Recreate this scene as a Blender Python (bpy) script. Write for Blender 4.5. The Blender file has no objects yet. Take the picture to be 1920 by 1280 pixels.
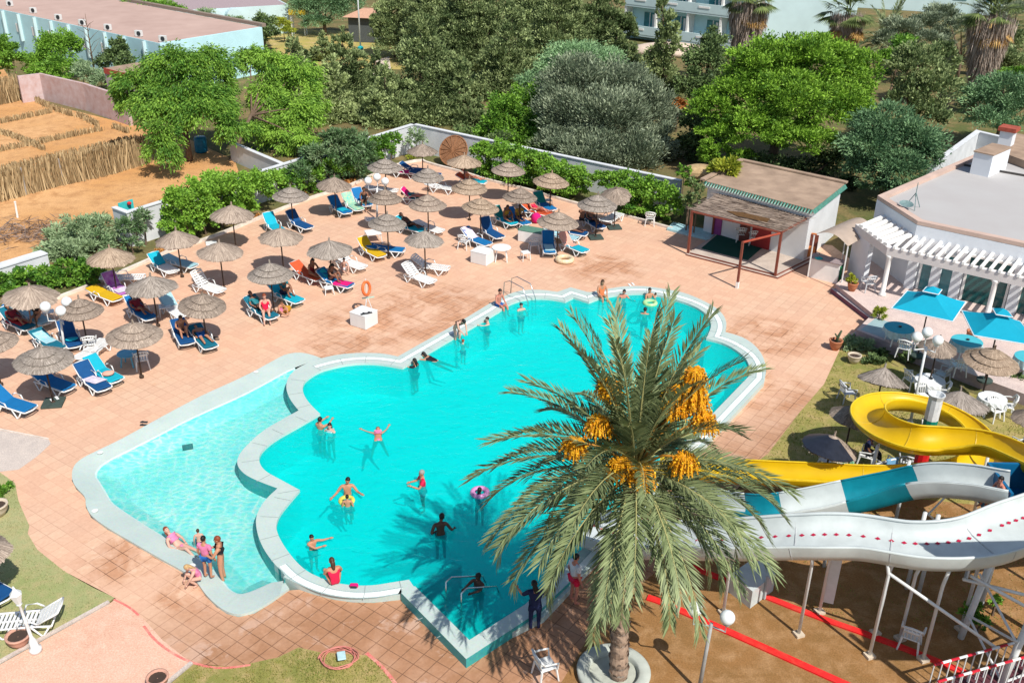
import bpy, bmesh, math, random
import numpy as np
from mathutils import Vector, Matrix, Euler
R = math.radians
rnd = random.Random(7)
scene = bpy.context.scene
COL = scene.collection
# ------------------------------------------------------------------ camera model (where things stand)
FPX = 1845.0; TH = R(26.75); CAMH = 19.0; ROLL = R(0.9)
def ray(px, py):
    x = (px-960)/FPX; y = -(py-640)/FPX
    c, s = math.cos(ROLL), math.sin(ROLL)
    x, y = c*x-s*y, s*x+c*y
    return (x, math.cos(TH)+y*math.sin(TH), -math.sin(TH)+y*math.cos(TH))
def G(px, py, z=0.0):
    d = ray(px, py); t = (z-CAMH)/d[2]
    return Vector((d[0]*t, d[1]*t, z))
def A(px, py, Y):
    d = ray(px, py); t = Y/d[1]
    return Vector((d[0]*t, Y, CAMH+d[2]*t))
def poly(pts, z=0.0):
    return [G(x, y, z) for x, y in pts]
# ------------------------------------------------------------------ tagging
def tag(o, label=None, cat=None, group=None, kind=None):
    if label: o['label'] = label
    if cat: o['category'] = cat
    if group: o['group'] = group
    if kind: o['kind'] = kind
    return o
def thing(name, label, cat, loc=(0, 0, 0), rz=0.0, group=None):
    o = bpy.data.objects.new(name, None); COL.objects.link(o)
    o.empty_display_size = 0.3
    o.location = loc; o.rotation_euler = (0, 0, rz)
    return tag(o, label, cat, group)
def link(name, me, parent=None, mats=None):
    o = bpy.data.objects.new(name, me); COL.objects.link(o)
    if parent is not None: o.parent = parent
    if mats is not None: setmats(o, mats)
    return o
def setmats(o, mats):
    if not isinstance(mats, (list, tuple)): mats = [mats]
    me = o.data
    while len(me.materials) < len(mats): me.materials.append(mats[len(me.materials)])
    for i, m in enumerate(mats):
        o.material_slots[i].link = 'OBJECT'; o.material_slots[i].material = m
def children(o): return [c for c in bpy.data.objects if c.parent == o]
def dup(o, parent=None, kids=None):
    c = o.copy(); COL.objects.link(c)
    if parent is not None: c.parent = parent
    for ch in list(o.children): dup(ch, c)
    return c
# ------------------------------------------------------------------ mesh builder
class MB:
    def __init__(s): s.v = []; s.f = []; s.m = []
    def add(s, vs, fs, mi=0, M=None):
        b = len(s.v)
        s.v += [tuple(M @ Vector(p)) if M is not None else tuple(p) for p in vs]
        s.f += [tuple(b+i for i in f) for f in fs]; s.m += [mi]*len(fs)
    def box(s, c, d, rz=0.0, mi=0, M=None, taper=1.0):
        x, y, z = d[0]/2, d[1]/2, d[2]/2; t = taper
        vs = [(-x, -y, -z), (x, -y, -z), (x, y, -z), (-x, y, -z), (-x*t, -y*t, z), (x*t, -y*t, z), (x*t, y*t, z), (-x*t, y*t, z)]
        T = Matrix.Translation(c) @ Matrix.Rotation(rz, 4, 'Z')
        if M is not None: T = M @ T
        s.add(vs, [(0, 3, 2, 1), (4, 5, 6, 7), (0, 1, 5, 4), (1, 2, 6, 5), (2, 3, 7, 6), (3, 0, 4, 7)], mi, T)
    def rbox(s, c, d, r=0.02, rz=0.0, mi=0, M=None):   # box with chamfered edges
        bm = bmesh.new(); bmesh.ops.create_cube(bm, size=1.0)
        for v in bm.verts: v.co = Vector((v.co.x*d[0], v.co.y*d[1], v.co.z*d[2]))
        bmesh.ops.bevel(bm, geom=list(bm.edges), offset=min(r, min(d)*0.45), segments=2, affect='EDGES', profile=0.5)
        T = Matrix.Translation(c) @ Matrix.Rotation(rz, 4, 'Z')
        if M is not None: T = M @ T
        bm.verts.index_update()
        s.add([v.co[:] for v in bm.verts], [[v.index for v in f.verts] for f in bm.faces], mi, T); bm.free()
    def tube(s, pts, r, n=8, mi=0, M=None, cap=True, closed=False):
        pts = [Vector(p) for p in pts]; k = len(pts)
        rs = r if isinstance(r, (list, tuple)) else [r]*k
        vs = []; up = None
        for i, p in enumerate(pts):
            if closed: t = pts[(i+1) % k]-pts[i-1]
            else: t = pts[min(i+1, k-1)]-pts[max(i-1, 0)]
            t.normalize()
            if up is None: up = Vector((0, 0, 1)) if abs(t.z) < 0.9 else Vector((1, 0, 0))
            a = t.cross(up)
            if a.length < 1e-4: a = t.orthogonal()
            a.normalize(); b = t.cross(a).normalized(); up = -b if False else b.cross(t)*0+up
            for j in range(n):
                th = 2*math.pi*j/n
                vs.append(p+a*math.cos(th)*rs[i]+b*math.sin(th)*rs[i])
        fs = []
        for i in range(k if closed else k-1):
            for j in range(n):
                i2 = (i+1) % k
                fs.append((i*n+j, i2*n+j, i2*n+(j+1) % n, i*n+(j+1) % n))
        if cap and not closed:
            fs.append(tuple(range(n))[::-1][::-1]); fs.append(tuple((k-1)*n+j for j in range(n))[::-1])
        s.add(vs, fs, mi, M)
    def lathe(s, prof, n=16, mi=0, M=None, cap=True):
        vs = []; fs = []; k = len(prof)
        for r, z in prof:
            for j in range(n):
                th = 2*math.pi*j/n; vs.append((r*math.cos(th), r*math.sin(th), z))
        for i in range(k-1):
            for j in range(n): fs.append((i*n+j, i*n+(j+1) % n, (i+1)*n+(j+1) % n, (i+1)*n+j))
        if cap:
            fs.append(tuple(range(n))[::-1]); fs.append(tuple((k-1)*n+j for j in range(n)))
        s.add(vs, fs, mi, M)
    def ball(s, c, r, n=12, mi=0, M=None):
        rr = r if isinstance(r, (list, tuple)) else (r, r, r)
        k = max(4, n//2)
        prof = [(max(1e-3, math.sin(math.pi*i/k)), -math.cos(math.pi*i/k)) for i in range(k+1)]
        T = Matrix.Translation(c) @ Matrix.Diagonal((rr[0], rr[1], rr[2], 1))
        if M is not None: T = M @ T
        s.lathe(prof, n, mi, T)
    def quad(s, a, b, c, d, mi=0): s.add([a, b, c, d], [(0, 1, 2, 3)], mi)
    def prism(s, pts, z0, z1, mi=0, mi_side=None, holes=(), bottom=False):
        """vertical prism over a polygon (with holes)"""
        top = tri(pts, holes, z1)
        s.add(top[0], top[1], mi)
        if bottom:
            b = tri(pts, holes, z0); s.add(b[0], [f[::-1] for f in b[1]], mi)
        ms = mi if mi_side is None else mi_side
        for lp in [pts]+list(holes):
            n = len(lp)
            for i in range(n):
                a, b = lp[i], lp[(i+1) % n]
                s.add([(a[0], a[1], z0), (b[0], b[1], z0), (b[0], b[1], z1), (a[0], a[1], z1)], [(0, 1, 2, 3)], ms)
    def build(s, name, mats, parent=None, smooth=False, recalc=True):
        me = bpy.data.meshes.new(name)
        me.from_pydata(s.v, [], s.f); me.update()
        if recalc:
            bm = bmesh.new(); bm.from_mesh(me); bmesh.ops.recalc_face_normals(bm, faces=bm.faces); bm.to_mesh(me); bm.free()
        mats = mats if isinstance(mats, (list, tuple)) else [mats]
        for m in mats: me.materials.append(m)
        me.polygons.foreach_set('material_index', s.m)
        if smooth: me.polygons.foreach_set('use_smooth', [True]*len(me.polygons))
        me.update()
        return link(name, me, parent)
def tri(pts, holes, z):
    bm = bmesh.new()
    for lp in [pts]+list(holes):
        vs = [bm.verts.new((p[0], p[1], z)) for p in lp]
        for i in range(len(vs)): bm.edges.new((vs[i], vs[(i+1) % len(vs)]))
    bmesh.ops.triangle_fill(bm, use_beauty=True, use_dissolve=False, edges=list(bm.edges), normal=(0, 0, 1))
    bm.verts.index_update()
    v = [x.co[:] for x in bm.verts]; f = []
    for fc in bm.faces:
        ids = [x.index for x in fc.verts]
        if fc.normal.z < 0: ids = ids[::-1]
        f.append(ids)
    bm.free(); return v, f
def smooth_closed(pts, keep=(), it=2, amt=0.25):
    """Chaikin corner cutting on a polyline ring, leaving the listed corner indices sharp"""
    P = [Vector(p) for p in pts]; K = [i in keep for i in range(len(P))]
    for _ in range(it):
        Q = []; KQ = []
        n = len(P)
        for i in range(n):
            a, b = P[i-1], P[(i+1) % n]
            if K[i]: Q.append(P[i]); KQ.append(True)
            else:
                Q.append(P[i].lerp(a, amt)); KQ.append(False)
                Q.append(P[i].lerp(b, amt)); KQ.append(False)
        P, K = Q, KQ
    return P
def offset_poly(pts, d):
    n = len(pts); out = []
    for i in range(n):
        a, p, b = Vector(pts[i-1][:2]), Vector(pts[i][:2]), Vector(pts[(i+1) % n][:2])
        t1 = (p-a).normalized(); t2 = (b-p).normalized()
        n1 = Vector((t1.y, -t1.x)); n2 = Vector((t2.y, -t2.x)); m = (n1+n2)
        if m.length < 1e-4: m = n1
        m.normalize(); k = max(0.5, m.dot(n1))
        q = p+m*(d/k); out.append(Vector((q.x, q.y, 0)))
    return out
# ------------------------------------------------------------------ materials
def newmat(name):
    m = bpy.data.materials.new(name); m.use_nodes = True
    nt = m.node_tree; b = nt.nodes['Principled BSDF']
    return m, nt, b
def N(nt, t, **kw):
    n = nt.nodes.new(t)
    for k, v in kw.items():
        if k in n.inputs: n.inputs[k].default_value = v
        else: setattr(n, k, v)
    return n
def L(nt, a, b): nt.links.new(a, b)
def c4(c): return (c[0], c[1], c[2], 1.0)
def mix(nt, fac, a, b, blend='MIX'):
    n = nt.nodes.new('ShaderNodeMix'); n.data_type = 'RGBA'; n.blend_type = blend
    for i, v in ((0, fac), (6, a), (7, b)):
        if hasattr(v, 'is_linked') or hasattr(v, 'links'): nt.links.new(v, n.inputs[i])
        elif i == 0: n.inputs[0].default_value = v
        else: n.inputs[i].default_value = c4(v)
    return n.outputs[2]
def ramp(nt, fac, stops):
    n = nt.nodes.new('ShaderNodeValToRGB'); e = n.color_ramp.elements
    while len(e) < len(stops): e.new(0.5)
    for i, (p, c) in enumerate(stops):
        e[i].position = p; e[i].color = c4(c) if not isinstance(c, (int, float)) else (c, c, c, 1)
    nt.links.new(fac, n.inputs[0]); return n.outputs[0]
def noise(nt, scale, detail=4.0, rough=0.55, vec=None, dist=0.0):
    n = nt.nodes.new('ShaderNodeTexNoise'); n.inputs['Scale'].default_value = scale
    n.inputs['Detail'].default_value = detail; n.inputs['Roughness'].default_value = rough
    n.inputs['Distortion'].default_value = dist
    if vec is not None: nt.links.new(vec, n.inputs['Vector'])
    return n.outputs[0]
def coords(nt, kind='Object'):
    return nt.nodes.new('ShaderNodeTexCoord').outputs[kind]
def bump(nt, b, h, strength=0.3, dist=0.02):
    n = nt.nodes.new('ShaderNodeBump'); n.inputs['Strength'].default_value = strength; n.inputs['Distance'].default_value = dist
    nt.links.new(h, n.inputs['Height']); nt.links.new(n.outputs[0], b.inputs['Normal'])
_mats = {}
def mat(name, col, rough=0.6, var=0.18, scale=6.0, bmp=0.0, spec=0.3, metal=0.0, trans=0.0, col2=None, sheen=0.0):
    if name in _mats: return _mats[name]
    m, nt, b = newmat(name)
    co = coords(nt)
    f = noise(nt, scale, 5, 0.6, co)
    lo = tuple(c*(1-var) for c in col) if col2 is None else col2
    hi = tuple(min(1.0, c*(1+var*0.6)) for c in col) if col2 is None else col
    L(nt, ramp(nt, f, [(0.3, lo), (0.7, hi)]), b.inputs['Base Color'])
    b.inputs['Roughness'].default_value = rough; b.inputs['Specular IOR Level'].default_value = spec; b.inputs['Metallic'].default_value = metal
    if bmp: bump(nt, b, f, bmp)
    if trans:
        out = nt.nodes['Material Output']
        t = nt.nodes.new('ShaderNodeBsdfTranslucent'); t.inputs[0].default_value = c4(col)
        ms = nt.nodes.new('ShaderNodeMixShader'); ms.inputs[0].default_value = trans
        L(nt, b.outputs[0], ms.inputs[1]); L(nt, t.outputs[0], ms.inputs[2]); L(nt, ms.outputs[0], out.inputs[0])
    _mats[name] = m; return m
def leafmat(name, dark, light, rough=0.55, trans=0.25, spec=0.25, scale=0.5):
    if name in _mats: return _mats[name]
    m, nt, b = newmat(name)
    at = nt.nodes.new('ShaderNodeAttribute'); at.attribute_name = 'tone'
    mid = tuple((a+c)/2 for a, c in zip(dark, light))
    c = ramp(nt, at.outputs['Fac'], [(0.0, dark), (0.5, mid), (1.0, light)])
    L(nt, c, b.inputs['Base Color'])
    b.inputs['Roughness'].default_value = rough; b.inputs['Specular IOR Level'].default_value = spec
    out = nt.nodes['Material Output']
    t = nt.nodes.new('ShaderNodeBsdfTranslucent'); L(nt, c, t.inputs[0])
    ms = nt.nodes.new('ShaderNodeMixShader'); ms.inputs[0].default_value = trans
    L(nt, b.outputs[0], ms.inputs[1]); L(nt, t.outputs[0], ms.inputs[2]); L(nt, ms.outputs[0], out.inputs[0])
    _mats[name] = m; return m
def quads_object(name, V, tone, material, parent=None, label=None):
    """V: (n,4,3) array of quad corners; tone per quad"""
    n = V.shape[0]
    me = bpy.data.meshes.new(name)
    me.vertices.add(n*4); me.loops.add(n*4); me.polygons.add(n)
    me.vertices.foreach_set('co', V.reshape(-1).astype(np.float32))
    me.loops.foreach_set('vertex_index', np.arange(n*4, dtype=np.int32))
    me.polygons.foreach_set('loop_start', np.arange(0, n*4, 4, dtype=np.int32))
    at = me.attributes.new('tone', 'FLOAT', 'FACE')
    at.data.foreach_set('value', np.asarray(tone, dtype=np.float32))
    me.materials.append(material); me.update(calc_edges=True)
    return link(name, me, parent)
def leaves(C, D, length, width, rng, jit=0.6):
    """diamond leaves centred on C pointing along D"""
    n = len(C)
    D = D+rng.normal(0, jit, (n, 3)); D /= np.linalg.norm(D, axis=1)[:, None]+1e-9
    X = rng.normal(0, 1, (n, 3)); S = np.cross(D, X); S /= np.linalg.norm(S, axis=1)[:, None]+1e-9
    l = (length*rng.uniform(0.6, 1.3, n))[:, None]; w = (width*rng.uniform(0.6, 1.3, n))[:, None]
    V = np.stack([C-D*l*0.5, C+S*w*0.5, C+D*l*0.5, C-S*w*0.5], axis=1)
    return V
# ================================================================== camera, light
cam = bpy.data.cameras.new('camera'); cam.sensor_width = 36.0; cam.sensor_fit = 'HORIZONTAL'; cam.lens = 36.0*FPX/1920
cam.clip_end = 2000.0
co_ = bpy.data.objects.new('camera', cam); COL.objects.link(co_)
co_.matrix_world = Matrix.Translation((0, 0, CAMH)) @ Matrix.Rotation(math.pi/2-TH, 4, 'X') @ Matrix.Rotation(ROLL, 4, 'Z')
scene.camera = co_
SUN_E = R(50.5); sd = Vector((-0.54, 0.84, 0)).normalized()
sun = bpy.data.lights.new('sun', 'SUN'); sun.energy = 4.6; sun.angle = R(0.5); sun.color = (1.0, 0.955, 0.88)
so = bpy.data.objects.new('sun', sun); COL.objects.link(so)
ld = Vector((sd.x*math.cos(SUN_E), sd.y*math.cos(SUN_E), -math.sin(SUN_E)))
so.rotation_euler = ld.to_track_quat('-Z', 'Y').to_euler()
so.location = (20, -30, 60)
W = bpy.data.worlds.new('World'); scene.world = W; W.use_nodes = True
wn = W.node_tree; sky = wn.nodes.new('ShaderNodeTexSky'); sky.sky_type = 'NISHITA'; sky.sun_disc = False
sky.sun_elevation = SUN_E; sky.sun_rotation = math.atan2(-sd.x, -sd.y)
wn.links.new(sky.outputs[0], wn.nodes['Background'].inputs[0]); wn.nodes['Background'].inputs[1].default_value = 0.10
scene.view_settings.view_transform = 'Standard'; scene.view_settings.look = 'None'; scene.view_settings.exposure = 0.24
scene.view_settings.gamma = 1.0
scene.cycles.max_bounces = 8; scene.cycles.transparent_max_bounces = 24
try: scene.cycles.use_denoising = True
except Exception: pass
# ================================================================== pool outlines
ZC = 0.20      # coping top of the swimming pool
ZW = 0.10      # water of the swimming pool
ZS = -0.06     # water of the paddling pool
ZB = 0.32      # top of the corner basin walls
far_out = [(746,668),(799,638),(852,609),(916,570),(931,562),(945,555),(965,547),(987,543),(1016,543),(1045,547),(1070,538.5),(1101,547),(1107,547.5),(1135,542),(1169,536.5),(1200,535.6),(1232,539),(1279,547),(1310,559),(1341,575),(1357,590),(1363,606),(1360,622),(1396,632),(1425,655),(1438,687),(1433,716)]
far_in = [(755,688.5),(790,668),(845,636),(895,607),(936,583),(946,575),(960,567),(980,561),(1003,558),(1032,559),(1060,564.5),(1075,557),(1104,566),(1122,559),(1147,553.5),(1176,550),(1210,549),(1232,552.5),(1263,560),(1294,570),(1318,582.5),(1330,596.5),(1334,610),(1330,622),(1324,634),(1358,642.5),(1393,664),(1406,684),(1404,705)]
# right edge runs straight down to the corner basin
BR_in = G(985,1132,ZB); LB = G(1404,705,ZC)
left_in = [(558,1060)]
main_in_px = [(985,1132)]  # marker
inner = [ (p, ZC) for p in far_in ]
low_in_px = [(767,1086),(735,1091),(700,1097),(660,1097),(625,1091),(597,1081),(575,1070),(558,1055),(545,1040),(532,1022),(520,1000),(517,982),(525,962),(542,941),(562,918),(525,898),(497,883),(486,868),(486,852),(497,838),(517,822),(555,801),(600,775),(588,764),(574,748),(567.5,734),(567.5,721),(575,710),(599,694.7),(622,688.4),(645.6,683),(680,679.5),(715,681)]
basin_in_px = [(985,1132),(882,1200),(847,1172),(781,1100)]
ring_in = [G(x,y,ZC) for x,y in far_in]+[G(x,y,ZB) for x,y in basin_in_px]+[G(x,y,ZC) for x,y in low_in_px]
nf = len(far_in); sharp = {0, 4, 10, 11, 12, 24, nf-1, nf, nf+1, nf+3, nf+4, nf+4+14, nf+4+22}
low0 = nf+4
sharp = {0, 4, 10, 11, 12, 24, nf-1, nf, nf+1, nf+3, low0, low0+14, low0+22}
ring_in = smooth_closed(ring_in, sharp)
low_out_px = [(770,1113),(735,1123),(700,1127),(660,1126),(625,1121),(590,1112),(560,1102),(532,1088)]
div_out_px = [(532,1088),(536,1078),(510,1052),(490,1022),(480,990),(480,965),(495,938),(520,915),(480,900),(457,888),(444,872),(446,855),(457,840),(489,809),(530,785),(560,769),(549,756),(541,743),(536,727),(539,709),(552,693),(574,681),(602,671)]
top_left_out = [(602,671),(630,665),(655,662),(680,661),(719,662)]
R_out = G(1433,716,ZC)
du = Vector((math.cos(R(54.5)), math.sin(R(54.5)), 0)); dn = Vector((du.y, -du.x, 0))
BRo = Vector((BR_in.x, BR_in.y, 0))+dn*0.62
ring_out = [G(x,y,ZC) for x,y in far_out]+[BRo]+[G(970,1190,ZB-.3), G(875,1232,0.0), G(832,1188,0.0), G(768,1116,ZB-.2)]
no = len(ring_out)
lo_ = [G(x,y,0.05) for x,y in low_out_px[1:]]
ring_out += lo_
dv = [G(x,y,ZC) for x,y in div_out_px[1:]]
ring_out += dv+[G(x,y,ZC) for x,y in top_left_out[1:]]
so_ = {0, 3, 9, 10, 11, 12, 22, 26, 27, 28, 29, 31, no+len(lo_)-1, no+len(lo_)+6, no+len(lo_)+14}
ring_out = smooth_closed(ring_out, so_)
# paddling pool: outer rim, waterline, closing along the divider
pad_out_px = [(532,1088),(542,1102),(510,1125),(477,1145),(447,1152),(425,1146),(405,1133),(385,1113),(370,1091),(350,1073),(300,1046),(240,1011),(200,988),(170,966),(160,947),(161,931),(142,913),(134,897),(136,876),(148,862),(172,849),(219,827),(258,806),(297,784),(340,761),(380,740),(430,718),(474,697),(510,677),(536,663),(563,660),(583,664),(602,671)]
pad_in_px = [(510,1090),(470,1108),(448,1113),(430,1106),(413,1085),(398,1066),(375,1048),(330,1020),(265,980),(228,956),(206,940),(198,925),(186,905),(176,890),(182,876),(200,862),(240,842),(290,817),(345,788),(395,765),(450,741),(500,715),(535,695),(552,688)]
pad_out = smooth_closed([G(x,y,0.08) for x,y in pad_out_px], {0, 1, 32}, 2)
pad_in = [G(x,y,0.0) for x,y in pad_in_px]
# close the water ring along the divider face
pad_water = pad_in+[G(x,y,ZC) for x,y in reversed(div_out_px[1:-1])]
ki = set(range(len(pad_in)-1, len(pad_water)))
pad_water = smooth_closed(pad_water, {0, len(pad_in)-1, len(pad_in)+6, len(pad_in)+14, len(pad_water)-1}, 1)
def flat(ps, z): return [Vector((p[0], p[1], z)) for p in ps]
# union footprint for the hole in ground and deck
hole = [Vector((p.x, p.y, 0)) for p in smooth_closed([G(x,y,ZC) for x,y in far_out]+[BRo, G(970,1190,ZB-.3), G(875,1232,0), G(832,1188,0), G(768,1116,ZB-.2)]+lo_[:-1]+[G(x,y,0.08) for x,y in pad_out_px[1:]]+[G(x,y,ZC) for x,y in top_left_out[1:]], set(range(0, 200)), 1)]
hole = offset_poly(hole, 0.12 if False else 0.0)
# ================================================================== ground materials
def tile_mat(name, base, dark, ang, size=0.43, grout=(0.16,0.085,0.05), gw=0.03, line=0.75):
    m, nt, b = newmat(name)
    co = coords(nt)
    mp = N(nt, 'ShaderNodeMapping'); L(nt, co, mp.inputs['Vector']); mp.inputs['Rotation'].default_value = (0, 0, -ang)
    br = N(nt, 'ShaderNodeTexBrick'); L(nt, mp.outputs[0], br.inputs['Vector'])
    br.offset = 0.0; br.squash = 1.0
    br.inputs['Scale'].default_value = 1.0; br.inputs['Brick Width'].default_value = size; br.inputs['Row Height'].default_value = size
    br.inputs['Mortar Size'].default_value = size*gw; br.inputs['Mortar Smooth'].default_value = 0.25; br.inputs['Bias'].default_value = 0.0
    br.inputs['Color1'].default_value = (0.25,0.25,0.25,1); br.inputs['Color2'].default_value = (0.8,0.8,0.8,1); br.inputs['Mortar'].default_value = (0,0,0,1)
    n1 = noise(nt, 0.22, 5, 0.6, co); n2 = noise(nt, 1.1, 6, 0.65, co, 0.4); n3 = noise(nt, 9.0, 4, 0.6, co)
    # the lower terrace by the lawn is older, browner and its joints are open
    sep = N(nt, 'ShaderNodeSeparateXYZ'); L(nt, co, sep.inputs[0])
    def lin(wx, wy, c):
        a = N(nt, 'ShaderNodeMath', operation='MULTIPLY'); L(nt, sep.outputs[0], a.inputs[0]); a.inputs[1].default_value = wx
        d = N(nt, 'ShaderNodeMath', operation='MULTIPLY_ADD'); L(nt, sep.outputs[1], d.inputs[0]); d.inputs[1].default_value = wy; L(nt, a.outputs[0], d.inputs[2])
        e = N(nt, 'ShaderNodeMath', operation='ADD', use_clamp=True); L(nt, d.outputs[0], e.inputs[0]); e.inputs[1].default_value = c
        return e.outputs[0]
    old = lin(0.18, -0.30, 8.15)
    wet = None
    for (wx, wy, wr) in ((-3.6, 40.6, 4.2), (-6.3, 39.0, 3.2), (11.2, 38.6, 2.6), (-11.4, 23.2, 1.7), (4.5, 46.0, 2.6), (-7.2, 36.6, 2.2), (10.2, 33.6, 2.2), (-9.0, 21.6, 1.3), (-3.6, 20.4, 4.6), (0.8, 19.6, 4.4)):
        ds = N(nt, 'ShaderNodeVectorMath', operation='DISTANCE'); L(nt, co, ds.inputs[0]); ds.inputs[1].default_value = (wx, wy, 0)
        fa = N(nt, 'ShaderNodeMath', operation='MULTIPLY_ADD', use_clamp=True); L(nt, ds.outputs['Value'], fa.inputs[0]); fa.inputs[1].default_value = -1.0/wr; fa.inputs[2].default_value = 1.0
        if wet is None: wet = fa.outputs[0]
        else:
            mx = N(nt, 'ShaderNodeMath', operation='MAXIMUM'); L(nt, wet, mx.inputs[0]); L(nt, fa.outputs[0], mx.inputs[1]); wet = mx.outputs[0]
    wn_ = ramp(nt, noise(nt, 0.9, 6, 0.68, co, 0.6), [(0.40, 0), (0.60, 1)])
    ww = N(nt, 'ShaderNodeMath', operation='MULTIPLY'); L(nt, ramp(nt, wet, [(0.05, 0), (0.45, 1)]), ww.inputs[0]); L(nt, wn_, ww.inputs[1])
    add = N(nt, 'ShaderNodeMath', operation='MULTIPLY'); L(nt, n2, add.inputs[0]); add.inputs[1].default_value = 1.7
    om = N(nt, 'ShaderNodeMath', operation='MULTIPLY', use_clamp=True); L(nt, old, om.inputs[0]); L(nt, add.outputs[0], om.inputs[1])
    c0 = mix(nt, ramp(nt, n1, [(0.35, 0), (0.65, 1)]), base, tuple(x*0.95 for x in (base[0], base[1]*1.06, base[2]*1.10)))
    # each tile fired a little differently
    c1 = mix(nt, 0.13, c0, br.outputs['Color'], 'OVERLAY')
    st = ramp(nt, n2, [(0.62, 0), (0.80, 0.7)])
    c2 = mix(nt, st, c1, tuple(x*y for x, y in zip(base, (0.82, 0.66, 0.52))))
    c2w = mix(nt, ww.outputs[0], c2, tuple(x*y for x, y in zip(base, (0.76, 0.65, 0.56))))
    c2b = mix(nt, om.outputs[0], c2w, dark)
    blotch = ramp(nt, noise(nt, 0.75, 5, 0.65, co, 0.3), [(0.56, 0), (0.62, 1)])
    bm_ = N(nt, 'ShaderNodeMath', operation='MULTIPLY'); L(nt, blotch, bm_.inputs[0]); L(nt, om.outputs[0], bm_.inputs[1])
    bm2 = N(nt, 'ShaderNodeMath', operation='MULTIPLY'); L(nt, bm_.outputs[0], bm2.inputs[0]); bm2.inputs[1].default_value = 0.6
    c2c = mix(nt, bm2.outputs[0], c2b, (0.60, 0.42, 0.33))
    # joints: faint where the surface is worn, dark on the old terrace and around the pool
    jm = ramp(nt, n1, [(0.46, 0.0), (0.70, line*0.4)])
    jx = N(nt, 'ShaderNodeMath', operation='MAXIMUM'); L(nt, jm, jx.inputs[0]); L(nt, om.outputs[0], jx.inputs[1])
    jy = N(nt, 'ShaderNodeMath', operation='MAXIMUM'); L(nt, jx.outputs[0], jy.inputs[0]); L(nt, ww.outputs[0], jy.inputs[1]); jx = jy
    jf = N(nt, 'ShaderNodeMath', operation='MULTIPLY'); L(nt, br.outputs['Fac'], jf.inputs[0]); L(nt, jx.outputs[0], jf.inputs[1])
    c3 = mix(nt, jf.outputs[0], c2c, grout)
    c4_ = mix(nt, 0.16, c3, ramp(nt, n3, [(0.3, 0.25), (0.7, 0.75)]), 'OVERLAY')
    L(nt, c4_, b.inputs['Base Color']); b.inputs['Roughness'].default_value = 0.75; b.inputs['Specular IOR Level'].default_value = 0.2
    bump(nt, b, br.outputs['Fac'], -0.25, 0.01)
    return m
def ground_mat(name, c1, c2, c3, s1=0.15, s2=1.2, s3=14.0, bmp=0.4):
    m, nt, b = newmat(name); co = coords(nt)
    a = noise(nt, s1, 5, 0.6, co); d = noise(nt, s2, 6, 0.65, co, 0.3); e = noise(nt, s3, 5, 0.7, co)
    x = mix(nt, ramp(nt, a, [(0.38, 0), (0.62, 1)]), c1, c2)
    x = mix(nt, ramp(nt, d, [(0.45, 0), (0.68, 1)]), x, c3)
    x = mix(nt, 0.45, x, ramp(nt, e, [(0.25, 0.12), (0.75, 0.88)]), 'OVERLAY')
    L(nt, x, b.inputs['Base Color']); b.inputs['Roughness'].default_value = 0.9; b.inputs['Specular IOR Level'].default_value = 0.1
    bump(nt, b, e, bmp, 0.03)
    return m
TILE = tile_mat('terracotta_tile', (0.645,0.395,0.266), (0.36,0.185,0.10), R(-35.0))
SAND = ground_mat('orange_sand', (0.55,0.29,0.115), (0.62,0.36,0.17), (0.44,0.23,0.10))
LAWN = ground_mat('dry_lawn', (0.31,0.265,0.085), (0.21,0.215,0.06), (0.40,0.30,0.135), 0.35, 2.0, 30.0)
LAWN2 = ground_mat('thin_lawn', (0.34,0.34,0.17), (0.28,0.31,0.125), (0.39,0.34,0.17), 0.3, 2.2, 30.0)
DIRT = ground_mat('trodden_earth', (0.28,0.145,0.055), (0.235,0.13,0.05), (0.36,0.21,0.10), 0.5, 1.8, 22.0)  # earth colour darkened to take in the shadow of the slides
PINK = ground_mat('pink_screed', (0.66,0.41,0.30), (0.62,0.37,0.265), (0.68,0.44,0.33), 0.4, 2.5, 25.0, 0.1)
CONC = ground_mat('grey_concrete', (0.52,0.45,0.40), (0.46,0.40,0.36), (0.57,0.49,0.43), 0.5, 2.5, 25.0, 0.1)
FOREST = ground_mat('park_soil', (0.16,0.13,0.06), (0.10,0.12,0.04), (0.24,0.17,0.08), 0.1, 0.6, 8.0)
def sheet(name, pts, z, m, holes=()):
    b = MB(); v, f = tri(pts, holes, z); b.add(v, f); o = b.build(name, m, recalc=False); return tag(o, kind='structure')
deck_px = [(-120,640),(0,592),(90,566),(187,528),(275,490),(320,470),(385,450),(465,418),(515,397),(580,372),(640,355),(735,312),(790,300),(803,307),(873,325),(913,338),(993,357),(1027,367),(1082,383),(1162,402),(1208,415),(1262,432),(1340,440),(1560,460),(1640,520),(1660,620),(1575,655),(1545,720),(1500,772),(1440,850),(1370,930),(1280,1030),(1195,1100),(1105,1190),(1040,1300),(780,1320),(745,1280),(720,1250),(692,1228),(600,1222),(560,1213),(520,1232),(440,1249),(360,1243),(305,1200),(270,1160),(215,1120),(120,1070),(70,1030),(52,1000),(55,985),(35,940),(28,905),(0,885),(-150,870)]
deck = [Vector((p.x, p.y, 0)) for p in poly(deck_px)]
S = 420
big = [Vector(p) for p in ((-S,-60,0),(S,-60,0),(S,S,0),(-S,S,0))]
sheet('ground', big, -0.03, FOREST, [deck])
sheet('pool_deck', deck, 0.0, TILE, [hole])
def V_(d): return Vector((d.x, d.y, 0)).normalized()
def V_2(p): return Vector((p.x, p.y, 0))
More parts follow.
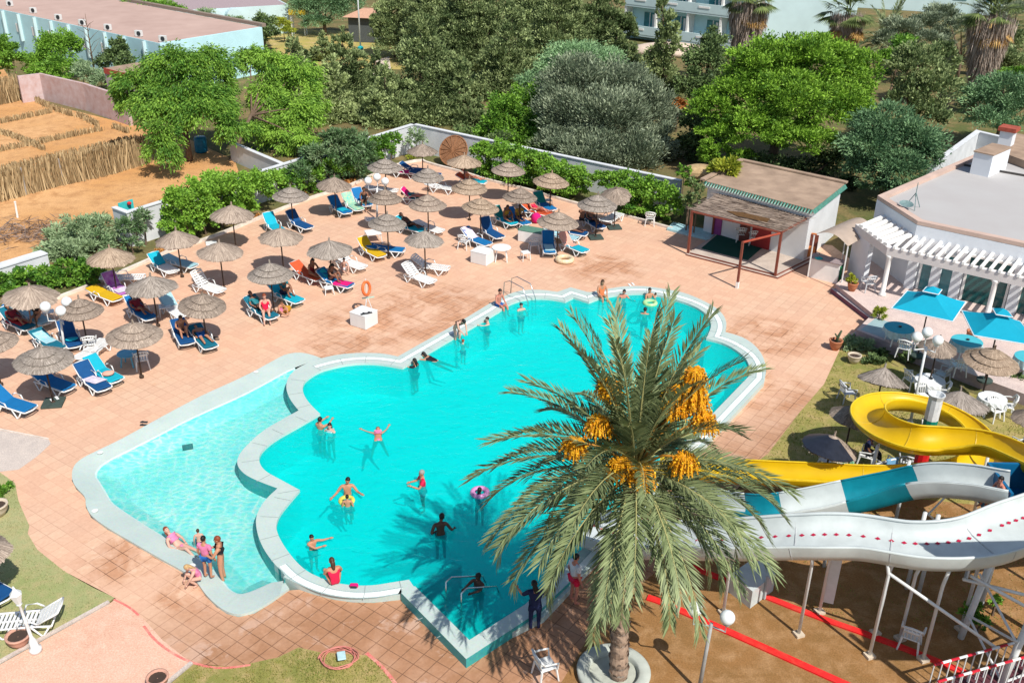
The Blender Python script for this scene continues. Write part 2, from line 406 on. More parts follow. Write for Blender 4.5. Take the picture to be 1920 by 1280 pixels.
def tri3(loops):
    bm = bmesh.new()
    for lp in loops:
        vs = [bm.verts.new(p) for p in lp]
        for i in range(len(vs)): bm.edges.new((vs[i], vs[(i+1) % len(vs)]))
    bmesh.ops.triangle_fill(bm, use_beauty=True, use_dissolve=False, edges=list(bm.edges), normal=(0, 0, 1))
    bm.verts.index_update()
    v = [x.co[:] for x in bm.verts]
    f = [[x.index for x in fc.verts][::(1 if fc.normal.z > 0 else -1)] for fc in bm.faces]
    bm.free(); return v, f
# ------------------------------------------------------------------ pool materials
def coping_mat():
    m, nt, b = newmat('pool_coping_mosaic'); co = coords(nt)
    vo = N(nt, 'ShaderNodeTexVoronoi', feature='F1', distance='CHEBYCHEV'); L(nt, co, vo.inputs['Vector']); vo.inputs['Scale'].default_value = 22.0; vo.inputs['Randomness'].default_value = 0.15
    n1 = noise(nt, 0.9, 5, 0.6, co)
    c = mix(nt, ramp(nt, n1, [(0.35, 0), (0.7, 1)]), (0.47,0.55,0.51), (0.41,0.50,0.47))
    c = mix(nt, 0.05, c, vo.outputs['Color'], 'OVERLAY')
    n2 = noise(nt, 3.0, 5, 0.7, co, 0.5)
    c = mix(nt, ramp(nt, n2, [(0.62, 0), (0.78, 0.5)]), c, (0.36,0.36,0.30))
    L(nt, c, b.inputs['Base Color']); b.inputs['Roughness'].default_value = 0.55
    bump(nt, b, vo.outputs['Distance'], 0.15, 0.004); return m
def basin_mat(name, c1, c2, s=14.0):
    m, nt, b = newmat(name); co = coords(nt)
    vo = N(nt, 'ShaderNodeTexVoronoi', feature='F1', distance='CHEBYCHEV'); L(nt, co, vo.inputs['Vector']); vo.inputs['Scale'].default_value = s; vo.inputs['Randomness'].default_value = 0.1
    c = mix(nt, noise(nt, 0.5, 4, 0.6, co), c1, c2)
    c = mix(nt, 0.12, c, vo.outputs['Color'], 'OVERLAY')
    L(nt, c, b.inputs['Base Color']); b.inputs['Roughness'].default_value = 0.5; return m
def water_mat(name, tint_lo, tint_hi, scale, body, body_col, bumpd=0.03, dark=0.0):
    """clear water: tinted transmission with rippling light lines painted into it, a little suspended blue, sky reflection"""
    m, nt, b = newmat(name); nt.nodes.remove(b); out = nt.nodes['Material Output']
    co = coords(nt)
    n0 = noise(nt, scale*0.55, 3, 0.5, co)
    wv = N(nt, 'ShaderNodeVectorMath', operation='MULTIPLY_ADD'); 
    nn = N(nt, 'ShaderNodeTexNoise'); L(nt, co, nn.inputs['Vector']); nn.inputs['Scale'].default_value = scale*0.8; nn.inputs['Detail'].default_value = 3
    L(nt, nn.outputs['Color'], wv.inputs[0]); wv.inputs[1].default_value = (0.55/scale*2.2,)*3; L(nt, co, wv.inputs[2])
    st = N(nt, 'ShaderNodeMapping'); L(nt, wv.outputs[0], st.inputs[0]); st.inputs['Rotation'].default_value = (0, 0, R(20)); st.inputs['Scale'].default_value = (1.0, 1.7, 1.0)
    vo = N(nt, 'ShaderNodeTexVoronoi', feature='DISTANCE_TO_EDGE'); L(nt, st.outputs[0], vo.inputs['Vector']); vo.inputs['Scale'].default_value = scale
    r = ramp(nt, vo.outputs['Distance'], [(0.0, 1.0), (0.09, 0.40), (0.32, 0.0)])
    sel = ramp(nt, noise(nt, 0.25, 3, 0.5, co), [(0.35, 0.30), (0.60, 1.0)])
    f = N(nt, 'ShaderNodeMath', operation='MULTIPLY'); L(nt, r, f.inputs[0]); L(nt, sel, f.inputs[1])
    tint = mix(nt, f.outputs[0], tint_lo, tint_hi)  # paler lines in the tint imitate light focused by ripples
    tr = nt.nodes.new('ShaderNodeBsdfTransparent'); L(nt, tint, tr.inputs[0])
    df = nt.nodes.new('ShaderNodeBsdfDiffuse'); df.inputs[0].default_value = c4(body_col)
    m1 = nt.nodes.new('ShaderNodeMixShader'); m1.inputs[0].default_value = body; L(nt, tr.outputs[0], m1.inputs[1]); L(nt, df.outputs[0], m1.inputs[2])
    gl = nt.nodes.new('ShaderNodeBsdfGlossy'); gl.inputs['Roughness'].default_value = 0.03
    fr = nt.nodes.new('ShaderNodeFresnel'); fr.inputs[0].default_value = 1.33
    bp = nt.nodes.new('ShaderNodeBump'); bp.inputs['Strength'].default_value = 0.5; bp.inputs['Distance'].default_value = bumpd
    hn = noise(nt, scale*0.9, 4, 0.6, st.outputs[0], 0.3); L(nt, hn, bp.inputs['Height'])
    L(nt, bp.outputs[0], gl.inputs['Normal']); L(nt, bp.outputs[0], fr.inputs['Normal'])
    m2 = nt.nodes.new('ShaderNodeMixShader'); L(nt, fr.outputs[0], m2.inputs[0]); L(nt, m1.outputs[0], m2.inputs[1]); L(nt, gl.outputs[0], m2.inputs[2])
    L(nt, m2.outputs[0], out.inputs[0]); return m
COPING = coping_mat()
TURQ = basin_mat('turquoise_mosaic', (0.008,0.70,0.69), (0.010,0.74,0.72))
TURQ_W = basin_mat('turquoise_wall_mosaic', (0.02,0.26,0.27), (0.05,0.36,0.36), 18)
PALEF = basin_mat('pale_paddling_floor', (0.47,0.66,0.62), (0.54,0.70,0.655), 10)
WATER = water_mat('pool_water', (0.04,0.96,0.965), (0.50,1.0,1.0), 1.6, 0.40, (0.0,0.69,0.675), 0.11)
WATER2 = water_mat('paddling_water', (0.47,0.93,0.95), (1.0,1.0,1.0), 2.4, 0.04, (0.05,0.66,0.66), 0.05)
# ------------------------------------------------------------------ swimming pool
b = MB()
pts_in = flat(ring_in, ZC)
v, f = tri(flat(ring_out, ZC), [flat(ring_in, ZC)], ZC); b.add(v, f, 0)
for i in range(len(ring_out)):
    p, q = ring_out[i], ring_out[(i+1) % len(ring_out)]
    if p.x < -6.3 and q.x < -6.3 and 22.75 < (p.y+q.y)/2 < 35.6: continue
    b.add([(p.x,p.y,-0.4),(q.x,q.y,-0.4),(q.x,q.y,ZC),(p.x,p.y,ZC)], [(0,1,2,3)], 0)
for i in range(len(ring_in)):
    p, q = ring_in[i], ring_in[(i+1) % len(ring_in)]
    b.add([(p.x,p.y,-0.02),(q.x,q.y,-0.02),(q.x,q.y,ZC),(p.x,p.y,ZC)], [(0,3,2,1)], 0)
tag(b.build('pool_coping', COPING, recalc=False), kind='structure')
b = MB(); FL = -1.25
v, f = tri(flat(ring_in, FL), [], FL); b.add(v, f, 0)
for i in range(len(ring_in)):
    p, q = ring_in[i], ring_in[(i+1) % len(ring_in)]
    b.add([(p.x,p.y,FL),(q.x,q.y,FL),(q.x,q.y,-0.02),(p.x,p.y,-0.02)], [(0,3,2,1)], 0)
tag(b.build('pool_basin', TURQ, recalc=False), kind='structure')
b = MB(); v, f = tri(flat(ring_in, ZW), [], ZW); b.add(v, f); tag(b.build('pool_water', WATER, recalc=False), kind='structure')
# overflow gutter: two thin grooves of darker grating round the swimming pool
GUT = mat('gutter_grating', (0.80,0.84,0.80), 0.5, 0.1, 20)
GUTD = mat('gutter_slot', (0.36,0.47,0.46), 0.6, 0.3, 30)
def ring_strip(ring, idx, d0, d1, z, mi, mb):
    o0 = offset_poly(ring, d0); o1 = offset_poly(ring, d1)
    for i in idx:
        j = (i+1) % len(ring)
        mb.add([(o0[i].x,o0[i].y,z),(o0[j].x,o0[j].y,z),(o1[j].x,o1[j].y,z),(o1[i].x,o1[i].y,z)], [(0,1,2,3)], mi)
area = sum(ring_in[i-1].x*ring_in[i].y-ring_in[i].x*ring_in[i-1].y for i in range(len(ring_in)))
sg = 1.0 if area > 0 else -1.0
def near_ring(i, a, bb):
    p = ring_in[i]; return a(p)
b = MB()
P_low = G(560,1060,ZC)
cornerL = G(746,668,ZC)
idx = [i for i in range(len(ring_in)) if (ring_in[i].y > 34.0 and ring_in[i].x > -9.0 and (ring_in[i].x > -5.5 or ring_in[i].y > 34.4)) or (ring_in[i].y < 23.6 and ring_in[i].y > 21.6 and -6.2 < ring_in[i].x < -2.7)]
ring_strip(ring_in, idx, sg*0.26, sg*0.30, ZC+0.004, 1, b); ring_strip(ring_in, idx, sg*0.304, sg*0.50, ZC+0.004, 0, b); ring_strip(ring_in, idx, sg*0.504, sg*0.54, ZC+0.004, 1, b)
tag(b.build('pool_gutter', [GUT, GUTD]), kind='structure')
JO = mat('coping_joint', (0.30,0.36,0.35), 0.8)
b = MB(); acc = 0.0; o1 = offset_poly(ring_in, sg*0.58)
for i in range(len(ring_in)):
    p, q = ring_in[i], ring_in[(i+1) % len(ring_in)]; d = (q-p); acc += d.length
    if acc > 0.9:
        acc = 0.0; t_ = V_(d); a_, c_ = V_2(p), o1[i]
        if (c_-a_).length < 0.9: b.add([(a_.x-t_.x*.012,a_.y-t_.y*.012,ZC+.0055),(a_.x+t_.x*.012,a_.y+t_.y*.012,ZC+.0055),(c_.x+t_.x*.012,c_.y+t_.y*.012,ZC+.0055),(c_.x-t_.x*.012,c_.y-t_.y*.012,ZC+.0055)], [(0,1,2,3)])
tag(b.build('coping_joints', JO), kind='structure')
# corner basin: raised turquoise parapet with white tops
def wall_run(mb, pts, w, z0, z1, mi_top=0, mi_side=1):
    """wall of width w standing to the right of the polyline"""
    P = [Vector((p[0], p[1], 0)) for p in pts]; n = len(P); Q = []
    for i in range(n):
        t1 = (P[i]-P[i-1]).normalized() if i else None
        t2 = (P[i+1]-P[i]).normalized() if i < n-1 else None
        t1 = t1 or t2; t2 = t2 or t1
        m = Vector((t1.y+t2.y, -t1.x-t2.x, 0)).normalized(); k = m.dot(Vector((t1.y, -t1.x, 0)))
        Q.append(P[i]+m*w/max(k, 0.4))
    for i in range(n-1):
        a, c, d, e = P[i], P[i+1], Q[i+1], Q[i]
        mb.add([(a.x,a.y,z1),(c.x,c.y,z1),(d.x,d.y,z1),(e.x,e.y,z1)], [(0,1,2,3)], mi_top)
        mb.add([(a.x,a.y,z0),(c.x,c.y,z0),(c.x,c.y,z1),(a.x,a.y,z1)], [(0,1,2,3)], mi_side)
        mb.add([(e.x,e.y,z0),(d.x,d.y,z0),(d.x,d.y,z1),(e.x,e.y,z1)], [(0,3,2,1)], mi_side)
    for a, e in ((P[0], Q[0]), (P[-1], Q[-1])):
        mb.add([(a.x,a.y,z0),(e.x,e.y,z0),(e.x,e.y,z1),(a.x,a.y,z1)], [(0,1,2,3)], mi_side)
b = MB()
b_in = [G(778,1098,ZB), G(880,1199,ZB), G(985,1132,ZB), G(1060,1062,ZB)]
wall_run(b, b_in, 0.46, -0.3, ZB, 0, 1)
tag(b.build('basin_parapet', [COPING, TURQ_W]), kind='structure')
b = MB()   # drowned wall between the corner basin and the pool, and the entry steps
p0, p1 = G(772,1098,0), G(850,1048,0); t = (p1-p0).normalized(); s_ = Vector((t.y, -t.x, 0))
wall_run(b, [p0, p1], 0.35, FL+0.005, -0.05, 0, 1)
q0, q1 = G(782,1105,0.1), G(880,1199,0.1); tq = (q1-q0).normalized(); nq = Vector((-tq.y, tq.x, 0))
for k, (zz, w) in enumerate(((-0.25, 0.4), (-0.55, 0.8), (-0.85, 1.2))):
    a = q1+nq*0.01; 
    c0 = a-tq*1.5
    b.prism([c0, a, a+nq*w, c0+nq*w][::1], FL+0.006, zz, 0, 0)
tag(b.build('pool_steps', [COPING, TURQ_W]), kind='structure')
# ------------------------------------------------------------------ divider face and paddling pool
b = MB()
dvs = [Vector((p.x, p.y, 0)) for p in smooth_closed([G(x,y,ZC) for x,y in div_out_px], {0, 1, 7, 15, len(div_out_px)-1}, 2)]
dvs = dvs[:len(dvs)]
for i in range(len(dvs)-1):
    p, q = dvs[i], dvs[i+1]
    b.add([(p.x,p.y,-0.5),(q.x,q.y,-0.5),(q.x,q.y,ZC),(p.x,p.y,ZC)], [(0,1,2,3)], 0)
area = sum(pad_in[i-1].x*pad_in[i].y-pad_in[i].x*pad_in[i-1].y for i in range(len(pad_in)))
b2 = MB()
pin = [Vector((p.x, p.y, -0.02)) for p in pad_in]
padw = pad_water
v, f = tri(flat(padw, -0.40), [], -0.40); b2.add(v, f, 0)
tag(b2.build('paddling_floor', PALEF, recalc=False), kind='structure')
b2 = MB()
n_in = len(pad_in)
# rim: outer polyline at 0.08, inner waterline at -0.02
ro = [Vector((p.x, p.y, 0.08)) for p in pad_out]
open_in = [Vector((p.x, p.y, -0.03)) for p in smooth_closed(pad_in, {0, n_in-1}, 1)]
# rotate so that the smoothed open polyline keeps its ends
ring = ro+open_in[::-1]
v, f = tri3([ring]); b2.add(v, f, 0)
for i in range(len(ro)-1):
    p, q = ro[i], ro[i+1]; b2.add([(p.x,p.y,-0.3),(q.x,q.y,-0.3),(q.x,q.y,0.08),(p.x,p.y,0.08)], [(0,1,2,3)], 0)
# sloping apron below the waterline
sgp = -1.0
ctr = Vector((sum(p.x for p in pad_in)/n_in+2.5, sum(p.y for p in pad_in)/n_in, 0))
oi = open_in
ap = []
for i, p in enumerate(oi):
    a = oi[max(i-1, 0)]; c = oi[min(i+1, len(oi)-1)]; t = (c-a); nrm = Vector((t.y, -t.x, 0)).normalized()
    if nrm.dot(ctr-p) < 0: nrm = -nrm
    ap.append(Vector((p.x, p.y, 0))+nrm*0.75)
for i in range(len(oi)-1):
    p, q, r_, s2 = oi[i], oi[i+1], ap[i+1], ap[i]
    b2.add([(p.x,p.y,-0.03),(q.x,q.y,-0.03),(r_.x,r_.y,-0.43),(s2.x,s2.y,-0.43)], [(0,1,2,3)], 1)
tag(b2.build('paddling_rim', [COPING, PALEF]), kind='structure')
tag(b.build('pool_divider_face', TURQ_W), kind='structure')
b = MB(); v, f = tri(flat(padw, ZS), [], ZS); b.add(v, f); tag(b.build('paddling_water', WATER2, recalc=False), kind='structure')
# floor drain in the paddling pool
# ------------------------------------------------------------------ sheets of ground
sheet('sand_lot', poly([(-900,420),(-400,200),(0,120),(45,185),(240,232),(330,250),(440,300),(450,330),(300,385),(200,420),(60,480),(0,505),(-60,520)], 0), -0.012, SAND)
sheet('lawn', poly([(-150,870),(0,885),(28,905),(35,940),(55,985),(52,1000),(70,1030),(120,1070),(172,1100),(215,1120),(203,1130),(-60,1275),(-300,1400),(-400,1000)], 0), 0.004, LAWN2)
sheet('pink_path', poly([(203,1133),(218,1122),(270,1160),(305,1200),(360,1243),(318,1280),(200,1400),(-300,1440),(-62,1280)], 0), 0.008, PINK)
sheet('lawn', poly([(362,1245),(440,1249),(520,1232),(560,1213),(600,1222),(692,1228),(720,1250),(745,1280),(780,1330),(700,1420),(240,1420),(318,1283)], 0), 0.004, LAWN)
sheet('lawn', poly([(1575,655),(1620,640),(1700,690),(1960,790),(2150,850),(2150,960),(1960,960),(1440,905),(1400,880),(1440,850),(1500,772),(1545,720)], 0), 0.004, LAWN)
sheet('earth', poly([(1375,922),(1440,900),(1700,930),(1960,950),(2200,1100),(2200,1500),(1000,1500),(1040,1300),(1105,1190),(1195,1100),(1280,1030)], 0), 0.0, DIRT)
sheet('concrete_pad', poly([(-150,780),(0,806),(92,824),(95,832),(70,855),(35,880),(0,884),(-150,868)], 0), 0.004, CONC)
REDP = ground_mat('red_line_paint', (0.75,0.02,0.02), (0.68,0.03,0.03), (0.60,0.06,0.04), 0.5, 3.0, 30.0, 0.05)
REDW = ground_mat('worn_red_paint', (0.62,0.12,0.11), (0.62,0.22,0.18), (0.64,0.34,0.26), 0.6, 3.0, 20.0, 0.05)
def stripe(name, px, w, z, m, h=0.0):
    P = poly(px, 0); b = MB()
    P = [p for p in P]
    # round the polyline
    Q = [P[0]]
    for i in range(1, len(P)-1): Q += [P[i].lerp(P[i-1], 0.25), P[i].lerp(P[i+1], 0.25)]
    Q.append(P[-1])
    wall_run(b, Q, w, -0.02, z, 0, 0)
    return tag(b.build(name, m), kind='structure')
stripe('red_kerb', [(1216,1116),(1236,1122),(1330,1163),(1440,1212),(1580,1275),(1680,1320)], 0.22, 0.05, REDP)
stripe('red_kerb', [(1300,1060),(1420,1108),(1520,1148),(1640,1190),(1770,1240),(1850,1275)], 0.20, 0.05, REDP)
stripe('kerb_paint', [(215,1122),(245,1137),(262,1152)], 0.06, 0.012, REDW)
stripe('kerb_paint', [(272,1172),(290,1196),(320,1220),(355,1238),(395,1249),(430,1250),(470,1244)], 0.07, 0.012, REDW)
stripe('kerb_paint', [(690,1222),(716,1244),(742,1275),(765,1310)], 0.10, 0.012, REDW)
stripe('kerb', [(206,1130),(120,1177),(0,1243),(-60,1278)], 0.10, 0.05, CONC)
stripe('kerb', [(362,1244),(318,1280),(290,1305)], 0.10, 0.05, CONC)
WHITE = mat('white_limewash', (0.80,0.79,0.76), 0.8, 0.10, 2.0, 0.1)
KERBW = mat('weathered_kerb', (0.70,0.62,0.54), 0.8, 0.25, 3.0, 0.1)
stripe('kerb', [(-90,640),(0,592),(90,566),(163,538)], 0.16, 0.14, KERBW)
stripe('kerb', [(187,528),(275,490),(320,470)], 0.16, 0.14, KERBW)
stripe('kerb', [(320,470),(385,450),(465,418)], 0.16, 0.14, KERBW)
stripe('kerb', [(465,418),(515,397),(580,372),(640,355),(690,333),(735,312)], 0.16, 0.14, KERBW)
stripe('kerb', [(735,312),(790,300),(803,307),(873,325),(913,338),(993,357),(1027,367),(1082,383),(1162,402),(1208,415),(1262,430)], 0.16, 0.14, KERBW)
stripe('kerb', [(-60,792),(0,804),(92,822)], 0.05, 0.03, KERBW)
# ================================================================== walls and buildings
V3 = Vector
def dirv(a): return V3((math.cos(R(a)), math.sin(R(a)), 0))
WALLM = mat('whitewashed_wall', (0.62,0.64,0.66), 0.85, 0.14, 1.2, 0.15)
AQUA = mat('aqua_limewash', (0.48,0.73,0.78), 0.8, 0.10, 0.6, 0.1)
AQUAL = mat('pale_aqua_limewash', (0.52,0.66,0.67), 0.8, 0.08, 0.5, 0.1)
ROOFT = mat('pink_roof_screed', (0.50,0.355,0.30), 0.9, 0.2, 0.35, 0.2, col2=(0.41,0.28,0.235))
TANR = mat('weathered_tan_screed', (0.42,0.30,0.215), 0.9, 0.3, 1.1, 0.3, col2=(0.25,0.175,0.125))
GREYR = mat('grey_roof_membrane', (0.43,0.42,0.41), 0.85, 0.15, 0.45, 0.15, col2=(0.405,0.385,0.375))
TEALG = mat('dark_teal_glass', (0.015,0.10,0.10), 0.12, 0.3, 1.5, 0, spec=0.6)
GLASSB = mat('aqua_window_glass', (0.05,0.22,0.25), 0.15, 0.3, 1.0, 0, spec=0.6)
RUST = mat('red_brown_steel', (0.20,0.055,0.035), 0.6, 0.3, 5.0)
WOODD = mat('dark_pole_wood', (0.055,0.035,0.025), 0.7, 0.3, 8.0)
BRICKP = mat('pink_breeze_block', (0.46,0.30,0.27), 0.9, 0.3, 2.0, 0.4, col2=(0.56,0.46,0.46))
REEDM = mat('dry_reed', (0.50,0.36,0.19), 0.9, 0.35, 4.0, 0.3, col2=(0.30,0.20,0.10))
METALW = mat('white_painted_steel', (0.66,0.68,0.68), 0.4, 0.08, 5.0)
CHROME = mat('polished_steel_rail', (0.62,0.66,0.66), 0.2, 0.05, 5.0, metal=1.0)
W0 = G(775,232,1.8); W0.z = 0
def wall_thing(name, label, pts, h=1.8, w=0.24, m=WALLM, cap=True, group=None):
    t = thing(name, label, 'wall', (pts[0].x, pts[0].y, 0), 0, group); o = V3((pts[0].x, pts[0].y, 0))
    P = [V3((p.x, p.y, 0))-o for p in pts]
    b = MB(); wall_run(b, P, w, -0.1, h, 0, 0); b.build('wall_body', m, t)
    if cap:
        b = MB(); wall_run(b, [p+V3((0,0,0)) for p in P], w+0.05, h+0.003, h+0.06, 0, 0); b.build('coping', m, t)
    return t
dl = dirv(55.3); dr = dirv(-35.6)
WB = G(218,388,1.8); WB.z = 0
wall_thing('boundary_wall', 'long white garden wall behind the left-hand hedges, running back to the far corner', [WB, G(315,357,1.8), G(667,252,1.8), W0][0:1]+[V3((W0.x-dl.x*22.8, W0.y-dl.y*22.8, 0)), W0])
wall_thing('boundary_wall', 'long white garden wall behind the right-hand clipped hedges, from the far corner to the bar hut', [W0+dr*0.01, W0+dr*20.6])
wall_thing('boundary_wall', 'short thick white wall stub at the left edge beside the green hedge', [G(-90,519,.95), G(0,492,.95), G(76,469,.95)], 0.9, 0.6)
wall_thing('boundary_wall', 'low white wall in the dappled shade under the feathery trees', [G(436,266,1.2), G(545,312,1.2)], 1.2)
wall_thing('boundary_wall', 'tall white yard wall behind the restaurant roof at the upper right', [G(1740,310,2.6), G(1830,245,2.6), G(1885,258,2.6)], 2.6, 0.3)
# turquoise sign patch with red on the wall end
t = thing('wall_sign', 'small turquoise board with a red spot on the end of the left garden wall', 'sign', G(228,400,0.9))
b = MB(); b.box((0.35,-0.1,0.35), (0.9,0.05,0.75), R(55)); b.build('board', mat('turquoise_board', (0.05,0.50,0.48), 0.5), t)
b = MB(); b.lathe([(0.02,0),(0.11,0.02),(0.12,0.1),(0.05,0.15)], 10, 0, Matrix.Translation((0.55,-0.1,0.55))); b.build('red_spot', mat('red_plastic', (0.6,0.03,0.03), 0.4), t)
# ---------------------------------------------------------------- bar hut with reed pergola
h = [V3((10.28,51.42,0)), V3((14.93,46.93,0)), V3((17.85,51.3,0)), V3((13.1,55.2,0))]
t = thing('bar_hut', 'flat-roofed white bar hut with a green tiled cornice behind the reed pergola', 'hut', h[0])
o = h[0]; P = [p-o for p in h]
Pin = [p.lerp(sum(P, V3())/4, 0.05) for p in P]
b = MB(); b.prism(Pin, 0, 2.60); b.build('wall_body', mat('hut_limewash', (0.66,0.68,0.69), 0.85, 0.1, 1.0), t)
Pm = [p.lerp(sum(P, V3())/4, 0.015) for p in P]
b = MB(); b.prism(Pm, 2.603, 2.74, bottom=True); b.build('cornice_band', WHITE, t)
# green ridge tiles on the cornice: little half-round tiles along each side
b = MB()
for i in range(4):
    a, c = P[i], P[(i+1) % 4]; ln = (c-a).length; n_ = int(ln/0.17); d = (c-a).normalized(); nr = V3((d.y, -d.x, 0))
    for k in range(n_):
        p = a+d*(k+0.5)*ln/n_
        M = Matrix.Translation((p.x, p.y, 2.75)) @ Matrix(((d.x, nr.x, 0, 0), (d.y, nr.y, 0, 0), (0, 0, 1, 0), (0, 0, 0, 1)))
        b.add([(-.06,.10,0),(.06,.10,0),(.06,-.05,.17),(-.06,-.05,.17),(0,.15,.02),(0,0,.21)], [(0,4,5,3),(4,1,2,5)], 0, M)
gt = b.build('cornice_tiles', mat('green_glazed_tile', (0.02,0.17,0.12), 0.25, 0.4, 6.0, spec=0.6), t)
b = MB(); b.prism(Pm, 2.743, 2.95); b.build('roof', TANR, t)
b = MB(); wall_run(b, [P[2], P[3], P[0]], 0.3, 2.953, 3.05); b.build('roof_kerb', TANR, t)
dd = (P[1]-P[0]).normalized(); nn_ = V3((dd.y, -dd.x, 0))
for s, w, c, nm, z0, hh in ((0.9, 0.5, (0.25,0.05,0.22), 'door', 0.15, 2.0), (3.6, 1.1, (0.33,0.03,0.03), 'shutter', 0.15, 1.6), (2.6, 0.6, (0.16,0.05,0.04), 'door', 0.15, 1.9)):
    p = Pin[0]+dd*s+nn_*0.03
    b = MB(); b.box((p.x, p.y, z0+hh/2), (w, 0.06, hh), math.atan2(dd.y, dd.x)); b.build(nm, mat('door_paint_%d' % int(s*10), c, 0.5), t)
t = thing('roof_lump', 'rounded brown heap of old thatch on the left end of the hut roof', 'thatch heap', G(1312,322,2.6))
b = MB(); b.ball((0,0,0), (1.1,0.7,0.42), 14); b.build('heap', REEDM, t)
# pergola
Q = [V3((9.14,48.13,0)), V3((13.02,45.22,0)), V3((14.88,47.41,0)), V3((10.9,50.9,0))]
t = thing('pergola', 'red-brown steel pergola with a grey reed roof in front of the bar hut', 'pergola', Q[0]); o = Q[0]
for i, p in enumerate(Q):
    b = MB(); b.box((p.x-o.x, p.y-o.y, 1.2), (0.11,0.11,2.4), R(-37)); b.build('post', RUST, t)
for i in range(4):
    a, c = Q[i]-o, Q[(i+1) % 4]-o; b = MB(); b.tube([(a.x,a.y,2.36),(c.x,c.y,2.36)], 0.06, 6); b.build('beam', RUST, t)
# reed mat roof, made of many thin reeds, ragged at the edge
rg = np.random.default_rng(5)
a, c, e, g_ = [Q[i]-o for i in range(4)]
b = MB(); b.add([(a.x,a.y,2.43),(c.x,c.y,2.43),(e.x,e.y,2.45),(g_.x,g_.y,2.45)], [(0,1,2,3)])
n_ = 900; C = []; D = []
for k in range(n_):
    u, v_ = rg.random(), rg.random()
    p = (a*(1-u)+c*u)*(1-v_)+(g_*(1-u)+e*u)*v_
    C.append((p.x, p.y, 2.45+rg.random()*0.03)); D.append(((c-a).x, (c-a).y, 0))
C = np.array(C); D = np.array(D); D /= np.linalg.norm(D, axis=1)[:, None]
Vq = leaves(C, D, 0.9, 0.035, rg, 0.05)
REEDL = leafmat('grey_reed_straw', (0.20,0.15,0.12), (0.46,0.36,0.28), 0.9, 0.0)
mt = b.build('reed_roof', mat('grey_reed_mat', (0.30,0.235,0.19), 0.9, 0.3, 9.0, 0.5), t)
quads_object('loose_reeds', Vq, rg.random(n_), REEDL, mt)
b = MB(); pc = [G(x,y,2.5)-o for x,y in ((1362,395),(1392,398),(1444,410),(1438,417),(1398,408),(1380,404))]
b.add([(p.x,p.y,2.50) for p in pc], [(0,1,2,3,4,5)]); b.build('patch', mat('roof_hole_shade', (0.12,0.06,0.02), 0.9, 0.5, 8.0), t)  # dark sheet stands for the shaded hole in the reed roof
f0 = V3((10.86,43.82,0)); f1 = V3((13.02,45.22,0))
t = thing('steel_frame', 'rusty red gallows-like steel post with an arm to the pergola corner', 'post', f0)
b = MB(); b.box((0,0,0.9+0.3), (0.10,0.10,2.4), R(-37)); b.build('post', RUST, t)
b = MB(); b.box((0,0,0.16), (0.13,0.13,0.32), R(-37)); b.build('foot', WHITE, t)
b = MB(); d_ = f1-f0; b.tube([(0,0,2.36),(d_.x*0.96,d_.y*0.96,2.34)], 0.055, 6); b.build('arm', mat('fresh_red_oxide', (0.33,0.06,0.03), 0.5), t)
# plinth of the pergola: two steps
pl = [G(1286,479,0), G(1458,523,0), G(1545,480,0), G(1365,425,0)]; pl = [V3((p.x,p.y,0)) for p in pl]
b = MB(); b.prism(pl, -0.05, 0.08, 0, 1); cpl = sum(pl, V3())/4
b.prism([p.lerp(cpl, 0.06) for p in pl], 0.08, 0.17, 0, 1)
tag(b.build('pergola_plinth', [mat('worn_plinth_screed', (0.50,0.42,0.36), 0.8, 0.2, 1.5), RUST]), kind='structure')
b = MB(); cp = [G(x,y,0.175) for x,y in ((1314,466),(1348,437),(1395,448),(1442,459),(1425,468),(1402,488),(1360,478))]
b.add([(p.x,p.y,0.176) for p in cp], [tuple(range(7))]); tag(b.build('carpet', mat('dark_green_carpet', (0.004,0.07,0.055), 0.95, 0.2, 12)), 'dark green carpet on the pergola floor', 'carpet')
b = MB(); rp = [V3((p.x,p.y,0)) for p in (G(1250,432,0), G(1262,420,0), G(1345,438,0), G(1330,452,0))]; b.prism(rp, 0, 0.12); tag(b.build('ramp', mat('pale_aqua_paint', (0.36,0.58,0.62), 0.7)), kind='structure')
# bar counter with canvas canopy
t = thing('bar_counter', 'white outdoor bar counter with a turquoise cloth on its corner, beside the green bin', 'counter', G(1512,520,0))
b = MB(); b.box((0.85,-0.1,0.5), (1.5,0.6,1.0), R(-36)); b.build('counter_body', WHITE, t)
b = MB(); b.box((0.85,-0.1,1.03), (1.62,0.72,0.05), R(-36)); b.build('counter_top', mat('mauve_worktop', (0.30,0.24,0.25), 0.5), t)
b = MB(); b.box((0.42,-0.12,1.08), (0.3,0.25,0.05), R(20)); b.build('cloth', mat('turquoise_cloth', (0.01,0.36,0.40), 0.8), t)
t = thing('canvas_canopy', 'beige canvas canopy over the bar counter between hut and restaurant', 'canopy', G(1545,470,0))
cn = [G(x,y,2.3)-G(1545,470,0) for x,y in ((1527,440),(1592,412),(1640,432),(1590,462))]
for p in cn: p.z = 2.3
b = MB(); N_ = 8
for i in range(N_+1):
    for j in range(N_+1):
        u, v_ = i/N_, j/N_; p = (cn[0]*(1-u)+cn[1]*u)*(1-v_)+(cn[3]*(1-u)+cn[2]*u)*v_
        b.v.append((p.x, p.y, 2.3+0.35*math.sin(math.pi*v_)))
for i in range(N_):
    for j in range(N_): b.f.append((i*(N_+1)+j, (i+1)*(N_+1)+j, (i+1)*(N_+1)+j+1, i*(N_+1)+j+1)); b.m.append(0)
b.build('canvas', mat('beige_canvas', (0.47,0.38,0.31), 0.9, 0.12, 2.0, trans=0.2), t, smooth=True)
for p in cn:
    b = MB(); b.tube([(p.x,p.y,0.1),(p.x,p.y,2.28)], 0.035, 6); b.build('pole', METALW, t)
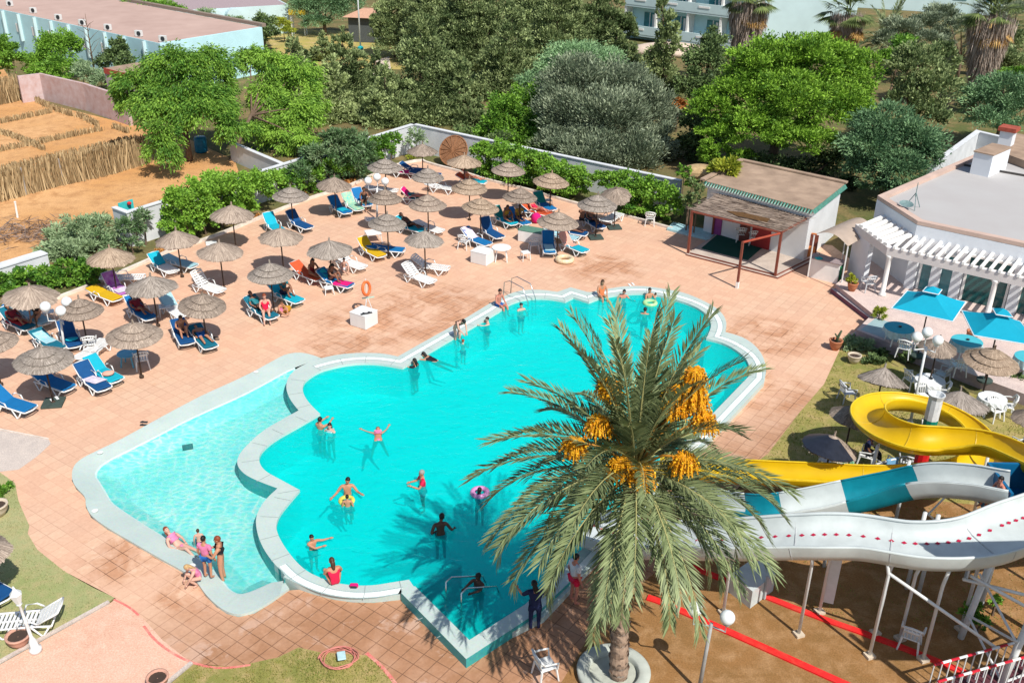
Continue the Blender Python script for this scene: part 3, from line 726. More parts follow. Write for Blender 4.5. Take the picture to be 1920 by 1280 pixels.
t = thing('menu_board', 'orange painted board leaning on the hut wall beside the bar counter', 'board', G(1517,488,0))
b = MB(); b.rbox((0,0,0.75), (0.5,0.06,1.4), 0.02, R(-30), M=Matrix.Rotation(R(-8), 4, 'X')); b.build('panel', mat('orange_board', (0.62,0.20,0.05), 0.6), t)
b = MB(); b.rbox((0.02,0.09,0.7), (0.62,0.05,1.4), 0.02, R(-30)); b.build('back_frame', RUST, t)
# ---------------------------------------------------------------- restaurant
ef = dirv(-36.3); el = dirv(44.0)
P1 = V3((18.08,47.12,0)); P2 = V3((18.74,43.43,0)); P3 = P2+ef*18; P5 = P1+el*16; P4 = P5+ef*20
t = thing('restaurant', 'low white restaurant with a grey flat roof and rafters along its front, at the right', 'restaurant', P2); o = P2
RP = [p-o for p in (P1, P2, P3, P4, P5)]
RW = mat('restaurant_limewash', (0.68,0.71,0.745), 0.85, 0.08, 0.8, 0.1)
b = MB(); b.prism(RP, -0.1, 3.5); body = b.build('wall_body', RW, t)
b = MB(); b.prism([p.lerp(sum(RP, V3())/5, 0.012) for p in RP], 3.45, 3.515); b.build('roof', GREYR, t)
b = MB(); wall_run(b, [RP[2], RP[1], RP[0], RP[4]], 0.34, 3.518, 3.70); b.build('roof_kerb', mat('pinkish_kerb_cap', (0.55,0.40,0.33), 0.8, 0.15, 1.0), t)
b = MB(); q = RP[0]+el*9.2; b.box((q.x+4.2,q.y-3.3,3.57), (10,0.12,0.09), R(-36.3)); b.build('roof_ridge', mat('dark_bitumen', (0.07,0.065,0.06), 0.8), t)
# upper block and chimney
cb = G(1852,328,3.52)-o
b = MB(); b.box((cb.x+0.3, cb.y+0.7, 4.10), (1.0,2.3,1.2), R(-46)); b.build('stair_head', RW, t)
b = MB(); b.box((cb.x+0.3, cb.y+0.7, 4.73), (1.08,2.4,0.06), R(-46)); b.build('stair_head_cap', TANR, t)
cb = G(1886,268,4.3)-o
b = MB(); b.box((cb.x, cb.y, 4.6), (0.7,0.7,0.8), R(-40)); b.build('chimney', RW, t)
b = MB(); b.box((cb.x, cb.y, 5.12), (0.95,0.9,0.22), R(-40)); b.build('chimney_lid', mat('red_brick_lid', (0.36,0.08,0.05), 0.8, 0.25), t)
ub = [G(1876,300,3.52), G(1900,262,3.52), G(2200,330,3.52), G(2200,420,3.52)]
b = MB(); b.prism([V3((p.x,p.y,0))-o for p in ub], 3.52, 3.95); b.build('upper_roof', TANR, t)
b = MB(); ad = G(1712,390,3.53)-o
for k in range(3):
    an = R(120*k+20); b.tube([(ad.x+math.cos(an)*0.4, ad.y+math.sin(an)*0.4, 3.53), (ad.x, ad.y, 4.3)], 0.02, 5)
b.tube([(ad.x,ad.y,4.1),(ad.x,ad.y,4.8)], 0.02, 5)
b.lathe([(0.02,0),(0.2,0.03),(0.34,0.10)], 14, 0, Matrix.Translation((ad.x-0.45,ad.y-0.2,3.72)) @ Matrix.Rotation(R(12), 4, 'X'), cap=False); b.build('roof_antenna', mat('grey_antenna', (0.16,0.24,0.24), 0.5), t)
# facade openings under the rafters, on the front wall
nf_ = V3((ef.y, -ef.x, 0))
for s, w, z0, z1, m_ in ((0.9,0.5,0.5,2.2,GLASSB),(1.75,0.6,0.5,2.4,GLASSB),(3.5,1.75,0.47,2.6,TEALG),(5.3,0.6,0.5,2.2,TEALG),(6.6,0.65,0.5,2.4,GLASSB),(8.3,1.6,0.47,2.6,TEALG),(10.5,0.7,0.5,2.4,GLASSB),(12.5,1.6,0.47,2.6,TEALG)):
    p = ef*s+nf_*0.03
    b = MB(); b.box((p.x, p.y, (z0+z1)/2), (w, 0.06, z1-z0), R(-36.3)); wd = b.build('window' if w < 1 else 'glass_door', m_, t)
    b = MB()
    for sx in (-1, 1): pp = p+ef*(sx*(w/2+0.05))+nf_*0.03; b.box((pp.x, pp.y, (z0+z1)/2), (0.10, 0.12, z1-z0), R(-36.3))
    pp = p+nf_*0.03; b.box((pp.x, pp.y, z1+0.05), (w+0.2, 0.12, 0.1), R(-36.3)); b.build('frame', WHITE, wd)
# piers standing between the openings
for s in (0.25, 1.32, 2.25, 4.75, 5.95, 7.25, 9.5, 11.3):
    p = ef*s+nf_*0.16; b = MB(); b.box((p.x, p.y, 1.6), (0.42, 0.30, 2.4), R(-36.3)); b.build('pier', RW, t)
# rafters (trellis) on a front beam carried by columns
zb = 2.85
c0 = G(1664,464,zb)-o; c0.z = 0; cl = G(1604,420,zb)-o; cl.z = 0
beamM = mat('beam_limewash', (0.66,0.62,0.60), 0.8, 0.1, 1.0)
fe = c0+ef*15
b = MB(); wall_run(b, [fe, c0, cl], 0.28, zb-0.38, zb); b.v = [(x, y, z) for x, y, z in b.v]; b.build('front_beam', beamM, t)
lw = (RP[0]-RP[1]).normalized(); 
for k in range(38):
    s = 0.3+k*0.375
    a = c0+ef*s; dist = (a-RP[1]).dot(nf_)
    e_ = a-nf_*dist
    b = MB(); b.box(((a.x+e_.x)/2, (a.y+e_.y)/2, zb+0.075), ((a-e_).length+0.1, 0.12, 0.12), math.atan2((e_-a).y, (e_-a).x)); b.build('rafter', WHITE, t)
for k in range(6):
    u = 0.08+k*0.15; a = c0.lerp(cl, u); e_ = RP[1].lerp(RP[0], u*0.9)
    b = MB(); b.box(((a.x+e_.x)/2, (a.y+e_.y)/2, zb+0.075), ((a-e_).length, 0.2, 0.14), math.atan2((e_-a).y, (e_-a).x)); b.build('rafter', WHITE, t)
for s in (0.12, 4.7, 9.4, 13.8):
    p = c0+ef*s+V3((0.1,0.1,0)); b = MB(); b.lathe([(0.17,0.45),(0.17,0.55),(0.11,0.62),(0.11,2.3),(0.17,2.4),(0.17,2.47)], 14, 0, Matrix.Translation((p.x,p.y,0))); b.build('column', WHITE, t, smooth=True)
# left end wall with slits
b = MB(); L0 = cl; L1 = cl+(c0-cl)*0.5
wall_run(b, [L1+V3((.02,.02,0)), L0+V3((.02,.02,0))], 0.24, 0.0, zb-0.385); b.build('end_wall', RW, t)
# terrace of the restaurant
TERR = ground_mat('terrace_screed', (0.60,0.47,0.42), (0.52,0.42,0.39), (0.63,0.51,0.46), 0.4, 1.5, 25, 0.08)
AQT = mat('aqua_terrace_tile', (0.30,0.42,0.44), 0.5, 0.1, 3.0)
tp = [G(1567,533,0.45), G(1636,588,0.45), G(1606,618,0.45), G(1700,655,0.45), G(1850,712,0.45), G(2020,775,0.45)]
tp = [V3((p.x,p.y,0)) for p in tp]+[P3+nf_*1.5, P3, P2, P1]
b = MB(); b.prism(tp, -0.1, 0.45, 0, 1)
tag(b.build('terrace', [TERR, mat('terrace_riser', (0.44,0.34,0.33), 0.8)]), kind='structure')
b = MB(); s0 = [G(1558,540,0.22), G(1636,600,0.22), G(1594,628,0.22)]; s0 = [V3((p.x,p.y,0)) for p in s0]
b.prism([s0[0], s0[1], s0[2], V3((tp[2].x,tp[2].y,0)), V3((tp[1].x,tp[1].y,0)), V3((tp[0].x,tp[0].y,0))], -0.05, 0.22, 0, 1)
tag(b.build('terrace_step', [mat('step_tread', (0.52,0.47,0.48), 0.7), mat('purple_riser', (0.16,0.06,0.10), 0.7)]), kind='structure')
b = MB(); ap_ = [G(x,y,0.455) for x,y in ((1642,596),(1614,618),(1690,645),(1700,612))]; b.add([(p.x,p.y,0.456) for p in ap_], [(0,1,2,3)])
tag(b.build('terrace_tiles', AQT), kind='structure')
# ---------------------------------------------------------------- long annex, top left
P = [V3((-72,117.5,0)), V3((-50.4,99.85,0)), V3((-29.37,83.2,0)), V3((-23.0,91.9,0)), V3((-42.0,107.5,0)), V3((-60,122,0))]
t = thing('long_annex', 'long low pale blue building with pink roof and air conditioners, top left', 'building', P[2]); o = P[2]; Q_ = [p-o for p in P]
b = MB(); b.prism(Q_, -0.1, 4.0); b.build('wall_body', AQUA, t)
b = MB(); b.prism([p.lerp(sum(Q_, V3())/6, 0.012) for p in Q_], 3.95, 4.012); b.build('roof', ROOFT, t)
b = MB(); wall_run(b, [Q_[3], Q_[4], Q_[5]], 0.45, 4.013, 4.3); b.build('back_parapet', mat('brown_parapet', (0.26,0.20,0.16), 0.9), t)
dA = (Q_[1]-Q_[2]).normalized(); nA = V3((-dA.y, dA.x, 0)); nA = nA if nA.y < 0 else -nA
for k in range(9):
    p = dA*(2.2+k*3.0)+nA*0.14; b = MB(); b.box((p.x, p.y, 2.7), (0.18, 0.28, 2.5), math.atan2(dA.y, dA.x)); b.build('downpipe', AQUAL, t)
for k in range(7):
    p = dA*(6.0+k*3.0)+nA*0.03; b = MB(); b.box((p.x, p.y, 2.6), (0.35, 0.08, 0.8), math.atan2(dA.y, dA.x)); b.build('window', WHITE, t)
ACW = mat('white_ac_casing', (0.66,0.66,0.64), 0.5); DARK = mat('dark_grille', (0.03,0.035,0.04), 0.5)
def make_ac():
    a = thing('air_conditioner', 'white boxed air conditioner on the parapet of the long pink roof', 'air conditioner', (0,0,0), 0, 'air conditioners along the pink roof')
    b = MB(); b.rbox((0,0,0.4), (0.95,0.4,0.72), 0.03); b.build('casing', ACW, a)
    b = MB(); b.lathe([(0.29,0),(0.29,0.03),(0.02,0.03)], 18, 0, Matrix.Translation((0.12,-0.19,0.4)) @ Matrix.Rotation(R(90), 4, 'X')); b.build('fan_grille', DARK, a)
    b = MB(); b.box((-0.3,0,0.02), (0.06,0.42,0.04)); b.box((0.3,0,0.02), (0.06,0.42,0.04)); b.build('bracket', METALW, a)
    return a
ac = make_ac(); first = True
for px_, py_ in ((63,25),(110,38),(155,48),(203,57),(261,69),(306,79),(19,12)):
    q = ac if first else dup(ac); first = False
    p = G(px_, py_, 4.02); q.location = (p.x, p.y, 4.02); q.scale = (.68,)*3; q.rotation_euler = (0,0,R(-18))
# ---------------------------------------------------------------- white vaulted block behind the annex
b0 = G(545,62,0); b1 = G(340,62,0)
t = thing('vaulted_block', 'white block with small blue vaulted arches behind the long annex', 'building', b0)
dB = (V3((-22,-12,0))).normalized()
bp_ = [V3((0,0,0)), dB*18, dB*18+V3((-6,12,0)), V3((-6,12,0))]
b = MB(); b.prism(bp_, 0, 3.0); b.build('wall_body', AQUAL, t)
b = MB(); b.prism([p.lerp(sum(bp_, V3())/4, 0.02) for p in bp_], 2.95, 3.012); b.build('roof', mat('mauve_roof', (0.36,0.28,0.29), 0.9), t)
nB = V3((-dB.y, dB.x, 0)); nB = nB if nB.y < 0 else -nB
for k in range(6):
    p = dB*(6.2+k*2.0)+nB*0.5
    M = Matrix.Translation((p.x,p.y,2.2)) @ Matrix.Rotation(math.atan2(dB.y,dB.x), 4, 'Z') @ Matrix.Rotation(R(90), 4, 'X')
    b = MB(); prof = [(0.85*math.cos(a_), 0.85*math.sin(a_)) for a_ in [math.pi*i/10 for i in range(11)]]
    b.add([(x, y, 0.5) for x, y in prof]+[(x, y, -0.5) for x, y in prof], [tuple(range(11)), tuple(range(11, 22))[::-1]]+[(i, i+1, i+12, i+11) for i in range(10)], 0, M); b.build('vault', AQUAL, t)
    b = MB(); prof = [(0.6*math.cos(a_), 0.6*math.sin(a_)) for a_ in [math.pi*i/10 for i in range(11)]]
    b.add([(x, y, 0.52) for x, y in prof], [tuple(range(11))], 0, M); b.build('arch_opening', GLASSB, t)
# ---------------------------------------------------------------- hotel wing with balconies, top right
h0 = V3((12.7,113.5,0)); h1 = V3((24.8,104.0,0)); eh = (h1-h0).normalized(); nh = V3((eh.y, -eh.x, 0))
hl = (h1-h0).length
t = thing('hotel_wing', 'pale turquoise hotel wing with rows of balconies at the top right', 'hotel', h0)
back = -nh*10
b = MB(); b.prism([V3((0,0,0)), eh*hl, eh*hl+back, back], 0, 9.5); b.build('wall_body', AQUA, t)
b = MB(); b.prism([eh*(hl+0.02)-nh*0.2, eh*(hl+6)+V3((3,3,0)), eh*(hl+6)+back, eh*(hl+0.02)+back], 0, 9.0); b.build('gable_wing', AQUAL, t)
for fl in range(3):
    z = 0.7+fl*3.0
    b = MB(); p = eh*(hl/2)+nh*0.75; b.box((p.x,p.y,z-0.05), (hl, 1.5, 0.2), math.atan2(eh.y,eh.x)); b.build('balcony_floor', AQUAL, t)
    b = MB(); p = eh*(hl/2)+nh*1.47; b.box((p.x,p.y,z+0.5), (hl, 0.12, 0.9), math.atan2(eh.y,eh.x)); b.build('balcony_parapet', AQUAL, t)
    for k in range(5):
        p = eh*(hl*k/4)+nh*0.72; b = MB(); b.box((p.x,p.y,z+1.45), (0.22, 1.4, 2.7), math.atan2(eh.y,eh.x)); b.build('partition', WHITE, t)
        if k < 4:
            p = eh*(hl*(k+0.62)/4)+nh*0.03; b = MB(); b.box((p.x,p.y,z+1.15), (1.5, 0.08, 2.1), math.atan2(eh.y,eh.x)); w_ = b.build('balcony_door', GLASSB, t)
            p = p+nh*0.06; b = MB(); b.box((p.x,p.y,z+1.15), (0.1, 0.06, 2.1), math.atan2(eh.y,eh.x)); b.box((p.x+eh.x*0.45,p.y+eh.y*0.45,z+1.1), (0.25, 0.05, 1.9), math.atan2(eh.y,eh.x)); b.build('frame', WHITE, w_)
            p = eh*(hl*(k+0.5)/4)+nh*1.56; b = MB(); b.box((p.x,p.y,z+0.62), (1.3, 0.05, 0.2), math.atan2(eh.y,eh.x)); b.build('parapet_slot', WHITE, t)
t = thing('domed_pavilion', 'small white vaulted roof at the foot of the hotel wing', 'pavilion', G(1250,95,0))
b = MB(); b.ball((0,-2,0.3), (4.2,1.7,0.9), 18); b.box((0,-2,0.25), (8.0,3.0,0.5), R(-20)); b.build('vault', mat('cream_vault', (0.58,0.47,0.38), 0.85), t, smooth=True)
t = thing('far_villa', 'pale blue villa with low walls far behind the palms, top right', 'house', G(1640,20,0))
b = MB(); b.box((6,4,2.5), (24,8,5.0), R(-20)); b.build('wall_body', AQUAL, t)
b = MB(); b.box((6,4,5.06), (23.4,7.4,0.1), R(-20)); b.build('roof', GREYR, t)
for k in range(5):
    b = MB(); q = dirv(-20)*(k*4-6)+V3((6,4,0))+V3((math.sin(R(-20)), -math.cos(R(-20)), 0))*4.03; b.box((q.x,q.y,2.6), (1.6,0.08,1.8), R(-20)); b.build('window', GLASSB, t)
t = thing('white_hut', 'small white square hut among shrubs beside the rough palm trunk, right', 'hut', G(1815,140,0))
b = MB(); b.box((0.6,0,0.9), (1.3,1.0,1.8), R(-25)); b.build('wall_body', WHITE, t); b = MB(); b.box((0.6,0,1.84), (1.5,1.2,0.08), R(-25)); b.build('roof', GREYR, t)
# ---------------------------------------------------------------- left lot: block wall, brick shed, reed fences
wall_thing('block_wall', 'rough pinkish breeze-block wall at the back of the sandy lot', [G(42,192,0), G(86,186,0), G(170,207,0), G(250,235,0)], 2.1, 0.25, BRICKP, False)
sh = [V3((p.x,p.y,0)) for p in (G(195,128,2.9), G(268,146,2.9), G(330,128,2.9), G(290,112,2.9))]
t = thing('brick_shed', 'low brick shed with a bare concrete roof and a red edge behind the block wall', 'shed', sh[0]); Q_ = [p-sh[0] for p in sh]
b = MB(); b.prism(Q_, 0, 2.7); b.build('wall_body', BRICKP, t); b = MB(); b.prism(Q_, 2.703, 2.9); b.build('roof', TANR, t)
b = MB(); wall_run(b, [Q_[1], Q_[0]], -0.06, 2.5, 2.93); b.build('red_fascia', mat('red_fascia_paint', (0.45,0.08,0.05), 0.7), t)
STRAW = leafmat('reed_fence_straw', (0.20,0.13,0.06), (0.60,0.45,0.25), 0.9, 0.1)
def reed_fence(label, px, h, dens, group=None, posts=0):
    P = [G(x, y, 0) for x, y in px]; o = V3((P[0].x, P[0].y, 0)); rg = np.random.default_rng(int(abs(P[0].x*77+P[0].y*13)))
    t = thing('reed_fence', label, 'fence', o, 0, group)
    C = []; 
    for i in range(len(P)-1):
        d = P[i+1]-P[i]; n_ = int(d.length*dens)
        u = rg.random(n_); C.append(np.stack([P[i].x-o.x+u*d.x, P[i].y-o.y+u*d.y, np.zeros(n_)], 1))
    C = np.concatenate(C); n_ = len(C); hh = h*rg.uniform(0.6, 1.15, n_); C[:, 2] = hh/2-0.03; C[:, :2] += rg.normal(0, 0.10, (n_, 2))
    D = np.tile([0, 0, 1.0], (n_, 1))+rg.normal(0, 0.12, (n_, 3)); D /= np.linalg.norm(D, axis=1)[:, None]
    X = rg.normal(0, 1, (n_, 3)); X[:, 2] = 0; X /= np.linalg.norm(X, axis=1)[:, None]; w_ = (0.05+0.05*rg.random(n_))[:, None]
    hv = hh[:, None]/2
    V = np.stack([C-D*hv-X*w_*.5, C-D*hv+X*w_*.5, C+D*hv+X*w_*.35, C+D*hv-X*w_*.35], 1)
    quads_object('reeds', V, rg.random(n_), STRAW, t)
    for k in range(posts):
        u = (k+0.5)/posts; q = P[0].lerp(P[-1], u)-o; b = MB(); b.tube([(q.x,q.y-0.15,0),(q.x,q.y-0.15,h*0.95)], 0.05, 6); b.build('stake', mat('grey_stake', (0.36,0.33,0.30), 0.8), t)
reed_fence('tall straw reed fence in the foreground of the sandy lot', [(-60,392),(0,377),(100,350),(200,328),(278,305)], 1.75, 170, None, 5)
reed_fence('tall straw reed fence at the left edge in front of the pale blue annex', [(-60,205),(0,196),(40,187)], 1.9, 150, None, 1)
grp = 'low reed windbreaks dividing the sandy lot'
for i, pl_ in enumerate([[(0,232),(95,212)], [(-20,288),(60,272),(190,245)], [(0,322),(90,300),(255,262)], [(0,250),(40,263),(85,283)], [(60,185),(92,203)], [(98,205),(135,218)], [(146,218),(187,238)], [(215,240),(240,250)], [(150,290),(262,272)], [(-60,345),(60,318)]]):
    reed_fence('low ragged reed windbreak standing in the orange sand', pl_, 0.42, 60, grp)
t = thing('scrap_heap', 'tangled heap of dry grey branches on the sand beside the oleander', 'branch heap', G(60,440,0)); rg = np.random.default_rng(3)
C = rg.normal(0, 1, (420, 3))*np.array([1.5, 1.0, 0.15]); C[:, 2] = np.abs(C[:, 2])+0.05
quads_object('branches', leaves(C, np.tile([1.0, 0.3, 0.1], (420, 1)), 1.0, 0.05, rg, 0.6), rg.random(420), leafmat('dead_branch', (0.10,0.07,0.06), (0.34,0.25,0.20), 0.9, 0), t)
for px_, py_, hh in ((33,408,0.9),(2,370,1.3)):
    t = thing('marker_post', 'lone pale stake standing in the orange sand' if px_ == 33 else 'pale blue stake at the left end of the tall reed fence', 'stake', G(px_, py_, 0))
    b = MB(); b.tube([(0,0,0),(0.05,0,hh)], [0.06,0.05], 7); b.build('stake', WHITE if px_ == 33 else AQUA, t); b = MB(); b.box((0.05,0,hh+0.02),(0.1,0.1,0.04)); b.build('cap', WHITE, t)
t = thing('water_drum', 'blue plastic drum standing under the feathery tree', 'drum', G(378,285,0))
b = MB(); b.lathe([(0.01,0),(0.38,0.0),(0.42,0.1),(0.42,0.95),(0.36,1.05),(0.01,1.07)], 14); b.build('barrel', mat('blue_plastic', (0.01,0.17,0.30), 0.4), t, smooth=True)
# ================================================================== parasols
THATCH = leafmat('thatch_straw', (0.17,0.13,0.105), (0.52,0.42,0.335), 0.95, 0.0, 0.05)
THV = [THATCH, leafmat('thatch_straw_grey', (0.15,0.125,0.105), (0.46,0.40,0.345), 0.95, 0.0, 0.05), leafmat('thatch_straw_warm', (0.19,0.135,0.095), (0.56,0.43,0.315), 0.95, 0.0, 0.05), leafmat('thatch_straw_dark', (0.13,0.10,0.08), (0.44,0.355,0.285), 0.95, 0.0, 0.05)]
PLASTIC = mat('white_moulded_plastic', (0.70,0.71,0.70), 0.4, 0.05, 3.0, spec=0.4)
PLASTG = mat('shaded_white_plastic', (0.50,0.52,0.54), 0.45, 0.08, 3.0)  # greyed copy of the white plastic, shade put into the colour
SLAB = mat('dark_slab_base', (0.05,0.075,0.065), 0.8, 0.3, 6.0)
def canopy_quads(kind, seed):
    rg = np.random.default_rng(seed); Q = []; T = []
    if kind == 'tier': tiers = [(0.03,0.62,0.50,0.40),(0.36,0.40,0.80,0.20),(0.66,0.205,1.12,-0.03)]; n_s = (260,420,640)
    else: tiers = [(0.03,0.58,1.10,-0.02)]; n_s = (1250,)
    M_ = 28
    wob = rg.normal(0, 0.03 if kind == 'shag' else 0.012, M_)
    if kind == 'shag': wob = wob*1.4
    for (r0,z0,r1,z1), ns in zip(tiers, n_s):
        K = 5
        def prof(u): return r0+(r1-r0)*u, z0+(z1-z0)*(u*0.86+0.14*u*u)
        for j in range(M_):
            a0, a1 = 2*math.pi*j/M_, 2*math.pi*(j+1)/M_
            s0, s1 = 1+wob[j], 1+wob[(j+1) % M_]
            for k in range(K):
                (ra,za),(rb,zb_) = prof(k/K), prof((k+1)/K)
                Q.append([(ra*s0*math.cos(a0),ra*s0*math.sin(a0),za),(rb*s0*math.cos(a0),rb*s0*math.sin(a0),zb_),(rb*s1*math.cos(a1),rb*s1*math.sin(a1),zb_),(ra*s1*math.cos(a1),ra*s1*math.sin(a1),za)]); T.append(0.30+0.1*rg.random())  # base cone toned darker, painting the shaded gaps between straws
            # thick cut edge of the straw
            rb, zb_ = prof(1.0)
            Q.append([(rb*s0*math.cos(a0),rb*s0*math.sin(a0),zb_),(rb*s0*.95*math.cos(a0),rb*s0*.95*math.sin(a0),zb_-.05),(rb*s1*.95*math.cos(a1),rb*s1*.95*math.sin(a1),zb_-.05),(rb*s1*math.cos(a1),rb*s1*math.sin(a1),zb_)]); T.append(0.1)
        for i in range(ns):
            a = 2*math.pi*rg.random(); u1 = math.sqrt(rg.random())*1.03 if rg.random() > 0.25 else 0.93+0.13*rg.random()
            u0 = max(0.0, u1-(0.28 if kind == 'tier' else 0.20)-0.12*rg.random())
            (ra,za),(rb,zb_) = prof(u0), prof(u1); da = rg.normal(0, 0.035); w_ = 0.010+0.012*rg.random(); lift = 0.006+0.016*rg.random()
            sc = 1+np.interp(a/(2*math.pi)*M_, np.arange(M_+1), np.append(wob, wob[0]))
            c0, s0, c1, s1 = math.cos(a), math.sin(a), math.cos(a+da), math.sin(a+da)
            ra *= sc; rb *= sc
            Q.append([(ra*c0+s0*w_*.5,ra*s0-c0*w_*.5,za+lift*.5),(rb*c1+s1*w_,rb*s1-c1*w_,zb_+lift),(rb*c1-s1*w_,rb*s1+c1*w_,zb_+lift),(ra*c0-s0*w_*.5,ra*s0+c0*w_*.5,za+lift*.5)]); T.append(min(1, max(0, rg.normal(0.55, 0.24))))
    for i in range(26):   # tied tuft at the peak
        a = 2*math.pi*rg.random(); w_ = 0.012; h_ = 0.12+0.12*rg.random(); c0, s0 = math.cos(a), math.sin(a); zt = tiers[0][1]
        Q.append([(s0*w_+c0*.05,-c0*w_+s0*.05,zt-.05),(-s0*w_+c0*.05,c0*w_+s0*.05,zt-.05),(c0*.04-s0*w_,s0*.04+c0*w_,zt+h_),(c0*.04+s0*w_,s0*.04-c0*w_,zt+h_)]); T.append(rg.random()*.5+.2)
    return np.array(Q), np.array(T)
_can = {}
def canopy_obj(kind, var, parent):
    if (kind, var) not in _can:
        Q, T = canopy_quads(kind, 11+var*7+(100 if kind == 'shag' else 0)); o = quads_object('canopy', Q, T, THATCH, parent); _can[(kind, var)] = o.data; return o
    return link('canopy', _can[(kind, var)], parent)
_pole = None
GP = 'thatched parasols round the pool'
def parasol(cx, bottom, w, kind, label, base=None, tilt=0.0, tdir=0.0, slab=False, zr=1.86, pole=True):
    global _pole
    cy = bottom-0.20*w
    c = G(cx, cy, zr); r_ = (G(cx+w/2, cy, zr)-G(cx-w/2, cy, zr)).length/2/1.15
    t = thing('thatched_parasol', label, 'parasol', (c.x, c.y, 0), rnd.random()*6.28, GP)
    k = canopy_obj(kind, rnd.randrange(4), t); k.location = (0,0,zr); k.scale = (r_, r_, (0.42+0.5*r_)*rnd.uniform(.92,1.06))
    k.scale = (r_*rnd.uniform(.95,1.05), r_*rnd.uniform(.95,1.05), k.scale[2]); setmats(k, [THV[rnd.randrange(4)]])
    tl = tilt if tilt else rnd.uniform(0, 0.085); 
    k.rotation_euler = Euler((tl*math.cos(tdir-t.rotation_euler.z), tl*math.sin(tdir-t.rotation_euler.z), 0))
    if _pole is None:
        b = MB(); b.tube([(0,0,0),(0.01,0,1.0),(0,0,2.3)], [0.035,0.033,0.028], 7); o = b.build('pole', WOODD, t, smooth=True); _pole = o.data
        b = MB(); b.lathe([(0.03,0),(0.09,0.0),(0.09,0.10),(0.035,0.14)], 10); o = b.build('foot', WOODD, t); _pole = (o.parent.children[1].data if False else _pole); parasol.foot = o.data
    else:
        link('pole', _pole, t); link('foot', parasol.foot, t)
    if slab:
        b = MB(); b.rbox((0,0,0.05), (0.75,0.75,0.09), 0.02); s_ = b.build('base_slab', SLAB, t); s_.rotation_euler = (0,0,-t.rotation_euler.z+R(10))
    return t
PA = [
(57,577,100,'shag','single-skirt straw parasol at the far left against the hedge, above the red towel'),
(152,601,88,'tier','three-tiered straw parasol right behind the left globe lamp'),
(252,650,105,'tier','three-tiered straw parasol above the small blue table and one white chair, left'),
(82,697,111,'tier','wide three-tiered straw parasol on a dark slab at the lower left of the terrace'),
(-18,662,100,'tier','straw parasol cut off by the left edge of the picture'),
(208,503,90,'shag','single-skirt straw parasol above the purple towel beside the shrub'),
(285,558,97,'shag','shaggy straw parasol above the person in dark red on a blue lounger'),
(332,469,84,'shag','single-skirt straw parasol above the white lounger with a turquoise cushion'),
(412,492,92,'shag','shaggy straw parasol with a split skirt above the empty white slatted lounger'),
(379,592,92,'tier','tilted tiered straw parasol above the two sunbathers lying side by side'),
(435,421,84,'shag','fringed straw parasol close to the left kerb below the tall climbing hedge'),
(526,463,84,'shag','ragged single-skirt straw parasol standing alone over bare tiles, left of centre'),
(507,533,90,'tier','tiered straw parasol with spiky peak above the people on teal loungers'),
(545,382,70,'tier','small tiered straw parasol by the left kerb behind a navy lounger'),
(627,362,67,'shag','single-skirt straw parasol by the left kerb beside two colourful towelled loungers'),
(618,488,90,'shag','single-skirt straw parasol above the orange towel and the pink towel'),
(722,328,67,'tier','tiered straw parasol behind the middle globe lamp near the far corner'),
(792,296,58,'shag','farthest straw parasol, in the corner against the white wall'),
(802,346,66,'tier','tiered straw parasol in front of the pink and blue loungers in the far corner'),
(870,319,68,'shag','sandy straw parasol in front of the brown wicker disc'),
(880,368,72,'tier','tiered straw parasol beside a round shadow, below the green bin'),
(722,386,64,'tier','tiered straw parasol partly behind the middle globe lamp post'),
(802,399,73,'tier','tiered straw parasol behind the sunbather on the teal lounger, upper centre'),
(901,404,72,'tier','tiered straw parasol just behind the tall-backed navy lounger'),
(726,435,74,'tier','tiered straw parasol above the yellow lounger'),
(796,466,75,'shag','smooth grey straw parasol above the two white loungers at centre'),
(953,333,64,'tier','tiered straw parasol with long point against the right-hand hedge, left one'),
(1033,355,67,'tier','pointed tiered straw parasol against the right-hand hedge above a green lounger'),
(975,383,67,'tier','tiered straw parasol above the two people sitting together on a turquoise lounger'),
(1046,433,79,'tier','pointed tiered straw parasol above the big blue lounger and the green-topped box'),
(1120,400,76,'tier','tiered straw parasol on a dark slab above the man seen from behind'),
]
for a in PA:
    parasol(*a, slab=(a[0] in (82, 1120)), tilt=(0.16 if a[0] in (379, 57) else 0), tdir=R(60))
parasol(1155,379,58,'shag','pale tilted straw parasol on a dark slab beside the second hedge', tilt=0.32, tdir=R(-10), slab=True)
parasol(1653,733,97,'shag','grey tilted straw parasol on the lawn nearest the potted jars', tilt=0.30, tdir=R(150), zr=1.9)
parasol(1597,800,84,'shag','small bedraggled grey straw parasol between lawn and yellow slide', tilt=0.12, tdir=R(100))
pt = parasol(1557,862,110,'shag','grey straw parasol half covered with a black tarpaulin beside the yellow slide', tilt=0.16, tdir=R(120))
parasol(1797,779,106,'shag','grey straw parasol behind the striped slide mast', tilt=0.18, tdir=R(170))
parasol(1858,698,102,'tier','darker tiered straw parasol at the edge of the restaurant terrace', zr=2.0)
parasol(1757,668,72,'shag','pale straw parasol on the terrace behind the right-hand globe lamp', zr=2.0)
parasol(1932,800,70,'shag','straw parasol cut off by the right edge above the lawn')
parasol(-34,1060,110,'shag','straw parasol on the near lawn cut off by the left edge')
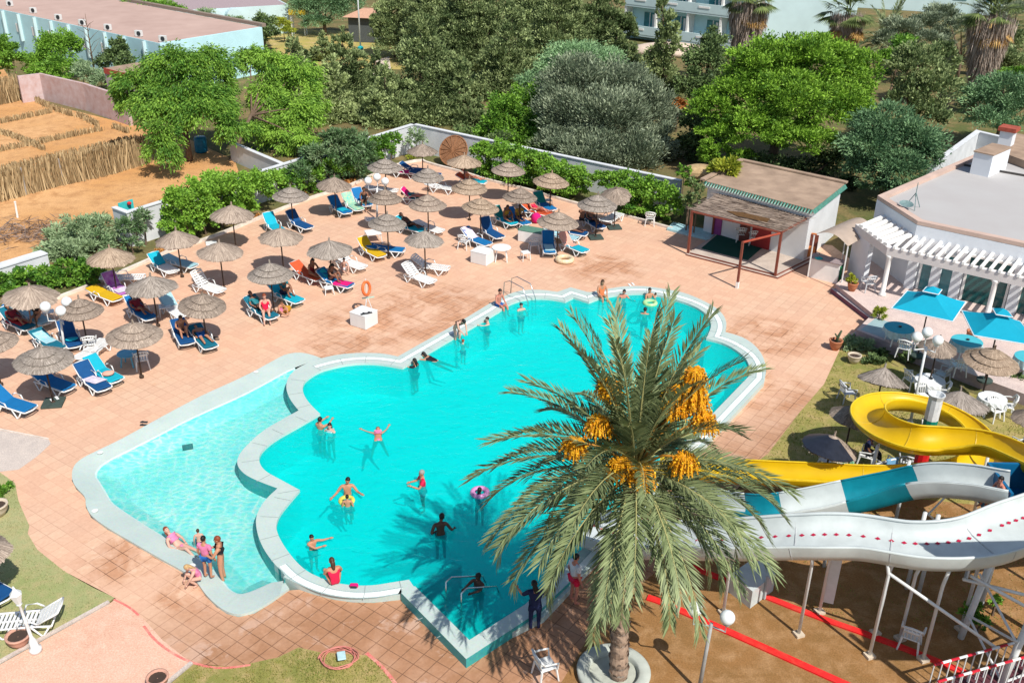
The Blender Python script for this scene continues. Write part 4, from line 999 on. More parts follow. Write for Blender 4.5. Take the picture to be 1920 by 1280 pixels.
# tarpaulin draped on the parasol
Q, T = canopy_quads('shag', 5); 
b = MB(); n_ = 10
for i in range(n_+1):
    for j in range(4):
        a = R(-160)+R(230)*i/n_; r_ = 0.22+0.31*j; b.v.append((r_*math.cos(a), r_*math.sin(a), 0.64-0.585*(r_/1.12)))
for i in range(n_):
    for j in range(3): b.f.append((i*4+j, i*4+j+1, (i+1)*4+j+1, (i+1)*4+j)); b.m.append(0)
tp_ = b.build('tarpaulin', mat('black_tarpaulin', (0.018,0.022,0.035), 0.45, 0.3, 4.0, 0.4), None, smooth=True)
cn_ = [c for c in pt.children if c.name.startswith('canopy')][0]
bpy.context.view_layer.update()
tp_.matrix_world = cn_.matrix_world @ Matrix.Translation((0,0,0.01)); tag(tp_, 'black tarpaulin draped over the straw parasol beside the yellow slide', 'tarpaulin')
# turquoise square parasols on the terrace
TQP = mat('turquoise_canvas', (0.003,0.36,0.52), 0.8, 0.06, 3.0, trans=0.15); TRIM = mat('white_piping', (0.7,0.72,0.72), 0.6)
def square_parasol(px, label):
    zr = 2.75; c = [G(x, y, zr) for x, y in px]; m_ = sum(c, V3())/4; t = thing('square_parasol', label, 'parasol', (m_.x, m_.y, 0.45), 0, 'turquoise canvas parasols on the terrace')
    P = [p-V3((m_.x, m_.y, 0.45)) for p in c]; top = V3((0,0,zr-0.45+0.68)); b = MB(); n_ = 6
    for i in range(4):
        a, d = P[i], P[(i+1) % 4]; vs = []
        for u in range(n_+1):
            for v_ in range(n_+1):
                e_ = a.lerp(d, v_/n_); p = e_.lerp(top, 1-u/n_); sag = -0.06*math.sin(math.pi*u/n_)-0.07*(u/n_)*math.sin(math.pi*v_/n_)*-1*0; vs.append((p.x, p.y, p.z+sag))
        b.add(vs, [(u*(n_+1)+v_, u*(n_+1)+v_+1, (u+1)*(n_+1)+v_+1, (u+1)*(n_+1)+v_) for u in range(n_) for v_ in range(n_)])
    b.build('canopy', TQP, t, smooth=False)
    b = MB()
    for i in range(4): b.tube([P[i]+V3((0,0,.0)), P[(i+1) % 4]], 0.025, 5)
    b.build('piping', TRIM, t)
    b = MB(); vt = [p*0.26 for p in P]; vs = [(p.x, p.y, top.z-0.03) for p in vt]+[(0,0,top.z+0.16)]; b.add(vs, [(0,1,4),(1,2,4),(2,3,4),(3,0,4)]); vn = b.build('vent_cap', TQP, t)
    b = MB()
    for i in range(4): b.tube([vs[i], vs[(i+1) % 4]], 0.02, 5)
    b.build('vent_piping', TRIM, vn)
    b = MB(); b.tube([(0,0,0),(0,0,top.z)], 0.03, 8); b.build('pole', WOODD, t)
    b = MB(); b.lathe([(0.02,0),(0.3,0),(0.3,0.07),(0.05,0.12)], 14); b.build('base', SLAB, t)
square_parasol([(1701,545),(1811,566),(1786,603),(1671,578)], 'bright turquoise square parasol over the cloth-covered table, left of the pair')
square_parasol([(1803,582),(1912,602),(1950,650),(1826,629)], 'bright turquoise square parasol at the right edge, nearer of the pair')
# wicker disc
t = thing('wicker_disc', 'large round brown wicker disc leaning on the white wall in the far corner', 'wicker disc', G(850,312,0))
M = Matrix.Translation((0,0.2,1.0)) @ Matrix.Rotation(R(-25), 4, 'Z') @ Matrix.Rotation(R(62), 4, 'X')
b = MB(); b.lathe([(0.02,0.10),(0.5,0.06),(1.0,-0.02),(1.0,-0.06),(0.02,0.02)], 28, 0, M); dk = b.build('woven_face', mat('brown_wicker', (0.34,0.17,0.085), 0.9, 0.5, 14.0, 0.6, col2=(0.13,0.06,0.03)), t)
b = MB(); b.tube([M @ V3((1.0*math.cos(a), 1.0*math.sin(a), 0)) for a in [2*math.pi*i/28 for i in range(28)]], 0.045, 6, closed=True); b.build('rim', mat('wicker_rim', (0.28,0.13,0.06), 0.8), t)
b = MB()
for k in range(8):
    a = math.pi*k/8; b.tube([M @ V3((math.cos(a), math.sin(a), 0.03)), M @ V3((0,0,0.13)), M @ V3((-math.cos(a), -math.sin(a), 0.03))], 0.025, 5)
b.build('spokes', mat('wicker_rim', (0.28,0.13,0.06), 0.8), t)
# ================================================================== loungers
CUSH = {
 'blue': mat('blue_mattress', (0.004,0.14,0.36), 0.8, 0.10, 3.0), 'navy': mat('navy_mattress', (0.004,0.065,0.20), 0.8, 0.12, 3.0),
 'turq': mat('turquoise_mattress', (0.004,0.36,0.48), 0.8, 0.08, 3.0), 'teal': mat('teal_mattress', (0.004,0.13,0.20), 0.8, 0.12, 3.0),
 'green': mat('green_teal_mattress', (0.004,0.20,0.17), 0.8, 0.1, 3.0), 'yellow': mat('yellow_mattress', (0.58,0.36,0.006), 0.8, 0.08, 3.0),
 'red': mat('red_towelling', (0.45,0.02,0.03), 0.9, 0.15, 6.0), 'orange': mat('orange_red_towelling', (0.55,0.09,0.03), 0.9, 0.15, 6.0),
 'pink': mat('hot_pink_towelling', (0.62,0.008,0.16), 0.9, 0.1, 6.0), 'purple': mat('purple_towelling', (0.32,0.02,0.34), 0.9, 0.2, 5.0, col2=(0.55,0.30,0.55)),
 'peach': mat('peach_towelling', (0.68,0.34,0.26), 0.9, 0.1, 5.0), 'white': mat('white_towelling', (0.68,0.66,0.70), 0.9, 0.08, 5.0, col2=(0.60,0.45,0.62)),
 'lilac': mat('lilac_white_towelling', (0.62,0.56,0.66), 0.9, 0.25, 6.0), 'multi': mat('green_yellow_striped_towelling', (0.50,0.60,0.30), 0.9, 0.3, 9.0, col2=(0.08,0.45,0.45)),
 'cyan': mat('pale_cyan_towelling', (0.20,0.58,0.62), 0.9, 0.2, 7.0, col2=(0.45,0.52,0.60)), 'aqua': mat('pale_aqua_mattress', (0.30,0.50,0.56), 0.8, 0.08, 3.0), 'ochre': mat('ochre_towelling', (0.45,0.24,0.02), 0.9, 0.2, 6.0)}
_L = {}
def lounger_parts(ang):
    key = round(ang)
    if key in _L: return _L[key]
    ca, sa = math.cos(R(ang)), math.sin(R(ang)); px0 = -0.28; z0 = 0.34
    f = MB()
    for s in (-1, 1):
        y = s*0.32
        f.tube([(0.95,y*0.85,z0-0.02),(0.90,y,z0),(px0,y,z0),(-0.72,y,z0-0.03)], 0.030, 6)
        f.tube([(px0,y*0.97,z0),(px0-0.76*ca,y*0.97,z0+0.76*sa)], 0.026, 6)
    f.tube([(0.95,-0.27,z0-0.02),(0.99,0,z0-0.03),(0.95,0.27,z0-0.02)], 0.030, 6)
    f.tube([(px0-0.76*ca,-0.31,z0+0.76*sa),(px0-0.80*ca,0,z0+0.80*sa),(px0-0.76*ca,0.31,z0+0.76*sa)], 0.03, 6)
    f.tube([(-0.72,-0.32,z0-0.03),(-0.72,0.32,z0-0.03)], 0.024, 6)
    if ang > 12: f.tube([(px0-0.45*ca,0,z0+0.45*sa-0.03),(-0.68,0,z0-0.03)], 0.02, 5)
    legs = []
    for s in (-1, 1):
        y = s*0.325
        for x in (0.55, -0.45):
            l = MB(); l.tube([(x+0.24,y,z0-0.02),(x+0.03,y,0.02),(x-0.03,y,0.02),(x-0.22,y,z0-0.02)], 0.028, 6); legs.append(l)
    arm = []
    for s in (-1, 1):
        a = MB(); y = s*0.36; a.tube([(px0+0.42,y,z0),(px0+0.34,y,z0+0.19),(px0+0.05,y,z0+0.22),(px0-0.12,y,z0+0.10)], 0.024, 6); arm.append(a)
    st = MB(); st.rbox(((0.93+px0)/2,0,z0+0.035), (0.93-px0,0.60,0.07), 0.03)
    bk = MB(); M = Matrix.Translation((px0,0,z0)) @ Matrix.Rotation(-R(180-ang) if False else R(ang), 4, 'Y'); bk.rbox((-0.385,0,0.035), (0.77,0.60,0.07), 0.03, M=M)
    ss = MB(); sb = MB()
    for k in range(11): ss.box((px0+0.06+k*0.108,0,z0), (0.07,0.60,0.02))
    ss.box((0.33,0,z0-0.025),(1.2,0.05,0.03))
    for k in range(6): sb.box((-0.08-k*0.12,0,0.0), (0.085,0.60,0.02), M=M)
    sb.box((-0.38,0,-0.025),(0.76,0.05,0.03), M=M)
    d = {'frame': f.build('frame', PLASTIC, None, smooth=True), 'seat': st.build('seat_cushion', CUSH['blue']), 'back': bk.build('backrest_cushion', CUSH['blue']), 'sslat': ss.build('seat_slats', PLASTIC), 'bslat': sb.build('backrest_slats', PLASTIC)}
    d['legs'] = [l.build('leg', PLASTIC, None, smooth=True) for l in legs]; d['arms'] = [a.build('armrest', PLASTIC, None, smooth=True) for a in arm]
    r_ = {k: ([o.data for o in v] if isinstance(v, list) else v.data) for k, v in d.items()}
    for v in d.values():
        for o in (v if isinstance(v, list) else [v]): bpy.data.objects.remove(o)
    _L[key] = r_; return r_
GL = 'sun loungers on the terrace'
LO = {}
def lounger(key, head, foot, col, ang, label, backcol=None, zh=0.5):
    a, f = G(*head, zh), G(*foot, 0.32); d = V3((f.x-a.x, f.y-a.y, 0)); yaw = math.atan2(d.y, d.x); d.normalize()
    c = V3((f.x, f.y, 0))-d*0.93
    t = thing('sun_lounger', label, 'sun lounger', c, yaw, GL); D = lounger_parts(ang)
    link('frame', D['frame'], t)
    for m_ in D['legs']: link('leg', m_, t)
    for m_ in D['arms']: link('armrest', m_, t)
    if col is None or col == 'slat': link('seat_slats', D['sslat'], t)
    else: link('seat_cushion', D['seat'], t, [CUSH[col]])
    bc = backcol or col
    if bc is None or bc == 'slat': link('backrest_slats', D['bslat'], t)
    else: link('backrest_cushion', D['back'], t, [CUSH[bc]])
    LO[key] = (c, yaw, ang); return t
LT = [
('a1',(-14,738),(58,768),'blue',35,'plain blue lounger at the far left, just above the concrete pad'),
('a2',(85,705),(131,729),'blue',25,'blue lounger half in the shade of the wide tiered parasol, lower left'),
('a3',(150,690),(196,730),'navy',40,'deep blue lounger with a lilac towel on its seat, left of a touching pair'),
('a4',(172,682),(220,714),'turq',40,'bright turquoise lounger with a pink bag on it, right of a touching pair'),
('a5',(80,630),(112,655),'teal',20,'teal lounger with a pale cyan towel beside the left lamp post'),
('a6',(123,615),(142,650),'navy',42,'navy lounger with turquoise shorts on it behind the left lamp post'),
('a7',(168,652),(200,636),'slat',5,'white lounger end showing behind a white chair, left'),
('a8',(18,592),(57,616),'teal',42,'teal lounger with a red towel under the farthest left parasol','teal'),
('a9',(44,580),(88,606),'aqua',40,'grey-blue lounger under the farthest left parasol, with a woman in a bikini'),
('b1',(205,525),(236,552),'purple',45,'lounger covered by a purple and pink towel beside the shrub'),
('b2',(180,540),(221,562),'yellow',8,'yellow lounger foot showing beside the purple towel'),
('b3',(243,567),(284,598),'blue',48,'blue lounger carrying the person in dark red'),
('b4',(310,562),(344,592),'slat',38,'white lounger with a pale blue headrest next to the person in dark red','aqua'),
('b5',(285,484),(326,510),'slat',40,'white lounger with a turquoise back cushion beside the left kerb','turq'),
('b6',(326,484),(364,500),'aqua',12,'pale grey lounger lying flat in the shade beside the turquoise cushion'),
('b7',(368,524),(415,546),'slat',55,'white slatted lounger with a steep back, alone left of centre'),
('b8',(226,514),(270,519),'slat',5,'white lounger lying flat along the left kerb'),
('c1',(338,614),(352,645),'navy',25,'navy lounger with a sunbather hugging his knees, left of a pair'),
('c2',(368,617),(396,652),'teal',20,'teal lounger with a sunbather in blue trunks, right of a pair'),
('c3',(472,568),(513,596),'teal',38,'teal lounger with a dark patterned towel and several people'),
('c4',(522,543),(562,566),'turq',30,'turquoise lounger behind the group of people, half in shade'),
('c5',(565,504),(600,524),'orange',30,'lounger covered by an orange-red towel'),
('c6',(600,516),(658,537),'blue',40,'blue lounger with a hot pink towel across its foot'),
('c7',(645,483),(681,502),'slat',35,'white slatted lounger right of the pink towel'),
('d1',(676,455),(716,481),'yellow',42,'yellow lounger in front of a tiered parasol'),
('d2',(700,459),(757,470),'blue',10,'blue lounger lying flat behind the yellow one'),
('d3',(507,415),(528,435),'turq',50,'turquoise lounger back showing above a straw parasol, by the left kerb'),
('d4',(538,405),(580,428),'navy',50,'navy lounger with a steep back by the left kerb'),
('d5',(615,374),(652,400),'blue',45,'blue lounger with a turquoise towel, leftmost of three together'),
('d6',(640,366),(674,394),'multi',40,'lounger hidden by a green and yellow towel, middle of three together'),
('d7',(661,360),(690,386),'blue',48,'blue lounger with a bright towel at its foot, rightmost of three together'),
('d8',(712,350),(744,358),'slat',10,'white lounger behind the middle globe lamp'),
('e1',(758,318),(784,326),'pink',30,'lounger under an ochre and pink towel in the far corner','ochre'),
('e2',(782,314),(803,321),'navy',30,'navy lounger in the far corner beside the pink towel'),
('e3',(800,322),(826,329),'navy',10,'navy lounger end just right of a tiered parasol, far corner'),
('e4',(868,332),(910,343),'turq',25,'lounger with a coral towel and turquoise foot near the green bin','orange'),
('e5',(828,346),(855,355),'slat',10,'white lounger in front of a thin shadow, below the wicker disc'),
('e6',(762,365),(808,374),'teal',45,'teal lounger with a pink-topped back, upper centre','pink'),
('e7',(700,408),(752,410),'slat',8,'white lounger lying in the shade beside the middle lamp post'),
('e8',(763,420),(795,434),'turq',40,'turquoise lounger with a dark-skinned sunbather, upper centre'),
('e9',(795,418),(827,434),'slat',8,'white lounger right of the dark-skinned sunbather'),
('f1',(898,418),(938,446),'navy',62,'navy lounger with the tallest, steepest back, upper centre'),
('f2',(865,434),(916,459),'blue',38,'blue lounger with a white striped towel on its back'),
('f3',(938,404),(965,421),'turq',50,'turquoise lounger with two people sitting on it','green'),
('f4',(966,404),(988,421),'blue',35,'blue lounger right of the two people sitting together'),
('f5',(985,382),(990,398),'blue',40,'blue lounger end-on with a red bag, behind the seated couple'),
('f6',(1003,370),(1036,394),'blue',50,'lounger with a sea-green back near the right-hand hedge','green'),
('f7',(1014,394),(1035,404),'orange',30,'lounger with an orange-red towel and a reclining woman'),
('f8',(1027,447),(1031,475),'blue',50,'large bright blue lounger facing the pool under a pointed parasol'),
('f9',(1052,448),(1098,472),'turq',45,'lounger with a peach towel on its back and a turquoise foot','peach'),
('g1',(1046,436),(1082,449),'aqua',30,'pale lounger behind the peach towel'),
('g2',(1064,428),(1099,440),'navy',15,'navy lounger with a person lying in the shade beside the dark slab'),
('g3',(1105,408),(1128,428),'navy',45,'navy lounger beside the man seen from behind'),
('g4',(1138,408),(1162,400),'slat',8,'white lounger end by the tilted pale parasol'),
('h1',(757,503),(811,529),'slat',42,'front white slatted lounger of a pair at the middle of the terrace'),
('h2',(783,490),(840,504),'slat',35,'rear white slatted lounger of a pair at the middle of the terrace'),
('k1',(72,1150),(-20,1168),'slat',30,'white slatted lounger on the near lawn beside the ornate lantern'),
('k2',(-60,1075),(12,1122),'navy',30,'navy lounger on the near lawn cut off by the left edge'),
]
for a in LT: lounger(*a)
# towels laid over loungers (things of their own)
def towel(key, u0, u1, col, label, w=0.62, cat='towel', skew=0.06):
    c, yaw, ang = LO[key]; ca, sa = math.cos(R(ang)), math.sin(R(ang))
    def at(u):   # u in metres from the hinge, positive to the foot
        return (-0.28+u, 0.34+0.085) if u >= 0 else (-0.28+u*ca-0.085*sa*0, 0.34-u*sa+0.085)
    rg = random.Random(len(label)*7); b = MB(); n_ = 8
    for i in range(n_+1):
        u = u0+(u1-u0)*i/n_; x, z = at(u)
        for j in range(5): 
            y = (j/4-0.5)*w+skew*(i/n_-0.5); b.v.append((x+rg.uniform(-.01,.01), y, z+rg.uniform(0,.018)-(0.06 if (j in (0,4) and w > 0.6) else 0)))
    for i in range(n_):
        for j in range(4): b.f.append((i*5+j, (i+1)*5+j, (i+1)*5+j+1, i*5+j+1)); b.m.append(0)
    o = b.build('towel', CUSH[col], None, smooth=True); o.location = c; o.rotation_euler = (0,0,yaw); return tag(o, label, cat)
towel('a3',0.05,0.75,'lilac','lilac and white towel spread on the deep blue lounger of a touching pair',0.5,skew=0.25)
towel('a5',-0.5,0.55,'cyan','pale cyan patterned towel on the teal lounger beside the left lamp post',0.45)
towel('a8',-0.1,0.85,'red','red towel with a white mark hanging over the farthest left lounger',0.66)
towel('b1',0.55,1.1,'lilac','pale pink end of a towel on the purple-covered lounger',0.6)
towel('c3',-0.7,0.2,'teal','dark teal patterned towel on the lounger with several people',0.64)
towel('c6',0.35,1.18,'pink','hot pink towel hanging over the foot of a blue lounger',0.7)
towel('c6',-0.65,-0.1,'turq','turquoise towel over the back of the lounger with the pink towel',0.64)
towel('d5',0.3,1.0,'turq','turquoise towel on the leftmost of three loungers together',0.64)
towel('d7',0.5,1.15,'multi','green and yellow towel at the foot of the rightmost of three loungers',0.64)
towel('e6',0.15,0.9,'green','sea-green towel on the teal lounger with a pink-topped back',0.64)
towel('f2',-0.72,0.2,'white','white and mauve striped towel on the back of a blue lounger',0.55)
towel('f8',0.2,1.1,'cyan','pale patterned towel on the large bright blue lounger',0.5)
towel('f9',-0.72,0.45,'peach','peach towel covering the back and middle of a turquoise lounger',0.66)
towel('g3',-0.6,0.3,'green','dark green towel on the navy lounger beside the man seen from behind',0.6)
def lump(name, px, z, size, m_, label, cat, yaw=0.3):
    t = MB(); t.ball((0,0,size[2]*0.5), (size[0]/2,size[1]/2,size[2]/2), 12); t.ball((size[0]*0.25,size[1]*.1,size[2]*0.55), (size[0]*.3,size[1]*.35,size[2]*.4), 10)
    o = t.build(name, m_, None, smooth=True); o.location = G(px[0], px[1], z); o.rotation_euler = (0,0,yaw); return tag(o, label, cat)
lump('bag', (203,704), 0.42, (0.45,0.3,0.2), CUSH['peach'], 'soft pink bag lying on the bright turquoise lounger', 'bag')
lump('swim_shorts', (134,638), 0.44, (0.5,0.3,0.12), CUSH['turq'], 'turquoise shorts dropped on the navy lounger behind the left lamp post', 'shorts')
lump('backpack', (16,607), 0.0, (0.45,0.4,0.4), CUSH['navy'], 'navy backpack on the tiles at the far left', 'bag')
lump('beach_bag', (12,592), 0.1, (0.3,0.3,0.6), CUSH['blue'], 'blue bag standing behind the teal lounger at the far left', 'bag')
lump('beach_bag', (990,388), 0.4, (0.35,0.25,0.25), CUSH['red'], 'red bag on the end-on blue lounger behind the seated couple', 'bag')
lump('beach_bag', (536,586), 0.0, (0.5,0.35,0.35), CUSH['ochre'], 'ochre and pink beach bag on the tiles in front of the teal lounger group', 'bag')
# ================================================================== plastic chairs, stools, tables
_ch = None
def make_chair_meshes():
    s = MB(); s.rbox((0,0,0.43), (0.46,0.46,0.035), 0.015)
    k = MB()
    for i in range(5):
        x = -0.18+i*0.09; k.tube([(x,0.20,0.44),(x*1.1,0.25,0.66),(x*1.12,0.29,0.84)], 0.018, 5)
    k.tube([(-0.27,0.16,0.66),(-0.24,0.27,0.82),(0,0.31,0.87),(0.24,0.27,0.82),(0.27,0.16,0.66)], 0.032, 6)
    k.box((0,0.262,0.70),(0.42,0.02,0.09))
    legs = []
    for sx in (-1, 1):
        for sy in (-1, 1):
            l = MB(); l.tube([(sx*0.21,sy*0.20,0.43),(sx*0.26,sy*0.26,0.0)], [0.035,0.024], 6); legs.append(l)
    arms = []
    for sx in (-1, 1):
        a = MB(); a.tube([(sx*0.25,-0.22,0.42),(sx*0.285,-0.22,0.63),(sx*0.285,0.05,0.67),(sx*0.27,0.18,0.67)], 0.026, 6); arms.append(a)
    obs = [s.build('seat', PLASTIC), k.build('backrest', PLASTIC, None, smooth=True)]+[l.build('leg', PLASTIC) for l in legs]+[a.build('armrest', PLASTIC) for a in arms]
    r_ = [(o.name.split('.')[0], o.data) for o in obs]
    for o in obs: bpy.data.objects.remove(o)
    return r_
GC = 'white plastic garden chairs'
def chair(px, yaw, label, z=0.0, m_=None, sc=1.0):
    global _ch
    if _ch is None: _ch = make_chair_meshes()
    t = thing('garden_chair', label, 'chair', G(px[0], px[1], z), R(yaw), GC); t.scale = (sc,)*3
    for nm, me in _ch: link(nm, me, t, [m_] if m_ else None)
    return t
def stool(px, label, z=0.0, h=0.42, m_=PLASTIC, yaw=20, cat='stool', w=0.42):
    t = thing('stool', label, cat, G(px[0], px[1], z), R(yaw)); b = MB(); b.rbox((0,0,h), (w,w,0.05), 0.02); b.build('seat', m_, t)
    for sx in (-1, 1):
        for sy in (-1, 1):
            b = MB(); b.tube([(sx*w*.42,sy*w*.42,h-.02),(sx*w*.5,sy*w*.5,0)], 0.022, 5); b.build('leg', m_, t)
    return t
def round_table(px, r_, label, z=0.0, h=0.72, cloth=None, m_=PLASTIC):
    t = thing('round_table', label, 'table', G(px[0], px[1], z)); b = MB(); b.lathe([(0.01,h-.03),(r_*.97,h-.03),(r_,h-.015),(r_*.98,h),(0.01,h)], 24); b.build('tabletop', m_, t)
    for k in range(4):
        a = R(45+90*k); b = MB(); b.tube([(math.cos(a)*r_*.6,math.sin(a)*r_*.6,h-.03),(math.cos(a)*r_*.85,math.sin(a)*r_*.85,0)], 0.03, 6); b.build('leg', m_, t)
    if cloth:
        b = MB(); n_ = 32; vs = [(0,0,h+.008)]+[(r_*1.02*math.cos(2*math.pi*i/n_), r_*1.02*math.sin(2*math.pi*i/n_), h+.006) for i in range(n_)]
        vs += [(r_*(1.06+.05*math.cos(i*math.pi))*math.cos(2*math.pi*i/n_), r_*(1.06+.05*math.cos(i*math.pi))*math.sin(2*math.pi*i/n_), h-.12-.20*abs(math.sin(2*2*math.pi*i/n_))) for i in range(n_)]
        fs = [(0, 1+i, 1+(i+1) % n_) for i in range(n_)]+[(1+i, 1+n_+i, 1+n_+(i+1) % n_, 1+(i+1) % n_) for i in range(n_)]; mi = [0]*n_+[1]*n_
        b.v = vs; b.f = fs; b.m = mi; o = b.build('tablecloth', cloth); o.location = t.location; tag(o, 'cloth draped over the '+label, 'tablecloth')
        b = MB(); b.lathe([(0.02,0),(0.06,0.0),(0.07,0.05),(0.03,0.05)], 10); o = b.build('ashtray', mat('dark_ashtray', (0.02,0.025,0.03), 0.3)); o.location = t.location+V3((0.05,0.05,h+.01)); tag(o, 'ashtray on the '+label, 'ashtray')
    return t
CLT = [mat('turquoise_tablecloth', (0.06,0.42,0.50), 0.8, 0.1, 3.0), mat('lace_edge', (0.45,0.58,0.60), 0.85, 0.2, 12.0)]
CLW = [mat('white_tablecloth', (0.66,0.69,0.70), 0.8, 0.06, 3.0), mat('white_tablecloth', (0.66,0.69,0.70))]
chair((171,660), 200, 'white plastic chair beside the navy lounger near the left lamp post')
chair((268,690), 205, 'white plastic chair by the small blue table under a tiered parasol')
chair((870,466), 160, 'white plastic chair in front of the blue lounger with a striped towel')
chair((1001,472), 190, 'grey shaded plastic chair left of the large bright blue lounger', m_=PLASTG)
chair((1218,422), 170, 'white plastic chair with a dark bag on it, alone by the right-hand hedge')
chair((1388,452), 175, 'left cream chair under the reed pergola', 0.17)
chair((1412,458), 175, 'right cream chair under the reed pergola', 0.17)
chair((1626,545), 190, 'grey shaded plastic chair on the terrace behind the round column', 0.45, PLASTG)
chair((1022,1268), 115, 'white plastic chair alone on the tiles beside the round palm planter')
chair((1704,1212), 150, 'white plastic chair under the white wavy slide, beside the red kerb')
chair((1706,728), 110, 'white plastic chair left of the white-clothed lawn table')
chair((1763,718), 220, 'grey-blue shaded plastic chair behind the white-clothed lawn table', m_=PLASTG)
chair((1760,752), 250, 'white plastic chair right of the white-clothed lawn table')
chair((1726,760), 10, 'white plastic chair in front of the white-clothed lawn table')
chair((1883,778), 250, 'white plastic chair at the right-hand lawn table')
chair((1862,786), 20, 'white plastic chair in front of the right-hand lawn table')
chair((1586,752), 100, 'grey plastic chair half hidden by the small bedraggled parasol', m_=PLASTG)
chair((1622,872), 240, 'white plastic chair right of the tarpaulin-covered parasol')
chair((1655,892), 200, 'plastic chair with a light blue towel over its back', m_=PLASTIC)
chair((1546,880), 60, 'white plastic chair left of the green plastic tub')
chair((1697,888), 160, 'grey plastic chair behind the red and white slide mast', m_=PLASTG)
chair((1692,668), 150, 'white plastic chair in the dappled shade of the terrace edge', 0.45)
chair((1794,702), 180, 'cream plastic chair on the terrace beside the tiered parasol', 0.45)
chair((1912,850), 200, 'white plastic chair at the right edge beyond the yellow chute')
chair((1640,925), 90, 'grey plastic chair tipped in the shadow under the teal slide', m_=PLASTG)
stool((985,487), 'white slatted stool on the open tiles left of the big blue lounger')
stool((311,590), 'low white side table between the dark red person and a white lounger', cat='side table', w=0.5)
stool((617,550), 'low white side table in front of the blue lounger with pink towel', cat='side table', h=0.3)
stool((1027,388), 'white side table in front of the sea-green lounger', cat='side table')
stool((398,470), 'white side table with a woven top beside the left kerb', cat='side table', w=0.55)
stool((700,452), 'flat white table between tiered parasol and yellow lounger', cat='side table', w=0.8, h=0.5)
stool((95,600), 'white side table beside the woman in a bikini, far left', cat='side table')
round_table((243,684), 0.42, 'small round pale blue table under a tiered parasol', h=0.55, m_=mat('pale_blue_plastic', (0.12,0.42,0.58), 0.4))
round_table((940,488), 0.50, 'round white plastic table on the open tiles beside the large white box')
round_table((1737,742), 0.55, 'white-clothed round table on the lawn beside the lamp', cloth=CLW)
round_table((1853,776), 0.50, 'second white-clothed round table on the lawn with one chair each side', cloth=CLW)
round_table((1680,643), 0.60, 'turquoise-clothed table under the left square parasol', 0.45, cloth=CLT)
round_table((1806,668), 0.60, 'turquoise-clothed table beside the brown pot on the terrace', 0.45, cloth=CLT)
round_table((1925,700), 0.60, 'turquoise-clothed table with edge cut off at the right of the terrace', 0.45, cloth=CLT)
tw = [c for c in bpy.data.objects if c.get('label') == 'plastic chair with a light blue towel over its back'][0]
b = MB(); b.rbox((0,0.27,0.70),(0.5,0.1,0.36),0.03); b.rbox((0,0.18,0.62),(0.46,0.05,0.3),0.02); o = b.build('towel', mat('light_blue_towelling', (0.16,0.38,0.62), 0.9)); o.location = tw.location; o.rotation_euler = tw.rotation_euler; tag(o, 'light blue towel hung on a white chair under the yellow chute', 'towel')
# boxes and counters
def block(px, size, yaw, label, cat, m_, z=0.0, top=None, name='storage_box'):
    t = thing(name, label, cat, G(px[0], px[1], z), R(yaw)); b = MB(); b.rbox((0,0,size[2]/2), size, 0.03); b.build('body', m_, t)
    b = MB(); b.rbox((0,0,size[2]+0.02), (size[0]*1.02,size[1]*1.02,0.045), 0.015); b.build('lid', top or m_, t); return t
block((905,491), (0.95,0.85,0.62), -30, 'large plain white box standing on the open tiles beside the round white table', 'box', PLASTIC)
block((683,608), (0.90,0.85,0.62), -32, 'white box with dark sandals on its lid, at the foot of the lifebuoy stand', 'box', PLASTIC)
block((1000,452), (1.5,0.8,0.62), -25, 'white box with a dull green top behind the large blue lounger', 'box', WHITE, top=mat('dull_green_top', (0.10,0.22,0.16), 0.7))
t = thing('sandals', 'two dark sandals lying on the lid of the white lifebuoy box', 'sandals', G(682,589,0.67))
for k, (x, y) in enumerate(((0,0),(0.22,0.1))):
    b = MB(); b.rbox((x,y,0.02),(0.28,0.11,0.04),0.02, R(30)); b.rbox((x,y,0.05),(0.1,0.12,0.05),0.02, R(30)); b.build('sandal', DARK, t)
def sandal(px, label, m_=DARK, z=0.0):
    t = thing('sandals', label, 'sandals', G(px[0], px[1], z), rnd.random()*3)
    for k in range(2):
        b = MB(); b.rbox((k*0.2,k*0.06-.03,0.015),(0.1,0.27,0.03),0.012); b.tube([(k*0.2-.05,k*.06,.02),(k*.2,k*.06+.03,.06),(k*.2+.05,k*.06,.02)],0.012,5); b.build('sandal', m_, t)
sandal((268,797), 'dark sandals on the tiles above the paddling pool rim'); sandal((800,533), 'dark sandals in front of the paired white loungers')
sandal((816,646), 'dark sandals on the wet tiles beside the long straight pool edge'); sandal((1180,534), 'pale sandals on the far pool edge behind the bather', PLASTIC)
sandal((404,637), 'dark sandals beside the sunbather in blue trunks'); sandal((97,750), 'pale sandals on the dark slab of the lower left parasol', PLASTIC, 0.1)
t = thing('lifebuoy_stand', 'rickety white stand holding an orange lifebuoy behind the sandal box', 'stand', G(690,590,0))
for a in (0, 120, 240):
    b = MB(); b.tube([(0.28*math.cos(R(a)),0.28*math.sin(R(a)),0),(0,0,0.95)], 0.02, 5); b.build('leg', METALW, t)
b = MB(); b.tube([(0,0,0.9),(-.02,0,1.75)], 0.022, 6); b.build('mast', METALW, t)
b = MB(); b.box((0.05,0,0.85),(0.55,0.04,0.05), R(20)); b.build('crossbar', mat('pale_mint_paint', (0.42,0.60,0.50), 0.6), t)
M = Matrix.Translation((0,-.06,1.32)) @ Matrix.Rotation(R(60), 4, 'Z') @ Matrix.Rotation(R(82), 4, 'X')
